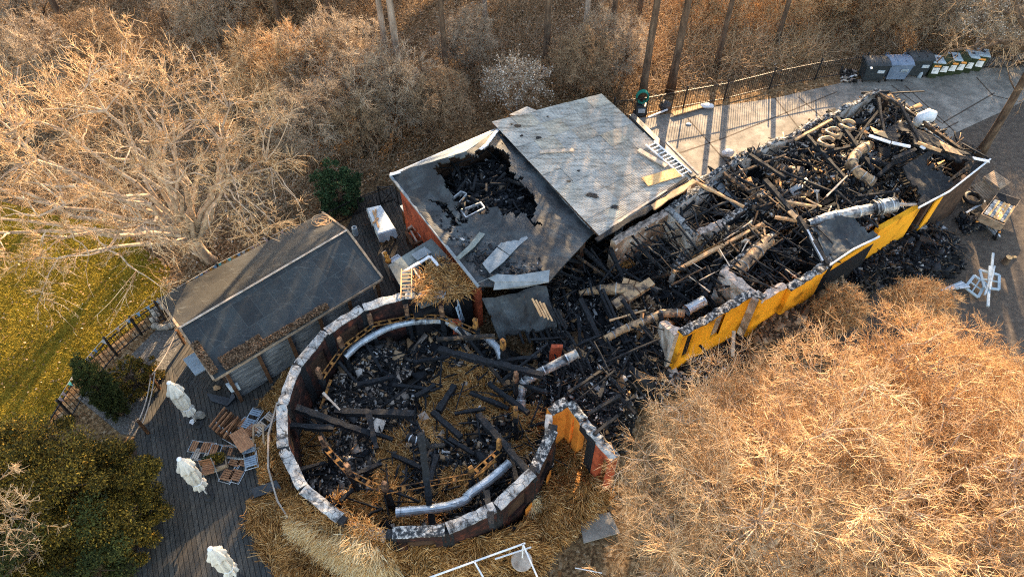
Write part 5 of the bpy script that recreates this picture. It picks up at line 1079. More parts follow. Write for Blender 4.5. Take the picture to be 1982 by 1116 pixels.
# low debris in the ruined middle hall
midpoly = PP([(1062,480),(1150,455),(1200,480),(1300,420),(1350,455),(1402,440),(1500,455),(1600,512),(1480,590),(1330,650),(1300,700),(1240,760),(1215,860),(1150,840),(1065,780),(1035,640),(985,560)], .6)
ob, hfm = mound('hall_debris', midpoly, .75, .5, M['ash'], 'black ash and debris over the collapsed hall between round ruin and yellow wall', 'debris', res=.13, s=.6, edge=.4, seed=8)
chunks('hall_rubble', midpoly, hfm, 15000, .042, 'chunk_dark', 'black charred rubble in the collapsed middle hall', 'rubble', tilt=.9, long=3)
chunks('hall_rubble', midpoly, hfm, 3000, .035, 'chunk', 'mixed pale and brown rubble in the collapsed middle hall', 'rubble', tilt=.9, long=4)
chunks('board_scraps', midpoly, hfm, 380, .13, 'chunk', 'torn boards and sheet scraps in the collapsed middle hall', 'boards', flat=.05, long=2.2, tilt=.5, zoff=.08)
chunks('ash_drifts', midpoly, hfm, 2200, .03, 'ashbits', 'pale ash and plaster bits in the collapsed middle hall', 'ash', flat=.6, zoff=.03)
sticks('charred_laths', midpoly, hfm, 480, .9, .065, 'char', 'tangle of charred battens in the collapsed middle hall', 'battens', dirs=np.array([-1.0, -1.1, .6, 2.0]), rise=.9)
sticks('splinters', midpoly, hfm, 190, .5, .035, 'char2', 'half burnt splinters in the collapsed middle hall', 'splinters', rise=.8)
chunks('ash_patch', zone([(1240,470),(1320,450),(1330,500),(1300,540),(1200,540)], .8), hfm, 2000, .03, 'chunk_pale', 'grey white ash in the spotted wallpaper room', 'ash', flat=.5)
chunks('splinters', zone([(1190,600),(1260,580),(1300,620),(1290,660),(1230,650)], 1.), hfm, 900, .035, 'chunk_warm', 'brown splintered laths below the long brown duct', 'splinters', long=6, flat=.2, zoff=.3)
chunks('splinters', zone([(1350,470),(1420,440),(1480,430),(1470,460),(1400,500)], 1.9), 2.0, 800, .035, 'chunk_warm', 'orange lath scraps on the open timber grid', 'splinters', long=6, flat=.2, tilt=1)

ov = PP([(1200,470),(1300,410),(1380,352),(1480,372),(1570,435),(1600,500),(1500,560),(1420,560),(1330,560)], 2.2)
sticks('charred_laths', ov, 1.9, 170, .95, .065, 'char', 'charred laths fallen across the open rooms and inner walls', 'laths', dirs=np.array([.6, 2.2, -1.0]), rise=.9, tilt=.35)
sticks('splinters', ov, 1.9, 90, .6, .045, 'chunk_warm', 'pale broken laths fallen across the open rooms and inner walls', 'laths', dirs=np.array([.6, 2.2]), rise=.8, tilt=.35)
chunks('wall_rubble', ov, 1.9, 1200, .05, 'chunk', 'charred bits lying on boards across the open rooms', 'rubble', zoff=.3, long=3) if False else None
# right end: remains of the roof
rf = empty('roof_remains', P(1830,330,0), 'charred corner of roof with boards and gutter at the right end of the burnt building', 'roof section')
C0 = P(1917,308,3.0)
slab('roofing', [P(1780,402,2.85), C0, P(1800,290,3.5), P(1748,322,3.5)], 40, 26, M['char'], rf, .08, jit=.25, hole=[[(1795,300),(1835,300),(1880,318),(1870,345),(1850,352),(1822,330),(1800,318)], [(1735,330),(1760,345),(1790,392),(1745,390)]])
MB().beam(P(1778,402,2.95), P(1838,370,3.0), .05, .07).build('gutter', M['white'], rf); MB().beam(P(1838,370,3.0), P(1917,308,3.05), .05, .07).build('gutter', M['white'], rf)
MB().beam(P(1862,278,3.0), P(1917,308,3.05), .05, .06).build('gutter', M['iron'], rf)
MB().beam(P(1884,306,3.25), P(1914,312,3.08), .16, .03).build('ridge_strip', M['white'], rf)
slab('roofing', [P(1688,262,3.5), P(1800,290,3.55), P(1880,300,3.1), P(1745,235,3.0)], 34, 20, M['char'], rf, .07, jit=.3, hole=[[(1735,255),(1765,250),(1775,285),(1745,290)]])
for a, b, w_ in (((1682,262),(1724,276),.14), ((1726,276),(1762,284),.14), ((1782,283),(1790,288),.12)): MB().beam(P(*a,3.62), P(*b,3.62), w_, .05).build('ridge_strip', M['white'], rf)
MB().beam(P(1776,276,3.68), P(1822,292,3.65), .06, .12, n=3, jit=.2).build('rafter', M['tan'], rf); 
mb = MB(); mb.add([P(1818,272,3.2), P(1845,285,3.5), P(1866,302,3.3), P(1830,292,3.65), P(1822,280,3.6)], [(0,1,2,3,4)]); mb.build('torn_board', M['tan'], rf)
mb = MB(); mb.add([P(1684,244,3.3), P(1692,258,3.7), P(1720,268,3.6), P(1712,254,3.75), P(1700,252,3.4)], [(0,1,2,3,4)]); mb.build('torn_board', M['tan'], rf)
for i in range(11):
    A = P(1728+i*2.2+rnd.uniform(-3,3), 306+i*5.2, 3.5-.1*i); B = P(1772+i*2.5+rnd.uniform(-6,6), 288+i*5.6, 3.55-.1*i)
    MB().beam(A, B, .15, .04, n=4, jit=.1).build('roof_board', M['char'] if i % 5 != 3 else M['char2'], rf)
for i in range(7):
    A = P(1762+i*2, 372+i*5-18, 2.6); B = P(1790+rnd.uniform(-5,3), 362+i*5-18, 2.7); MB().beam(A, B, .07, .05, n=2, jit=.2).build('batten', M['tan'] if i % 2 else M['char2'], rf)
for i in range(9): A = P(1836+i*5, 352-i*3, 3.1); B = P(1850+i*5, 338-i*4, 3.2); MB().beam(A, B, .05, .05).build('batten', M['char2'], rf)
# dark felt slab over the front right room
rs2 = empty('roof_slab', P(1640,460,0), 'dark ragged felt covered roof slab sloping to the front edge of the burnt building', 'roof section')
slab('roofing', [P(1608,510,2.5), P(1700,453,2.5), P(1640,412,2.9), P(1570,440,2.9)], 40, 34, M['felt_hip'], rs2, .08, jit=.3, hole=[[(1655,400),(1720,400),(1710,440),(1680,455),(1668,440),(1660,420)], [(1560,445),(1575,440),(1590,480),(1570,480)]])
MB().beam(P(1606,513,2.58), P(1652,482,2.6), .05, .08).build('edge_trim', M['white'], rs2); MB().beam(P(1652,482,2.6), P(1702,458,2.5), .05, .08).build('edge_trim', M['white'], rs2)
MB().beam(P(1545,420,3.0), P(1602,512,2.65), .14, .16, n=5, jit=.1).build('rafter', M['char'], rs2); MB().beam(P(1562,445,2.95), P(1592,505,2.7), .07, .08).build('rafter', M['steel'], rs2)
MB().beam(P(1528,408,2.9), P(1558,438,2.8), .2, .05).build('board', M['tan'], rs2)
# tall pink plaster slabs/slivers near (1330,470): long orange timber grid
gt = empty('timber_grid', P(1390,480,0), 'fallen open grid of orange brown timbers in the middle of the burnt building', 'timber frame')
for a, b, w_, mt in [((1304,526),(1400,474),.12,'tan'), ((1400,474),(1482,430),.10,'tan'), ((1340,498),(1398,468),.06,'orange_wood'), ((1408,480),(1478,450),.07,'char2'), ((1398,455),(1430,488),.06,'char2'), ((1430,440),(1456,478),.06,'char2'), ((1450,432),(1480,462),.06,'tan'), ((1380,470),(1400,500),.05,'tan'), ((1478,432),(1480,455),.06,'tan')]:
    MB().beam(P(*a,2.25), P(*b,2.35), w_, w_, n=5, jit=.2).build('timber', M[mt], gt)
# orange corner wall below the hall
oc = empty('orange_corner_wall', P(1110,810,0), 'orange painted corner wall with a burnt grey top right of the round ruin', 'wall')
o1, o2, o3, o4 = P(1064,796,2.4), P(1097,776,2.4), P(1130,812,2.4), P(1192,885,2.4)
wall(oc, [flat(o1), flat(o2)], 2.4, .3, M['orange'], M['burntcap'], rag=.04)
wall(oc, [flat(o2)+Vector((.1,-.05,0)), flat(o3)], 2.4, .26, M['orange'], M['burntcap'], rag=.04, holes=[(0,.42,.62,.2,2.1)])
wall(oc, [flat(o3), flat(P(1146,832,2.4))], 2.35, .26, M['char'], M['wallcap'], rag=.05, z0=1.9)
wall(oc, [flat(P(1146,832,2.4)), flat(P(1160,850,2.4))], 2.35, .26, M['char'], M['wallcap'], rag=.05)
wall(oc, [flat(P(1160,850,2.4)), flat(o4)], 2.35, .26, M['redwall'], M['wallcap'], rag=.05, holes=[(0,.3,.8,.3,2.0)])
wall(oc, [flat(P(1062,802,2.4)), flat(P(1062,828,2.4))], [2.4,2.2], .16, M['plaster'], M['pinkcap'])
fb = M['char']
# small red remnants
for (x, y, z, h, lab) in [(1092,690,1.2,1.2,'red brown wall stub between round ruin and blackened rafters'), (900,640,1.0,1.3,'red brown wall stub beside the short grey ladder')]:
    p = P(x, y, z); r_ = tag(MB().beam((p.x-.3,p.y+.1,0), (p.x-.28,p.y+.1,z+.5), .35, .12, up=(0,1,0), n=4, jit=.15).build('wall_stub', M['redwall']), lab, 'wall stub')

# ================================================================= charred timbers, each lying where the photograph shows it
beams = [ # x0 y0 z0 x1 y1 z1 width material region
 (849,676,1.5,1052,727,1.7,.20,'char','r'),(845,656,1.8,958,650,1.9,.12,'char2','r'),(887,633,1.7,934,690,1.1,.10,'char','r'),(942,702,1.0,987,757,.8,.11,'char2','r'),(573,789,1.9,717,841,1.0,.20,'char','r'),
 (556,823,1.7,646,829,1.4,.16,'char','r'),(648,796,1.2,802,802,1.2,.20,'char','r'),(713,801,1.3,729,868,1.0,.17,'char','r'),(579,910,1.4,630,894,1.2,.12,'char','r'),(688,918,1.0,739,896,1.0,.14,'char','r'),
 (658,969,1.0,684,947,1.0,.12,'char','r'),(692,745,.9,761,729,.9,.16,'char','r'),(926,805,1.3,1037,929,2.2,.19,'char','r'),(946,742,1.0,1023,799,1.3,.16,'char','r'),(837,797,.8,893,847,.9,.17,'char','r'),
 (869,849,.8,918,878,.8,.14,'char','r'),(879,746,.8,849,795,.8,.20,'char','r'),(805,768,.8,842,745,.8,.15,'char','r'),(800,700,.8,870,690,.9,.10,'char','r'),(845,880,.9,832,935,.9,.18,'char','r'),
 (700,650,1.2,740,720,.6,.10,'char','r'),(625,760,1.5,665,800,1.2,.08,'plank','r'),(910,760,.8,985,790,.9,.13,'char','r'),(880,800,.7,940,790,.8,.10,'char','r'),(760,745,.7,830,752,.7,.12,'char','r'),
 (1000,740,1.2,1060,760,1.4,.12,'char','r'),(960,700,1.2,1040,690,1.5,.12,'char','r'),(975,735,1.3,1060,665,1.6,.10,'char','r'),(600,800,1.4,640,870,1.2,.10,'char2','r'),(640,735,1.4,620,790,1.3,.08,'orange_wood','r'),
 (655,700,1.3,690,740,.8,.09,'char','r'),(960,890,1.5,900,940,1.2,.08,'orange_wood','r'),(985,860,1.2,1000,930,1.5,.12,'char','r'),(760,880,.7,815,905,.8,.14,'char','r'),(700,830,.9,760,850,.8,.12,'char','r'),
 (1123,579,1.7,1180,699,.9,.17,'char','h'),(1166,559,1.9,1227,689,.9,.11,'char','h'),(1160,562,1.85,1220,690,.85,.08,'char','h'),(1204,579,1.8,1261,663,1.0,.12,'char','h'),(1277,606,1.8,1293,661,1.0,.12,'char','h'),
 (1170,665,1.1,1240,712,.6,.16,'char','h'),(1119,667,1.3,1164,648,1.4,.10,'char','h'),(1119,608,1.3,1125,699,.7,.12,'char','h'),(1078,606,1.4,1095,638,1.1,.14,'char','h'),(1129,480,2.1,1184,535,1.5,.12,'char','h'),
 (1143,480,2.1,1176,527,1.5,.08,'char','h'),(1089,514,1.8,1129,527,1.6,.07,'char2','h'),(1060,492,2.2,1125,508,1.8,.09,'char','h'),(1115,494,2.1,1178,539,1.5,.08,'char2','h'),(1180,480,2.1,1204,535,1.5,.17,'char','h'),
 (1090,560,1.2,1110,640,.9,.10,'char','h'),(1130,700,.8,1160,790,.6,.14,'char','h'),(1180,700,.8,1230,760,.5,.12,'char','h'),(1095,700,1.0,1080,770,.8,.10,'char','h'),(1240,600,1.4,1300,660,.9,.09,'char','h'),
 (1065,520,2.0,1120,540,1.6,.10,'char','h'),(1300,560,1.4,1360,600,1.2,.10,'char','h'),(1340,520,1.8,1310,570,1.2,.13,'char','h'),(1378,548,2.0,1352,590,1.6,.14,'char','h'),(1400,498,2.0,1368,545,1.6,.12,'char','h'),
 (1260,540,1.2,1330,520,1.3,.08,'char2','h'),(1230,500,1.2,1290,520,1.2,.10,'char','h'),(1300,430,1.4,1350,420,1.4,.10,'char','h'),(1380,400,1.6,1420,430,1.6,.12,'felt_patch','h'),(1100,760,2.0,1190,700,1.0,.10,'char','h'),
 (1140,800,2.45,1200,765,2.2,.10,'char','h'),(1150,840,2.45,1195,805,2.2,.10,'char','h'),(1160,770,2.0,1170,740,1.6,.12,'char','h'),(1190,760,1.6,1230,800,1.4,.12,'char','h'),(1180,620,1.5,1250,600,1.5,.06,'tan','h'),
 (1420,520,2.0,1520,540,1.8,.07,'char','h'),(1450,550,1.9,1540,500,1.9,.06,'char','h'),(1470,510,1.9,1500,560,1.8,.07,'char','h'),(1500,490,2.0,1530,545,1.9,.06,'char','h'),(1480,475,2.2,1560,510,2.0,.12,'char','h'),
 (1345,352,2.9,1440,400,2.7,.10,'tan','b'),(1400,335,2.9,1480,392,2.6,.11,'char2','b'),(1480,350,2.8,1550,430,2.8,.17,'char','b'),(1560,260,2.9,1640,350,2.8,.14,'char','b'),(1620,228,3.1,1690,330,2.9,.12,'char','b'),
 (1700,190,3.2,1712,262,3.3,.12,'char','b'),(1700,215,3.1,1640,290,2.8,.10,'char','b'),(1450,300,2.9,1520,345,2.8,.12,'char','b'),(1510,330,2.8,1610,370,2.8,.08,'char','b'),(1600,380,2.9,1640,340,2.9,.06,'plank','b'),
 (1590,400,2.9,1560,385,2.9,.06,'tan','b'),(1620,370,2.9,1700,440,2.7,.07,'char','b'),(1640,300,2.9,1720,320,2.9,.16,'char','b'),(1700,340,2.9,1750,300,3.3,.16,'char','b'),(1660,380,2.8,1740,370,2.8,.10,'char','b'),
 (1740,200,2.9,1790,290,3.4,.12,'char','b'),(1700,180,3.0,1790,235,2.9,.12,'char2','b'),(1790,240,2.9,1860,290,3.0,.12,'char2','b'),(1540,270,2.9,1610,232,3.0,.09,'tan','b'),(1400,345,2.8,1520,300,2.8,.08,'char2','b'),
 (1735,396,2.85,1785,395,2.8,.09,'plank','b'),(1580,300,2.8,1660,280,2.9,.12,'char','b'),(1520,390,2.8,1580,400,2.9,.08,'tan','b'),(1500,420,2.7,1560,430,2.8,.09,'tan','b'),(1470,400,2.6,1540,380,2.8,.06,'char2','b')]
BL_ = {'r': ('charred timber lying among the straw and rubble inside the round ruin', 'charred timbers in the round ruin'),
       'h': ('charred timber fallen across the black middle hall between round ruin and yellow wall', 'charred timbers in the middle hall'),
       'b': ('charred timber lying on the collapsed roof of the right half of the burnt building', 'charred timbers on the right hand debris')}
special = {0:'longest blackened beam running across the top right of the round ruin', 1:'knobbly brown charred branch like beam below the hanging roof slab', 4:'long black beam running from the left wall into the round ruin', 6:'thick horizontal black beam in the left half of the round ruin', 12:'long black beam leaning over the lower right ring wall', 35:'thick black rafter at the left of the row above the elbow duct', 36:'double black rafter crossing both brown ducts', 38:'black rafter right of the double rafter crossing the long brown duct', 80:'long dark beam ending at the top of the dark felt roof slab'}
special = {}
for i, b in enumerate(beams):
    lab, g_ = BL_[b[8]]; mid = ((b[0]+b[3])/2, (b[1]+b[4])/2); L_ = math.hypot(b[3]-b[0], b[4]-b[1])
    tag(MB().beam(P(b[0],b[1],b[2]), P(b[3],b[4],b[5]), b[6], b[6]*1.05, n=max(3, int(L_/10)), jit=.2, taper=rnd.uniform(.7,1)).build('charred_timber', M[b[7]]), lab, 'timber', g_)
# tall leaning timber in front of the ring
tl = empty('leaning_timber', P(843,1062,.3), 'tall black timber standing up from the bottom of the round wall', 'timber')
MB().beam(P(843,1068,.35), P(815,838,3.3), .19, .19, n=14, jit=.22).build('upright', M['char'], tl); MB().beam(P(815,840,3.2), P(828,862,2.8), .13, .13, n=3, jit=.2).build('brace', M['char'], tl); MB().beam(P(828,864,2.8), P(860,860,2.7), .09, .08, n=3, jit=.2).build('brace', M['char'], tl)
tag(MB().beam(P(942,952,1.8), P(952,1018,2.6), .16, .16, n=6, jit=.25).build('charred_timber', M['char']), 'black stump of timber leaning across the lower right wall top', 'timber')
tag(MB().beam(P(1010,930,1.2), P(895,1030,1.4), .22, .12, n=6, jit=.2).build('charred_timber', M['char']), 'black rafters lying outside against the lower right ring wall', 'timber')
tag(MB().prism([tuple(p) for p in PP([(880,1112,.5),(905,1095,.5),(985,1015,.9),(1000,1020,.9),(930,1095,.5),(915,1118,.5)])], .1, None).build('burnt_sheet', M['char']), 'black charred roof panel lying behind the white metal frame', 'panel')
tag(MB().prism([tuple(p) for p in PP([(486,945,.35),(535,928,.5),(545,945,.45),(492,962,.3)])], .06, None).build('black_crate_lid', M['blackplastic']), 'ribbed black panel lying on the straw left of the ring wall', 'panel')

# ================================================================= thatch outside the ring
def thatch(name, px, z0, n, ln, mat, label, dirv=None, spread=.5, res=.14, amp=.25, seed=0, lift=.22, wd=.0095, edge=.7, zp=.3, bed=True):
    pl = PP([(a, b) for a, b in px], zp); ob, hf = mound('straw_pile', pl, z0, amp, M['straw_bed'], label, 'straw', res=res, s=.8, edge=edge, seed=seed)
    strands('straw', pl, hf, n, ln, mat, None, None, wd=wd, dirv=dirv, spread=spread, lift=lift, parent=ob)
radial = lambda x, y: np.arctan2(y-CY, x-CX)
thatch('thatch', [(470,965),(560,945),(640,1000),(760,1050),(1000,1010),(1050,1000),(1060,1060),(1000,1200),(560,1180),(500,1060)], lambda x, y: .25+1.1*np.clip(1-(np.hypot(x-CX, y-CY)-RAD)/1.0, 0, 1), 34000, .34, 'straw', 'brown straw spread outside the lower edge of the round wall', seed=3)
thatch('thatch', [(560,975),(640,1000),(740,1045),(790,1100),(720,1110),(640,1060),(570,1010)], lambda x, y: 1.0+.9*np.clip(1-(np.hypot(x-CX, y-CY)-RAD+.1)/1.6, 0, 1), 22000, .42, 'straw_gold', 'bright golden thatch bundle slumped over the lower left of the round wall', dirv=lambda x, y: radial(x, y), spread=.38, amp=.4, edge=.3, zp=1.3, lift=.25)
gp = PP([(560,975),(640,1000),(740,1045),(790,1100),(720,1110),(640,1060),(570,1010)], 1.3)
strands('loose_straw', gp, lambda x, y: 1.25+.9*np.clip(1-(np.hypot(x-CX, y-CY)-RAD+.1)/1.6, 0, 1)+.3*(fbm(x, y, .8, 0)-.5), 1600, .3, 'straw', 'loose brown straw tangled over the bright thatch bundle', 'straw', spread=3, wd=.008)
thatch('thatch', [(480,840),(545,830),(560,900),(560,960),(500,950)], .3, 4200, .3, 'straw', 'brown straw piled left of the round wall beside the folding chairs', seed=5)
thatch('thatch', [(1045,930),(1160,890),(1180,960),(1120,1010),(1060,1060),(1000,1020)], .35, 6000, .3, 'straw', 'dark brown straw outside the right side of the round wall', seed=7)
thatch('thatch', [(560,700),(500,770),(530,830),(545,770),(590,690)], .15, 1800, .25, 'straw', 'thin straw between the shed wall and the round wall', seed=9)
thatch('thatch', [(1075,800),(1100,790),(1150,860),(1170,900),(1090,930),(1064,860)], .25, 3000, .28, 'straw', 'dark straw in the corner below the orange wall', seed=10)
thatch('thatch', [(1010,960),(1040,955),(1042,985),(1015,990)], .45, 900, .3, 'straw_gold', 'small tuft of bright golden thatch by the lower right wall', seed=11, edge=.2)
# ================================================================= parasols
def parasol(base, label, seed):
    rd = random.Random(seed); root = empty('closed_parasol', base, label, 'parasol', 'closed cream parasols on the deck'); b = Vector(base)
    MB().tube([b, b+Vector((0,0,2.6))], .028, 10).build('pole', M['white'], root, True)
    MB().lathe(b+Vector((0,0,2.60)), [(.07,0),(.075,.03),(.05,.07),(.01,.085)], 14).build('cap', M['white'], root, True)
    n = 60; prof = [(2.60,.05),(2.50,.10),(2.3,.17),(2.12,.225),(2.02,.235),(1.98,.17),(1.75,.19),(1.5,.20),(1.3,.16),(1.12,.11),(1.02,.17),(.86,.19)]; vs = []
    for k, (z, r) in enumerate(prof):
        for i in range(n):
            a = 2*math.pi*i/n; tri = abs(((8*a/(2*math.pi)+k*.07) % 1)*2-1)*2-1; fold = 1+.28*(min(k, 5)/5)*tri+.01*rd.uniform(-1, 1)*(k > 1)
            vs.append(b+Vector((math.cos(a)*r*fold, math.sin(a)*r*fold, z+(.03*rd.uniform(-1, 1)+.05*tri if k >= 10 else .006*rd.uniform(-1,1)*(k>0))+(.06*tri if k in (3, 4) else 0))))
    fs = [(n*k+i, n*k+(i+1)%n, n*k+n+(i+1)%n, n*k+n+i)[::-1] for k in range(len(prof)-1) for i in range(n)]
    MB().add(vs, fs).build('canopy', M['canvas'], root, True)
    MB().tube([b+Vector(((.12)*math.cos(a), .12*math.sin(a), 1.12)) for a in np.linspace(0, 6.28, 16)], .03, 6).build('tie_strap', M['white'], root)
    MB().lathe(b, [(.16,0),(.16,.05),(.06,.07),(.05,.3)], 16).build('stand', M['deckdark'], root)
parasol(P(384,822,.1), 'closed cream parasol nearest the shed with a stone at its foot', 1)
parasol(P(406,962,.1), 'closed cream parasol in the middle beside the dark evergreen', 2)
parasol(P(465,1124,.1), 'closed cream parasol at the bottom edge of the photo', 3)
def rock(c, s, mat, name, label, cat='stone', seed=1):
    rd = random.Random(seed); mb = MB(); vs = []; n = 9; c = Vector(c)
    for k in range(6):
        th = math.pi*k/5
        for i in range(n): a = 2*math.pi*i/n; f = 1+rd.uniform(-.18,.18); vs.append(c+Vector((s[0]*math.sin(th)*math.cos(a)*f, s[1]*math.sin(th)*math.sin(a)*f, s[2]*(-math.cos(th)+1))))
    fs = [(n*k+i, n*k+(i+1)%n, n*k+n+(i+1)%n, n*k+n+i) for k in range(5) for i in range(n)]
    return tag(mb.add(vs, fs).build(name, M[mat]), label, cat)
rock(P(388,806,.1), (.2,.17,.11), 'stone', 'stone_block', 'brown stone block at the foot of the parasol nearest the shed', seed=4)
rock(P(421,752,.1), (.14,.11,.06), 'tan', 'stone_lump', 'pale lump of stone on the deck below the shed corner', seed=5)
mb = MB(); q = PP([(368,812,.14),(376,808,.2),(390,824,.14),(378,824,.12),(366,818,.12)]); tag(mb.prism([tuple(p) for p in q], .02, None).build('paper_scrap', M['white']), 'crumpled white paper lying at the foot of the parasol nearest the shed', 'paper')
tag(MB().prism([tuple(p) for p in PP([(400,760,.3),(445,770,.2),(450,755,.3),(455,768,.25),(440,785,.15),(408,775,.2)])], .1, None).build('black_sheet', M['blackplastic']), 'heap of black plastic sheeting on the deck by the shed post', 'plastic sheet')
tag(MB().prism([tuple(p) for p in PP([(436,742,1.0),(457,735,1.0),(461,744,1.0),(442,750,1.0)])], .3, None).build('white_carton', M['cloth']), 'white carton tucked under the shed eave', 'box')
def stones():
    k = 0
    for i, (x, y) in enumerate([(298,605),(303,612),(300,622),(303,634),(314,637),(324,636),(334,633),(318,598),(308,600)]):
        rock(P(x, y, 0), (.17,.13,.12), 'stone', 'stone_block', 'grey stone of the small ring left of the shed roof corner', seed=20+i)['group'] = 'grey stones in a ring by the shed'
stones()
# rope rail beside the deck
rp = empty('rope_rail', P(290,735,0), 'slack rope rail along the edge of the deck left of the parasols', 'rope')
for a, b in [((342,640),(292,728)), ((292,728),(268,815)), ((300,720),(276,818))]:
    A, B = P(*a,.9), P(*b,.9); MB().tube([A.lerp(B, t)+Vector((0,0,-.12*math.sin(math.pi*t))) for t in np.linspace(0,1,9)], .02, 6).build('rope', M['plank'], rp)
for q in ((342,640),(292,728),(268,815)): p = P(*q,.9); MB().beam((p.x,p.y,0), (p.x,p.y,.95), .08, .08).build('post', M['postwood'], rp)
# ================================================================= folding chairs and tables
def chair_folded(c, ang, seatmat, label, tilt=0, kind='folded'):
    "folding chair: metal frame with slatted seat and back"
    c = Vector(c); root = empty('folding_chair', c, label, 'chair', 'folding slatted chairs by the round ruin')
    Rz = Matrix.Rotation(ang, 3, 'Z') @ Matrix.Rotation(tilt, 3, 'X')
    def W(x, y, z): return c+Rz@Vector((x, y, z))
    if kind == 'open':
        for s in (-1, 1):
            MB().tube([W(.2*s,-.22,0), W(.2*s,.0,.45), W(.2*s,.12,.86)], .014, 6).build('frame_tube', M['steel'], root)
            MB().tube([W(.18*s,.24,0), W(.18*s,-.16,.45)], .014, 6).build('frame_tube', M['steel'], root)
        for i in range(6): MB().beam(W(-.19,-.17+.07*i,.46), W(.19,-.17+.07*i,.46), .05, .018).build('seat_slat', M[seatmat], root)
        for i in range(3): MB().beam(W(-.19,.06+.02*i,.66+.08*i), W(.19,.06+.02*i,.66+.08*i), .018, .055).build('back_slat', M[seatmat], root)
    else:
        for s in (-1, 1):
            MB().tube([W(.2*s,-.45,.02), W(.2*s,.42,.03)], .014, 6).build('frame_tube', M['steel'], root)
            MB().tube([W(.17*s,-.40,.05), W(.17*s,.25,.05)], .012, 6).build('frame_tube', M['steel'], root)
        for y in (-.43, .40): MB().tube([W(-.2,y,.03), W(.2,y,.03)], .012, 6).build('crossbar', M['steel'], root)
        for i in range(5): MB().beam(W(-.18,-.34+.075*i,.075), W(.18,-.34+.075*i,.075), .055, .018).build('seat_slat', M[seatmat], root)
        for i in range(3): MB().beam(W(-.18,.17+.075*i,.06), W(.18,.17+.075*i,.06), .055, .018).build('back_slat', M[seatmat], root)
for (x, y, z, ang, mt, kd, lab) in [
    (488,812,.3,-.3,'bluewood','folded','blue grey slatted chair lying at the top right of the furniture pile'),
    (485,884,.35,.35,'bluewood','folded','blue grey slatted chair lying on the corner of the brown table'),
    (391,866,.1,1.45,'teak','folded','brown slatted chair lying at the left of the furniture pile'),
    (396,882,.1,1.4,'plank','folded','grey slatted chair lying below the leftmost brown chair'),
    (430,872,.15,1.5,'teak','folded','brown slatted chair lying left of the brown table corner'),
    (450,876,.2,1.5,'char2','folded','dark slatted chair lying under the brown table corner'),
    (447,910,.1,-.25,'teak','folded','left of two brown chairs lying side by side at the bottom of the pile'),
    (464,910,.1,-.25,'teak','folded','right of two brown chairs lying side by side at the bottom of the pile'),
    (412,918,.1,.2,'teak','open','brown slatted chair standing against the wooden planter'),
    (480,828,.3,.9,'teak','folded','brown slatted chair half hidden behind the brown table'),
    (512,820,.3,-.6,'plank','folded','grey slatted chair lying against the broken outer rail')]:
    chair_folded(P(x, y, z), ang, mt, lab, 0, kd)
# table top of brown boards
tc = [P(443,842,.75), P(470,826,.75), P(493,861,.75), P(466,876,.75)]
tt = empty('slatted_table', (sum(tc, Vector())/4).xy.to_3d()+Vector((0,0,.1)), 'brown slatted folding table on top of the furniture pile', 'table')
for i in range(7):
    t = (i+.5)/7; a = tc[0].lerp(tc[1], t); b = tc[3].lerp(tc[2], t); MB().beam(a, b, (tc[1]-tc[0]).length/7*.92, .025).build('board', M['teak'], tt)
for t in (.15, .85): MB().beam(tc[0].lerp(tc[3], t)-Vector((0,0,.03)), tc[1].lerp(tc[2], t)-Vector((0,0,.03)), .04, .03).build('batten', M['postwood'], tt)
for p in tc: q = p.lerp(sum(tc, Vector())/4, .15); MB().tube([(q.x,q.y,.1),(q.x,q.y,.72)], .015, 6).build('leg', M['steel'], tt)
# stack of folded table tops standing on edge
for i, (a, b) in enumerate([((412,828),(442,790)), ((418,833),(446,800)), ((424,838),(455,800)), ((432,842),(462,815)), ((440,848),(468,808))]):
    A, B = P(*a,.55), P(*b,.55); r_ = empty('folded_table', A, None, 'table', 'folded tables standing on edge'); nrm = off(A, B, 1)
    r_['label'] = 'folded brown slatted table standing on edge in a row beside the tabletop'
    for k in range(4): MB().beam(A+Vector((0,0,-.36+.11*k))+nrm*.05*k, B+Vector((0,0,-.36+.11*k))+nrm*.05*k, .025, .10).build('board', M['teak'] if k == 3 else M['postwood'], r_)
    MB().beam(A+(B-A)*.2+Vector((0,0,-.4)), A+(B-A)*.25+Vector((0,0,.05)), .03, .03).build('leg', M['steel'], r_)
# wire bundle
wm = empty('chair_frames', P(445,860,.2), 'tangle of bare metal chair frames beside the brown table', 'frames')
for i in range(9):
    A = P(430+i*2, 848+i*1.2, .3+.02*i); B = P(458+i*1.5, 866+i*.6, .35); MB().tube([A, A.lerp(B,.5)+Vector((0,0,.05)), B], .012, 5).build('frame_tube', M['steel'], wm)
# planter with herbs
pt = empty('planter_box', P(412,895,.1), 'weathered planter box with green and yellow plants among the chairs', 'planter'); pc = [P(390,892,.35), P(435,880,.35), P(438,898,.35), P(392,912,.35)]
for i in range(4):
    a, b = pc[i], pc[(i+1)%4]; MB().beam(a-Vector((0,0,.13)), b-Vector((0,0,.13)), .04, .26).build('side_board', M['pallet'], pt)
MB().prism([(p.x, p.y) for p in pc], .12, .3).build('soil', M['soil'], pt)
for i, (x, y) in enumerate([(402,893),(412,890),(425,886)]):
    c = P(x, y, .35); n = 700; d = norm(rng.normal(size=(n,3))); d[:,2] = abs(d[:,2]); p = np.array(c)+d*(rng.random((n,1))**.5)*.2; a = norm(d+rng.normal(size=(n,3))*.6); b = norm(np.cross(a, rng.normal(size=(n,3)))); s = .04
    v = np.stack([p, p+a*s*.5-b*s*.4, p+a*s, p+a*s*.5+b*s*.4], 1).reshape(-1,3); npmesh('plant', v, np.arange(4*n).reshape(-1,4), M['yew'] if i else M['bushleaf'], pt)
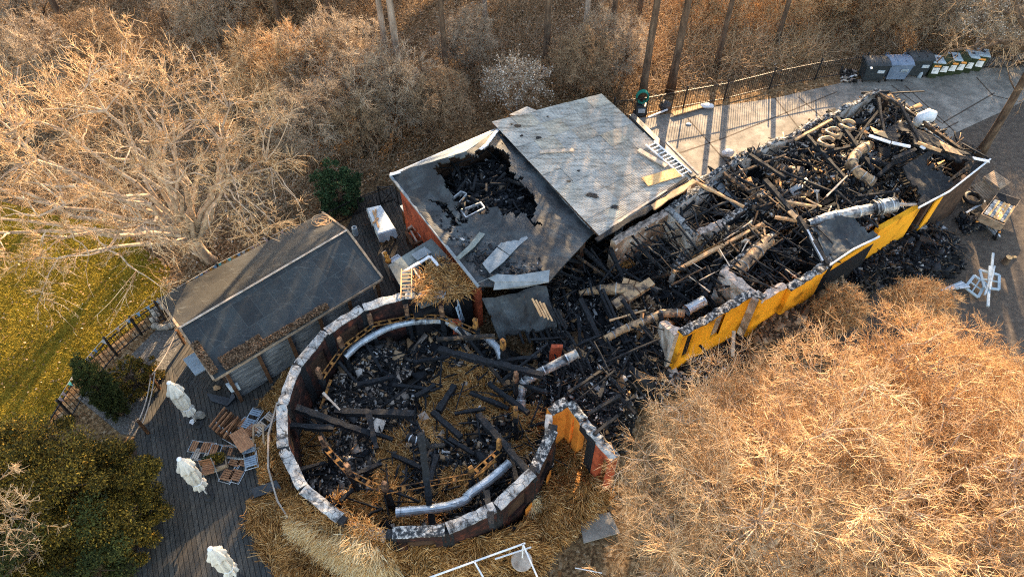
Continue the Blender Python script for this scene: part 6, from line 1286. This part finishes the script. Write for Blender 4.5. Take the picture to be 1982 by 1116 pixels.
# broken frame with slate near ring
bf = empty('broken_frame', P(505,845,.3), 'open wooden frame leaning on the outer rail right of the brown table', 'frame'); q4 = [P(491,822,.9), P(509,822,.9), P(511,864,.4), P(490,870,.3)]
for i in range(4): MB().beam(q4[i], q4[(i+1)%4], .06, .05).build('rail', M['pallet'], bf)
# ================================================================= railing with bunting
def railing(pts, label, h=1.05, sp=.16):
    root = empty('iron_railing', pts[0], label, 'railing', 'black iron railings'); bars = 0
    for a, b in zip(pts[:-1], pts[1:]):
        ln = (b-a).length; n = int(ln/sp)
        for z in (.12, h-.08): MB().beam(a+Vector((0,0,z)), b+Vector((0,0,z)), .035, .035).build('rail', M['iron'], root)
        m_ = MB()
        for i in range(1, n): p = a.lerp(b, i/n); m_.beam(p+Vector((0,0,.02)), p+Vector((0,0,h)), .018, .018)
        m_.build('bars', M['iron'], root)
        m3 = MB(); m3.beam(a, a+Vector((0,0,h+.1)), .07, .07); m3.lathe(a+Vector((0,0,h+.1)), [(.05,0),(.055,.03),(.01,.09)], 8); m3.build('post', M['iron'], root)
    return root
fa = PP([(108,785),(165,728),(238,672),(305,615),(350,585)])
railing([flat(p) for p in [P(x, y, 1.05) for x, y in ((60,860),(112,776),(148,717),(202,655),(252,615),(300,585),(340,560))]], 'black iron railing hung with bunting along the lawn', .98)
railing([flat(p) for p in [P(x, y, 1.05) for x, y in ((340,560),(420,512),(520,462),(620,412),(690,378),(760,353))]], 'black iron railing behind the shed and terrace', .98)
railing([flat(p) for p in [P(x, y, 1.05) for x, y in ((1190,196),(1255,188),(1330,174),(1410,160),(1500,138),(1590,120),(1680,108),(1780,104),(1900,100),(2050,96))]], 'black iron railing along the far side of the paved yard', 1.1, .13)
bt = [P(x, y, 1.05) for x, y in ((112,776),(148,717),(202,655),(252,615),(300,585),(340,560),(420,512),(520,462),(560,440))]
bu = empty('bunting', bt[0], 'string of small coloured pennants tied along the railing by the lawn', 'bunting')
MB().tube([p+Vector((0,0,.03)) for p in bt], .008, 5).build('string', M['canvas'], bu)
acc = 0
for a, b in zip(bt[:-1], bt[1:]):
    n = max(1, int((b-a).length/.19)); d = (b-a).normalized()
    for i in range(n):
        if rnd.random() < .25: continue
        p = a.lerp(b, (i+.5)/n)+Vector((0,0,.03)); w_ = .075; s = Vector((d.y, -d.x, 0))*rnd.uniform(.02,.1)
        MB().add([p-d*w_, p+d*w_, p+s-Vector((0,0,.2)), p-d*w_+s*.05+Vector((0,0,.002)), p+d*w_+s*.05+Vector((0,0,.002)), p+s*1.05-Vector((0,0,.198))], [(0,1,2), (5,4,3)]).build('pennant', M['flags'][rnd.randrange(5)], bu)
gate = empty('iron_gate', P(755,385,0), 'black iron gate with crossed braces behind the covered table', 'gate')
g1, g2 = P(738,398,0), P(772,398,0)
for a, b in (((0,0,.1),(0,0,1.1)),): pass
for t in (0, 1): q = g1.lerp(g2, t); MB().beam(q, q+Vector((0,0,1.1)), .05, .05).build('frame', M['iron'], gate)
MB().beam(g1+Vector((0,0,1.08)), g2+Vector((0,0,1.08)), .04, .04).build('frame', M['iron'], gate); MB().beam(g1+Vector((0,0,.1)), g2+Vector((0,0,1.05)), .03, .03).build('brace', M['iron'], gate); MB().beam(g1+Vector((0,0,1.05)), g2+Vector((0,0,.1)), .03, .03).build('brace', M['iron'], gate)
# ================================================================= wheelie bins
def big_bin(c, ang, mat, lidmat, label, lidlabel=None):
    c = Vector(c); root = empty('large_bin', c, label, 'bin', 'large four wheeled bins by the railing'); Rz = Matrix.Rotation(ang, 3, 'Z')
    W = lambda x, y, z: c+Rz@Vector((x, y, z))
    vs = [W(x*k, y*k2, z) for z, k, k2 in ((.18,.56,.40),(1.12,.68,.50)) for x, y in ((-1,-1),(1,-1),(1,1),(-1,1))]
    MB().add(vs, [(3,2,1,0),(4,5,6,7)]+[(i,(i+1)%4,4+(i+1)%4,4+i) for i in range(4)]).build('body', M[mat], root)
    MB().add([W(x*.73, y*.54, z) for z in (1.12,1.17) for x, y in ((-1,-1),(1,-1),(1,1),(-1,1))], [(3,2,1,0),(4,5,6,7)]+[(i,(i+1)%4,4+(i+1)%4,4+i) for i in range(4)]).build('rim', M[mat], root)
    # rounded lid
    vs = []; n = 8
    for k in range(n+1):
        y = -.56+1.12*k/n; z = 1.175+.16*math.sin(math.pi*(k+.8)/(n+1.6))
        for x in (-.72, -.68, .68, .72): vs.append(W(x, y, z-(.05 if abs(x) > .7 else 0)))
    fs = [(4*k+i, 4*k+i+1, 4*k+5+i, 4*k+4+i) for k in range(n) for i in range(3)]; vs2 = vs+[v-Vector((0,0,.03)) for v in vs]; m_ = len(vs)
    fs += [tuple(m_+j for j in f[::-1]) for f in fs]; fs += [(0,m_,m_+1,1),(1,m_+1,m_+2,2),(2,m_+2,m_+3,3)]
    lid = MB().add(vs2, fs).build('lid', M[lidmat], root)
    for x in (-.25, .25): MB().beam(W(x,-.3,1.32), W(x,.35,1.34), .05, .03).build('lid_rib', M[lidmat], lid)
    for x in (-.55, .55): MB().tube([W(x-.08,.60,1.1), W(x-.08,.66,1.25), W(x+.08,.66,1.25), W(x+.08,.60,1.1)], .02, 6).build('handle', M[mat], root)
    for x in (-.5, .5):
        for y in (-.32, .32): MB().tube([W(x-.03,y,.09), W(x+.03,y,.09)], .09, 12).build('wheel', M['iron'], root)
    st = MB().box(W(.25,-.512,.82), (.42,.02,.20), rot=Rz).build('sticker', M['lidgrey'], root)
    tx = MB()
    for r in range(2):
        for k in range(5): tx.box(W(.11+.07*k,-.526,.86-.09*r), (.045,.012,.045), rot=Rz)
    tx.build('print', M['ink'] if mat == 'binblue' else M['sticker'], root)
    return root
BA = R(-12)
r1 = big_bin(P(1684,158,0)+Vector((0,.2,0)), R(12)-.25, 'binblack', 'binblack', 'large dark grey four wheeled bin left of the blue grey one')
MB().prism([tuple(p) for p in PP([(1683,128,1.37),(1688,127,1.37),(1690,131,1.36),(1685,133,1.36)])], .01, None).build('sticker', M['sticker'], r1)
r2 = big_bin(P(1728,156,0)+Vector((0,.2,0)), R(12)-.2, 'binblue', 'binblue', 'large blue grey four wheeled bin between two dark ones')
r3 = big_bin(P(1768,148,0)+Vector((0,.2,0)), R(12)-.2, 'binblack', 'binblack', 'large dark grey four wheeled bin right of the blue grey one')
for r_ in (r1, r2, r3): r_.scale = (.86, .86, .9)
def small_bin(c, ang, lidmat, front, label):
    c = Vector(c); root = empty('small_bin', c, label, 'bin', 'small two wheeled bins in a row'); Rz = Matrix.Rotation(ang, 3, 'Z'); W = lambda x, y, z: c+Rz@Vector((x, y, z))
    vs = [W(x*k, y*k2, z) for z, k, k2 in ((.06,.21,.23),(.98,.28,.33)) for x, y in ((-1,-1),(1,-1),(1,1),(-1,1))]
    MB().add(vs, [(3,2,1,0),(4,5,6,7)]+[(i,(i+1)%4,4+(i+1)%4,4+i) for i in range(4)]).build('body', M['bingreen'], root)
    vs = [W(x*k, y*k2, z) for z, k, k2 in ((.98,.31,.37),(1.03,.31,.37),(1.07,.25,.30)) for x, y in ((-1,-1),(1,-1),(1,1),(-1,1))]
    lid = MB().add(vs, [(3,2,1,0),(8,9,10,11)]+[(4*k+i,4*k+(i+1)%4,4*k+4+(i+1)%4,4*k+4+i) for k in range(2) for i in range(4)]).build('lid', M[lidmat], root)
    if lidmat == 'lidgrey': MB().lathe(W(.0,-.02,1.072), [(.10,0),(.10,.012),(.02,.012)], 14).build('slot', M['ink'], lid)
    MB().tube([W(-.2,.36,.95), W(-.2,.42,1.0), W(.2,.42,1.0), W(.2,.36,.95)], .02, 6).build('handle', M['bingreen'], root)
    for x in (-.22, .22): MB().tube([W(x-.03,.24,.1), W(x+.03,.24,.1)], .1, 12).build('wheel', M['iron'], root)
    tl_ = Matrix.Rotation(-.11, 3, 'X')
    if front: MB().box(W(0,-.300,.60), (.34,.02,.46), rot=Rz@tl_).build('sticker', M['sticker'], root)
    if front == 2: MB().box(W(0,-.318,.80), (.34,.02,.10), rot=Rz@tl_).build('orange_label', M['stickerorange'], root)
    if front:
        tx = MB()
        for k in range(4): tx.box(W(-.08+.01*k,-.304-.004*k,.70-.08*k), (.14-.02*k,.02,.018), rot=Rz@tl_)
        tx.build('print', M['ink'], root)
for i, (x, y, lm, fr, lab) in enumerate([(1800,150,'lidgrey',2,'first small bin with a grey lid and a white and orange label'), (1817,147,'bingreen',1,'second small bin with a dark lid and a white label'), (1833,145,'lidgrey',2,'third small bin with a slim grey lid and orange topped label'),
    (1849,143,'bingreen',2,'fourth small bin with a dark lid and broad orange label'), (1866,140,'lidgrey',1,'fifth small bin half hidden by the bare branches'), (1886,137,'lidgrey',2,'last small bin on the right under the bare branches')]):
    small_bin(P(x, y, 0)+Vector((.0,.1,0)), -.12-.03*i, lm, fr, lab)
tag(MB().lathe(P(1778,150,0), [(.09,0),(.11,.05),(.11,.3),(.07,.36),(.07,.42),(.02,.43)], 12).build('canister', M['lidgrey']), 'small grey canister between the large and small bins', 'canister')
# bones of rubbish by the bins
for i, (a, b) in enumerate([((1628,152),(1658,146))]): plankthing(P(*a,.06), P(*b,.06), .1, .05, 'white', 'white strip lying left of the large bins')
chunks('white_scraps', PP([(1625,138),(1655,138),(1655,160),(1630,158)]), .0, 70, .07, 'chunk_pale', 'white scraps lying left of the large bins', 'scraps')
plankthing(P(1302,221,.12), P(1358,205,.12), .28, .05, 'tan', 'pale plank lying by the railing on the paved yard')
rock(P(1368,209,0), (.35,.2,.12), 'white', 'rubble_sack', 'torn white sack at the end of the pale plank', 'sack', 3)
plankthing(P(1255,227,.3), P(1292,212,.3), .07, .06, 'white', 'thin white pole lying left of the pale plank', 'pole', 'pole')
rock(P(1333,241,0), (.14,.1,.03), 'lidgrey', 'paper_scrap', 'small white scrap lying on the paved yard', 'scrap', 6)
rock(P(1285,215,0), (.3,.3,.3), 'blackplastic', 'black_sack', 'black sack behind the thin white pole', 'sack', 7)
rock(P(1407,303,0), (.3,.2,.2), 'white', 'plaster_block', 'white block at the rear wall of the burnt building', 'block', 8)
# hose reel and pressure washer
hs = empty('hose_reel', P(1238,222,0), 'green hose on a dark trolley at the corner of the corrugated roof', 'hose reel'); b = P(1238,224,0)
for k in range(4): MB().tube([b+Vector((.28*math.cos(a), .05*k, 1.05+.32*math.sin(a))) for a in np.linspace(0, 6.28, 20)], .04, 6).build('hose', M['green'], hs)
MB().box(b+Vector((0,.05,.35)), (.5,.4,.6)).build('trolley', M['binblack'], hs); MB().beam(b+Vector((0,.1,.0)), b+Vector((0,.1,1.0)), .06, .06).build('post', M['iron'], hs)
for s in (-1, 1): MB().tube([b+Vector((.27*s,.05,.15)), b+Vector((.33*s,.05,.15))], .15, 14).build('wheel', M['iron'], hs)
MB().box(b+Vector((.02,-.17,.40)), (.34,.03,.22)).build('label_plate', M['lidgrey'], hs)
# white board in the wood
nb = empty('notice_board', P(1059,158,0), 'small white notice board standing in the wood', 'sign'); p = P(1059,157,.0)
MB().beam(p+Vector((0,.05,0)), p+Vector((0,.05,.8)), .06, .06).build('post', M['iron'], nb); bo = MB().box(p+Vector((0,0,.62)), (.50,.03,.34)).build('board', M['white'], nb)
t_ = MB()
for r in range(3):
    for k in range(5):
        if (r+k) % 4: t_.box(p+Vector((-.18+.09*k, -.018, .72-.09*r)), (.055,.006,.04))
t_.build('print', M['ink'], bo)
# ================================================================= things at the right end
def pallet(c, u, v, label, lift=.0):
    "slatted pallet: corner c, edge vectors u (along slats) and v"
    c, u, v = Vector(c), Vector(u), Vector(v); root = empty('wooden_pallet', c, label, 'pallet', 'wooden pallets by the yellow wall'); n = u.cross(v).normalized()
    if n.z < 0: n = -n
    for k in range(7): MB().beam(c+v*((k+.5)/7)+n*.12, c+u+v*((k+.5)/7)+n*.12, v.length/7*.8, .022, up=n).build('slat', M['pallet'], root)
    for t in (.06, .5, .94): MB().beam(c+u*t+n*.05, c+u*t+v+n*.05, .09, .09, up=n).build('block_rail', M['pallet'], root)
q0, q1, q2, q3 = P(1900,345,.6), P(1922,334,.6), P(1952,358,.6), P(1932,369,.6)
pallet(P(1901,346,.9), P(1933,369,.9)-P(1901,346,.9), P(1921,334,.9)-P(1901,346,.9), 'upper pale slatted pallet beside the open crate')
pallet(P(1877,362,.5), P(1912,398,.2)-P(1877,362,.5), P(1903,350,.7)-P(1877,362,.5), 'lower brown slatted pallet leaning below the upper one')
# cart with the printed boards
ct = empty('open_cart', P(1935,410,0), 'open wooden cart loaded with four printed grey and orange boards', 'cart'); k4 = [P(1900,414,.85), P(1933,372,.85), P(1975,386,.85), P(1944,434,.85)]
bz = Vector((0,0,.34))
MB().prism([(p.x, p.y) for p in k4], .45, .50).build('bed', M['pallet'], ct)
for i in range(4): MB().beam(k4[i]-bz*.5, k4[(i+1)%4]-bz*.5, .04, .34).build('side_board', M['pallet'], ct)
MB().prism([tuple(p) for p in [k4[1], k4[2], k4[2].lerp(k4[3], .28), k4[1].lerp(k4[0], .28)]], .02, None).build('hollow_shade', M['dark'], ct)  # near-black sheet at rim height paints the shade of the open hollow
def bil(u, v): return (k4[0]*(1-u)+k4[3]*u)*(1-v)+(k4[1]*(1-u)+k4[2]*u)*v
for i in range(4):
    u0, u1 = .06+.225*i, .06+.225*(i+1)-.02; gb = [bil(u0,.06), bil(u1,.06), bil(u1,.70), bil(u0,.70)]
    r_ = empty('printed_board', gb[0], ['leftmost grey printed board in the open cart','second grey printed board in the open cart','orange brown printed board in the open cart','rightmost grey printed board in the open cart'][i], 'board', 'printed boards in the open cart')
    MB().prism([tuple(p+Vector((0,0,.0))) for p in gb], .03, None).build('panel', M['board'] if i == 2 else M['felt_patch'], r_)
    MB().beam((bil(u1+.01,.06))+Vector((0,0,.01)), bil(u1+.01,.70)+Vector((0,0,.01)), .07, .03).build('edging', M['board'], r_)
    lm_ = MB()
    for k, ch in enumerate(('U','A','M','W')[:4] if i != 2 else ('I','K','A','I')):
        cc_ = bil((u0+u1)/2, .16+.14*k)+Vector((0,0,.006)); uu = (k4[3]-k4[0]).normalized()*.075; vv = (k4[1]-k4[0]).normalized()*.06
        st_ = {'U': [((-1,1),(-1,-1)),((-1,-1),(1,-1)),((1,-1),(1,1))], 'A': [((-1,-1),(0,1)),((0,1),(1,-1)),((-.5,0),(.5,0))], 'M': [((-1,-1),(-1,1)),((-1,1),(0,0)),((0,0),(1,1)),((1,1),(1,-1))], 'W': [((-1,1),(-.5,-1)),((-.5,-1),(0,.5)),((0,.5),(.5,-1)),((.5,-1),(1,1))], 'I': [((0,1),(0,-1))], 'K': [((-1,1),(-1,-1)),((-1,0),(1,1)),((-1,0),(1,-1))]}[ch]
        for (a, b) in st_: lm_.beam(cc_+uu*a[0]+vv*a[1], cc_+uu*b[0]+vv*b[1], .022, .008)
    lm_.build('lettering', M['sticker'], r_)
for q in (k4[0], k4[3]): MB().tube([q+Vector((0,0,-.75)), q+Vector((.08,0,-.75))], .14, 12).build('wheel', M['iron'], ct); MB().box(q+Vector((0,-.04,-.4)), (.09,.04,.06)).build('reflector', M['stickerorange'], ct)
for p in k4: MB().beam((p.x,p.y,.02), (p.x,p.y,.5), .06, .06).build('leg', M['iron'], ct)
tag(MB().tube([P(1884,384,.2)+Vector((.33*math.cos(a), .33*math.sin(a), 0)) for a in np.linspace(0, 6.28, 24)], .10, 8).build('old_tyre', M['iron']), 'black tyre lying between the yellow wall and the pallets', 'tyre')
for i, (a, b, w_) in enumerate([((1902,428),(1928,455),.12), ((1912,425),(1935,458),.08), ((1870,412),(1908,388),.08), ((1878,408),(1900,395),.06), ((1838,402),(1852,380),.07)]):
    plankthing(P(*a,.15), P(*b,.2), w_, .04, 'steel', ['thick pale strip below the open cart','thin pale strip below the open cart','long pale strip left of the open cart','short pale strip left of the open cart','pale strip leaning on the yellow panelled wall'][i], 'metal_strip', 'strip')
# loose window frames
def winframe(c4, label, name='window_frame'):
    c4 = [Vector(p) for p in c4]; root = empty(name, c4[0], label, 'window frame', 'loose white window frames')
    for i in range(4): MB().beam(c4[i], c4[(i+1)%4], .10, .05).build('frame', M['bluewood'] if False else M['lidgrey'], root)
    MB().beam((c4[0]+c4[1])/2, (c4[2]+c4[3])/2, .05, .04).build('glazing_bar', M['lidgrey'], root); MB().beam((c4[1]+c4[2])/2, (c4[3]+c4[0])/2, .05, .04).build('glazing_bar', M['lidgrey'], root)
winframe([P(1886,533,.5), P(1908,548,.3), P(1893,575,.1), P(1868,556,.3)], 'left loose white window frame with four panes')
winframe([P(1896,522,.5), P(1934,532,.45), P(1933,560,.3), P(1905,556,.35)], 'right loose white window frame with four panes')
for i, (a, b, w_) in enumerate([((1922,490),(1918,535),.09), ((1916,515),(1912,592),.10), ((1924,518),(1906,570),.07), ((1925,515),(1915,560),.06)]):
    plankthing(P(*a,.6), P(*b,.6+.03*i), w_, .06, 'lidgrey', ['longest white batten pointing up over the window frames','thick white batten crossing the window frames','slanting white batten on the window frames','thin white batten on the window frames'][i], 'batten', 'batten')
for i in range(6):
    plankthing(P(1822+i*7, 562-i*1, .2+.03*i), P(1862+i*3, 545+i*2, .25+.03*i), .08, .05, 'steel' if i % 2 else 'lidgrey', 'pale strip in the fan of strips left of the window frames', 'metal_strip', 'strip')['group'] = 'fan of pale strips'
# stump
sp = P(1945,508,0); stp = tag(MB().lathe(sp, [(.16,0),(.13,.1),(.12,.32)], 14).build('tree_stump', M['bark_brown']), 'cut stump with a pale orange top on the bare earth', 'stump'); MB().lathe(sp+Vector((0,0,.32)), [(.118,0),(.118,.01)], 14).build('cut_face', M['board'], stp)
rock(P(1962,498,0), (.1,.07,.04), 'board', 'wood_disc', 'small sawn off wood disc beside the stump', 'wood', 9)
# debris heaps outside
heap = PP([(1610,525),(1700,462),(1750,438),(1850,470),(1860,520),(1800,560),(1700,560),(1640,590)]); ob, hfo = mound('debris_heap', heap, .75, .4, M['ash'], 'black debris heap outside the right end of the yellow wall', 'debris', res=.13, s=.8, edge=.5, seed=12)
chunks('heap_rubble', heap, hfo, 4200, .045, 'chunk_dark', 'charred scraps over the debris heap outside the yellow wall', 'rubble', long=4, tilt=.9)
strands('branch_litter', heap, hfo, 150, .7, 'char2', 'thin dead branches lying over the outside debris heap', 'branches', wd=.018, lift=.4)
h2 = PP([(1850,425),(1890,415),(1905,440),(1870,455)]); ob, hf2 = mound('charcoal_heap', h2, .25, .2, M['char'], 'small black charcoal heap left of the open cart', 'debris', res=.1, s=1.2, edge=.3, seed=13); chunks('heap_rubble', h2, hf2, 350, .06, 'chunk_dark', 'black lumps of the charcoal heap by the open cart', 'rubble')
h3 = PP([(1440,640),(1610,545),(1660,590),(1600,670),(1440,720)]); ob, hf3 = mound('firewood_bed', h3, .85, .2, M['brown_panel'], 'dark bed below the log pile', 'debris', res=.12, s=1, edge=.4, seed=14)
# log pile along the yellow wall
chunks('split_logs', h3, hf3, 4200, .05, 'splitlog', 'split logs and wood scraps heaped along the foot of the yellow wall', 'logs', flat=.5, long=2.4, tilt=.5)
chunks('wall_foot_scraps', PP([(1320,690),(1450,640),(1470,680),(1380,730),(1300,760),(1240,790)], .2), .2, 2000, .04, 'chunk', 'scraps and burnt bits at the foot of the barred yellow wall', 'rubble', long=3.5)
chunks('white_foam_bits', PP([(1225,740),(1330,680),(1360,720),(1250,800)], .3), .35, 200, .06, 'chunk_pale', 'white plaster lumps between black ash and the bare shrub', 'plaster', flat=.7, long=1.4)
mb = MB(); 
for i, (a, b) in enumerate([((1410,640),(1440,600)), ((1418,690),(1420,640)), ((1585,570),(1605,520))]): plankthing(P(*a,.7), P(*b,1.2), .12, .06, 'plank', ['grey plank leaning in front of the broken window','grey plank standing below the broken window','brown grey plank leaning at the right end of the yellow wall'][i])
# crumpled grey tarpaulin
def crumple(poly_top, name, label, mat, amp=.25, hgt=None, res=.07, seed=1, cat='tarpaulin'):
    p = np.array([(q.x, q.y) for q in poly_top]); lo, hi = p.min(0), p.max(0); xs = np.arange(lo[0], hi[0], res); ys = np.arange(lo[1], hi[1], res); X, Y = np.meshgrid(xs, ys); x, y = X.ravel(), Y.ravel()
    h = np.abs(fbm(x, y, 1.6, seed)-.5)*2*amp*2+hgt(x, y)+np.abs(fbm(x*2+y, y-x, 2.2, seed+1)-.5)*amp*1.5; ins = inpoly(x+.08*np.sin(9*y), y+.08*np.sin(8*x), p); idx = np.arange(len(x)).reshape(X.shape)
    q = np.stack([idx[:-1,:-1], idx[:-1,1:], idx[1:,1:], idx[1:,:-1]], -1).reshape(-1,4); q = q[ins[q].all(1)]; u = np.unique(q); mp = -np.ones(len(x), int); mp[u] = np.arange(len(u))
    return tag(npmesh(name, np.c_[x, y, h][u], mp[q], M[mat]), label, cat)
crumple(PP([(1600,560),(1612,530),(1640,505),(1655,495),(1650,520),(1632,560),(1640,580),(1655,600),(1640,612),(1605,605),(1595,585)], .8), 'crumpled_tarpaulin', 'crumpled grey tarpaulin hanging in folds at the right end of the yellow wall', 'tarp', hgt=lambda x, y: .35+0*x, seed=3)
crumple(PP([(1735,490),(1755,498),(1790,505),(1785,520),(1760,518),(1745,505)], .7), 'dirty_blanket', 'dirty pale blanket on the outside debris heap', 'canvas', hgt=lambda x, y: .6+0*x, seed=5, cat='blanket', amp=.15)
crumple(PP([(1715,440),(1740,450),(1755,480),(1735,490),(1715,465)], .9), 'torn_plastic', 'torn pale plastic sheet by the yellow triangle of wall', 'lidgrey', hgt=lambda x, y: .7+0*x, seed=6, cat='plastic sheet', amp=.2)
tag(MB().tube([P(1785,490,.6), P(1822,512,.6)], .13, 12).build('fallen_pipe', M['char']), 'thick charred pipe lying over the outside debris heap', 'pipe')
MBt = MB()
# tyres on the roof debris
for i, (x, y, sz, lab) in enumerate([(1640,242,.30,'right brown rubber ring on the far debris'), (1612,256,.26,'left brown rubber ring on the far debris'), (1600,275,.30,'lower orange rubber ring on the far debris')]):
    c = P(x, y, 3.05); tag(MB().tube([c+Vector((sz*math.cos(a), sz*.9*math.sin(a), .04*math.sin(a*2))) for a in np.linspace(.2, 5.6, 20)], .08, 8).build('rubber_ring', M['rustduct']), lab, 'ring', 'brown rings on the far debris')
# furniture in the rooms
tag(MB().beam(P(1230,480,1.1), P(1268,510,.7), .75, .12, n=3, jit=.05).build('fallen_door', M['felt_hip']), 'charred door panel lying in the room with spotted wallpaper', 'door')
tag(MB().beam(P(1195,520,1.0), P(1222,505,1.0), .35, .12, n=3, jit=.2).build('burnt_carton', M['orange_wood']), 'orange brown burnt board below the spotted wallpaper wall', 'board')
# ================================================================= white frame and round table at the bottom edge
fr = empty('white_metal_frame', P(930,1090,0), 'white tubular metal pavilion frame at the bottom edge of the photo', 'pavilion frame'); zt = 2.0
f0, f1, f2, f3 = P(828,1118,zt), P(1012,1052,zt), P(1040,1116,zt), P(918,1086,zt); f0 = P(770,1139,zt); f2 = f1+(f2-f1)*1.8; f4 = f3+(P(935,1116,zt)-f3)*2.2
for a, b in ((f0, f1+(f1-f0)*.02), (f1, f2), (f3, f4), (f0+(f2-f1), f2)): MB().beam(a, b, .04, .04).build('top_bar', M['white'], fr)
for p in (f0, f1, f2): MB().beam((p.x,p.y,0), (p.x,p.y,zt-.021), .04, .04).build('leg', M['white'], fr)
MB().beam(P(958,1081,1.4), P(1028,1058,1.4), .035, .035).build('cross_bar', M['white'], fr)
rt = empty('round_table', P(1012,1105,0), 'round pale brown table under the corner of the white metal frame', 'table'); c = P(1010,1084,.95)
MB().lathe(c-Vector((0,0,.04)), [(.29,0),(.30,.01),(.30,.035),(.29,.04)], 40).build('tabletop', M['plank'], rt); MB().lathe(c-Vector((0,0,.95)), [(.2,0),(.2,.03),(.03,.05),(.03,.905)], 16).build('pedestal', M['iron'], rt)
tag(MB().tube([P(1113,1098,.6), P(1165,1108,.6)], .015, 6).build('white_pole', M['white']), 'thin white pole lying among the twigs right of the round table', 'pole')
tag(MB().prism([tuple(p) for p in PP([(1120,1000,.1),(1180,990,.1),(1200,1030,.1),(1130,1050,.1)])], .05, None).build('grey_board', M['concrete']), 'dark grey slab on the ground between straw and golden tree', 'slab')
bpy.context.view_layer.update()
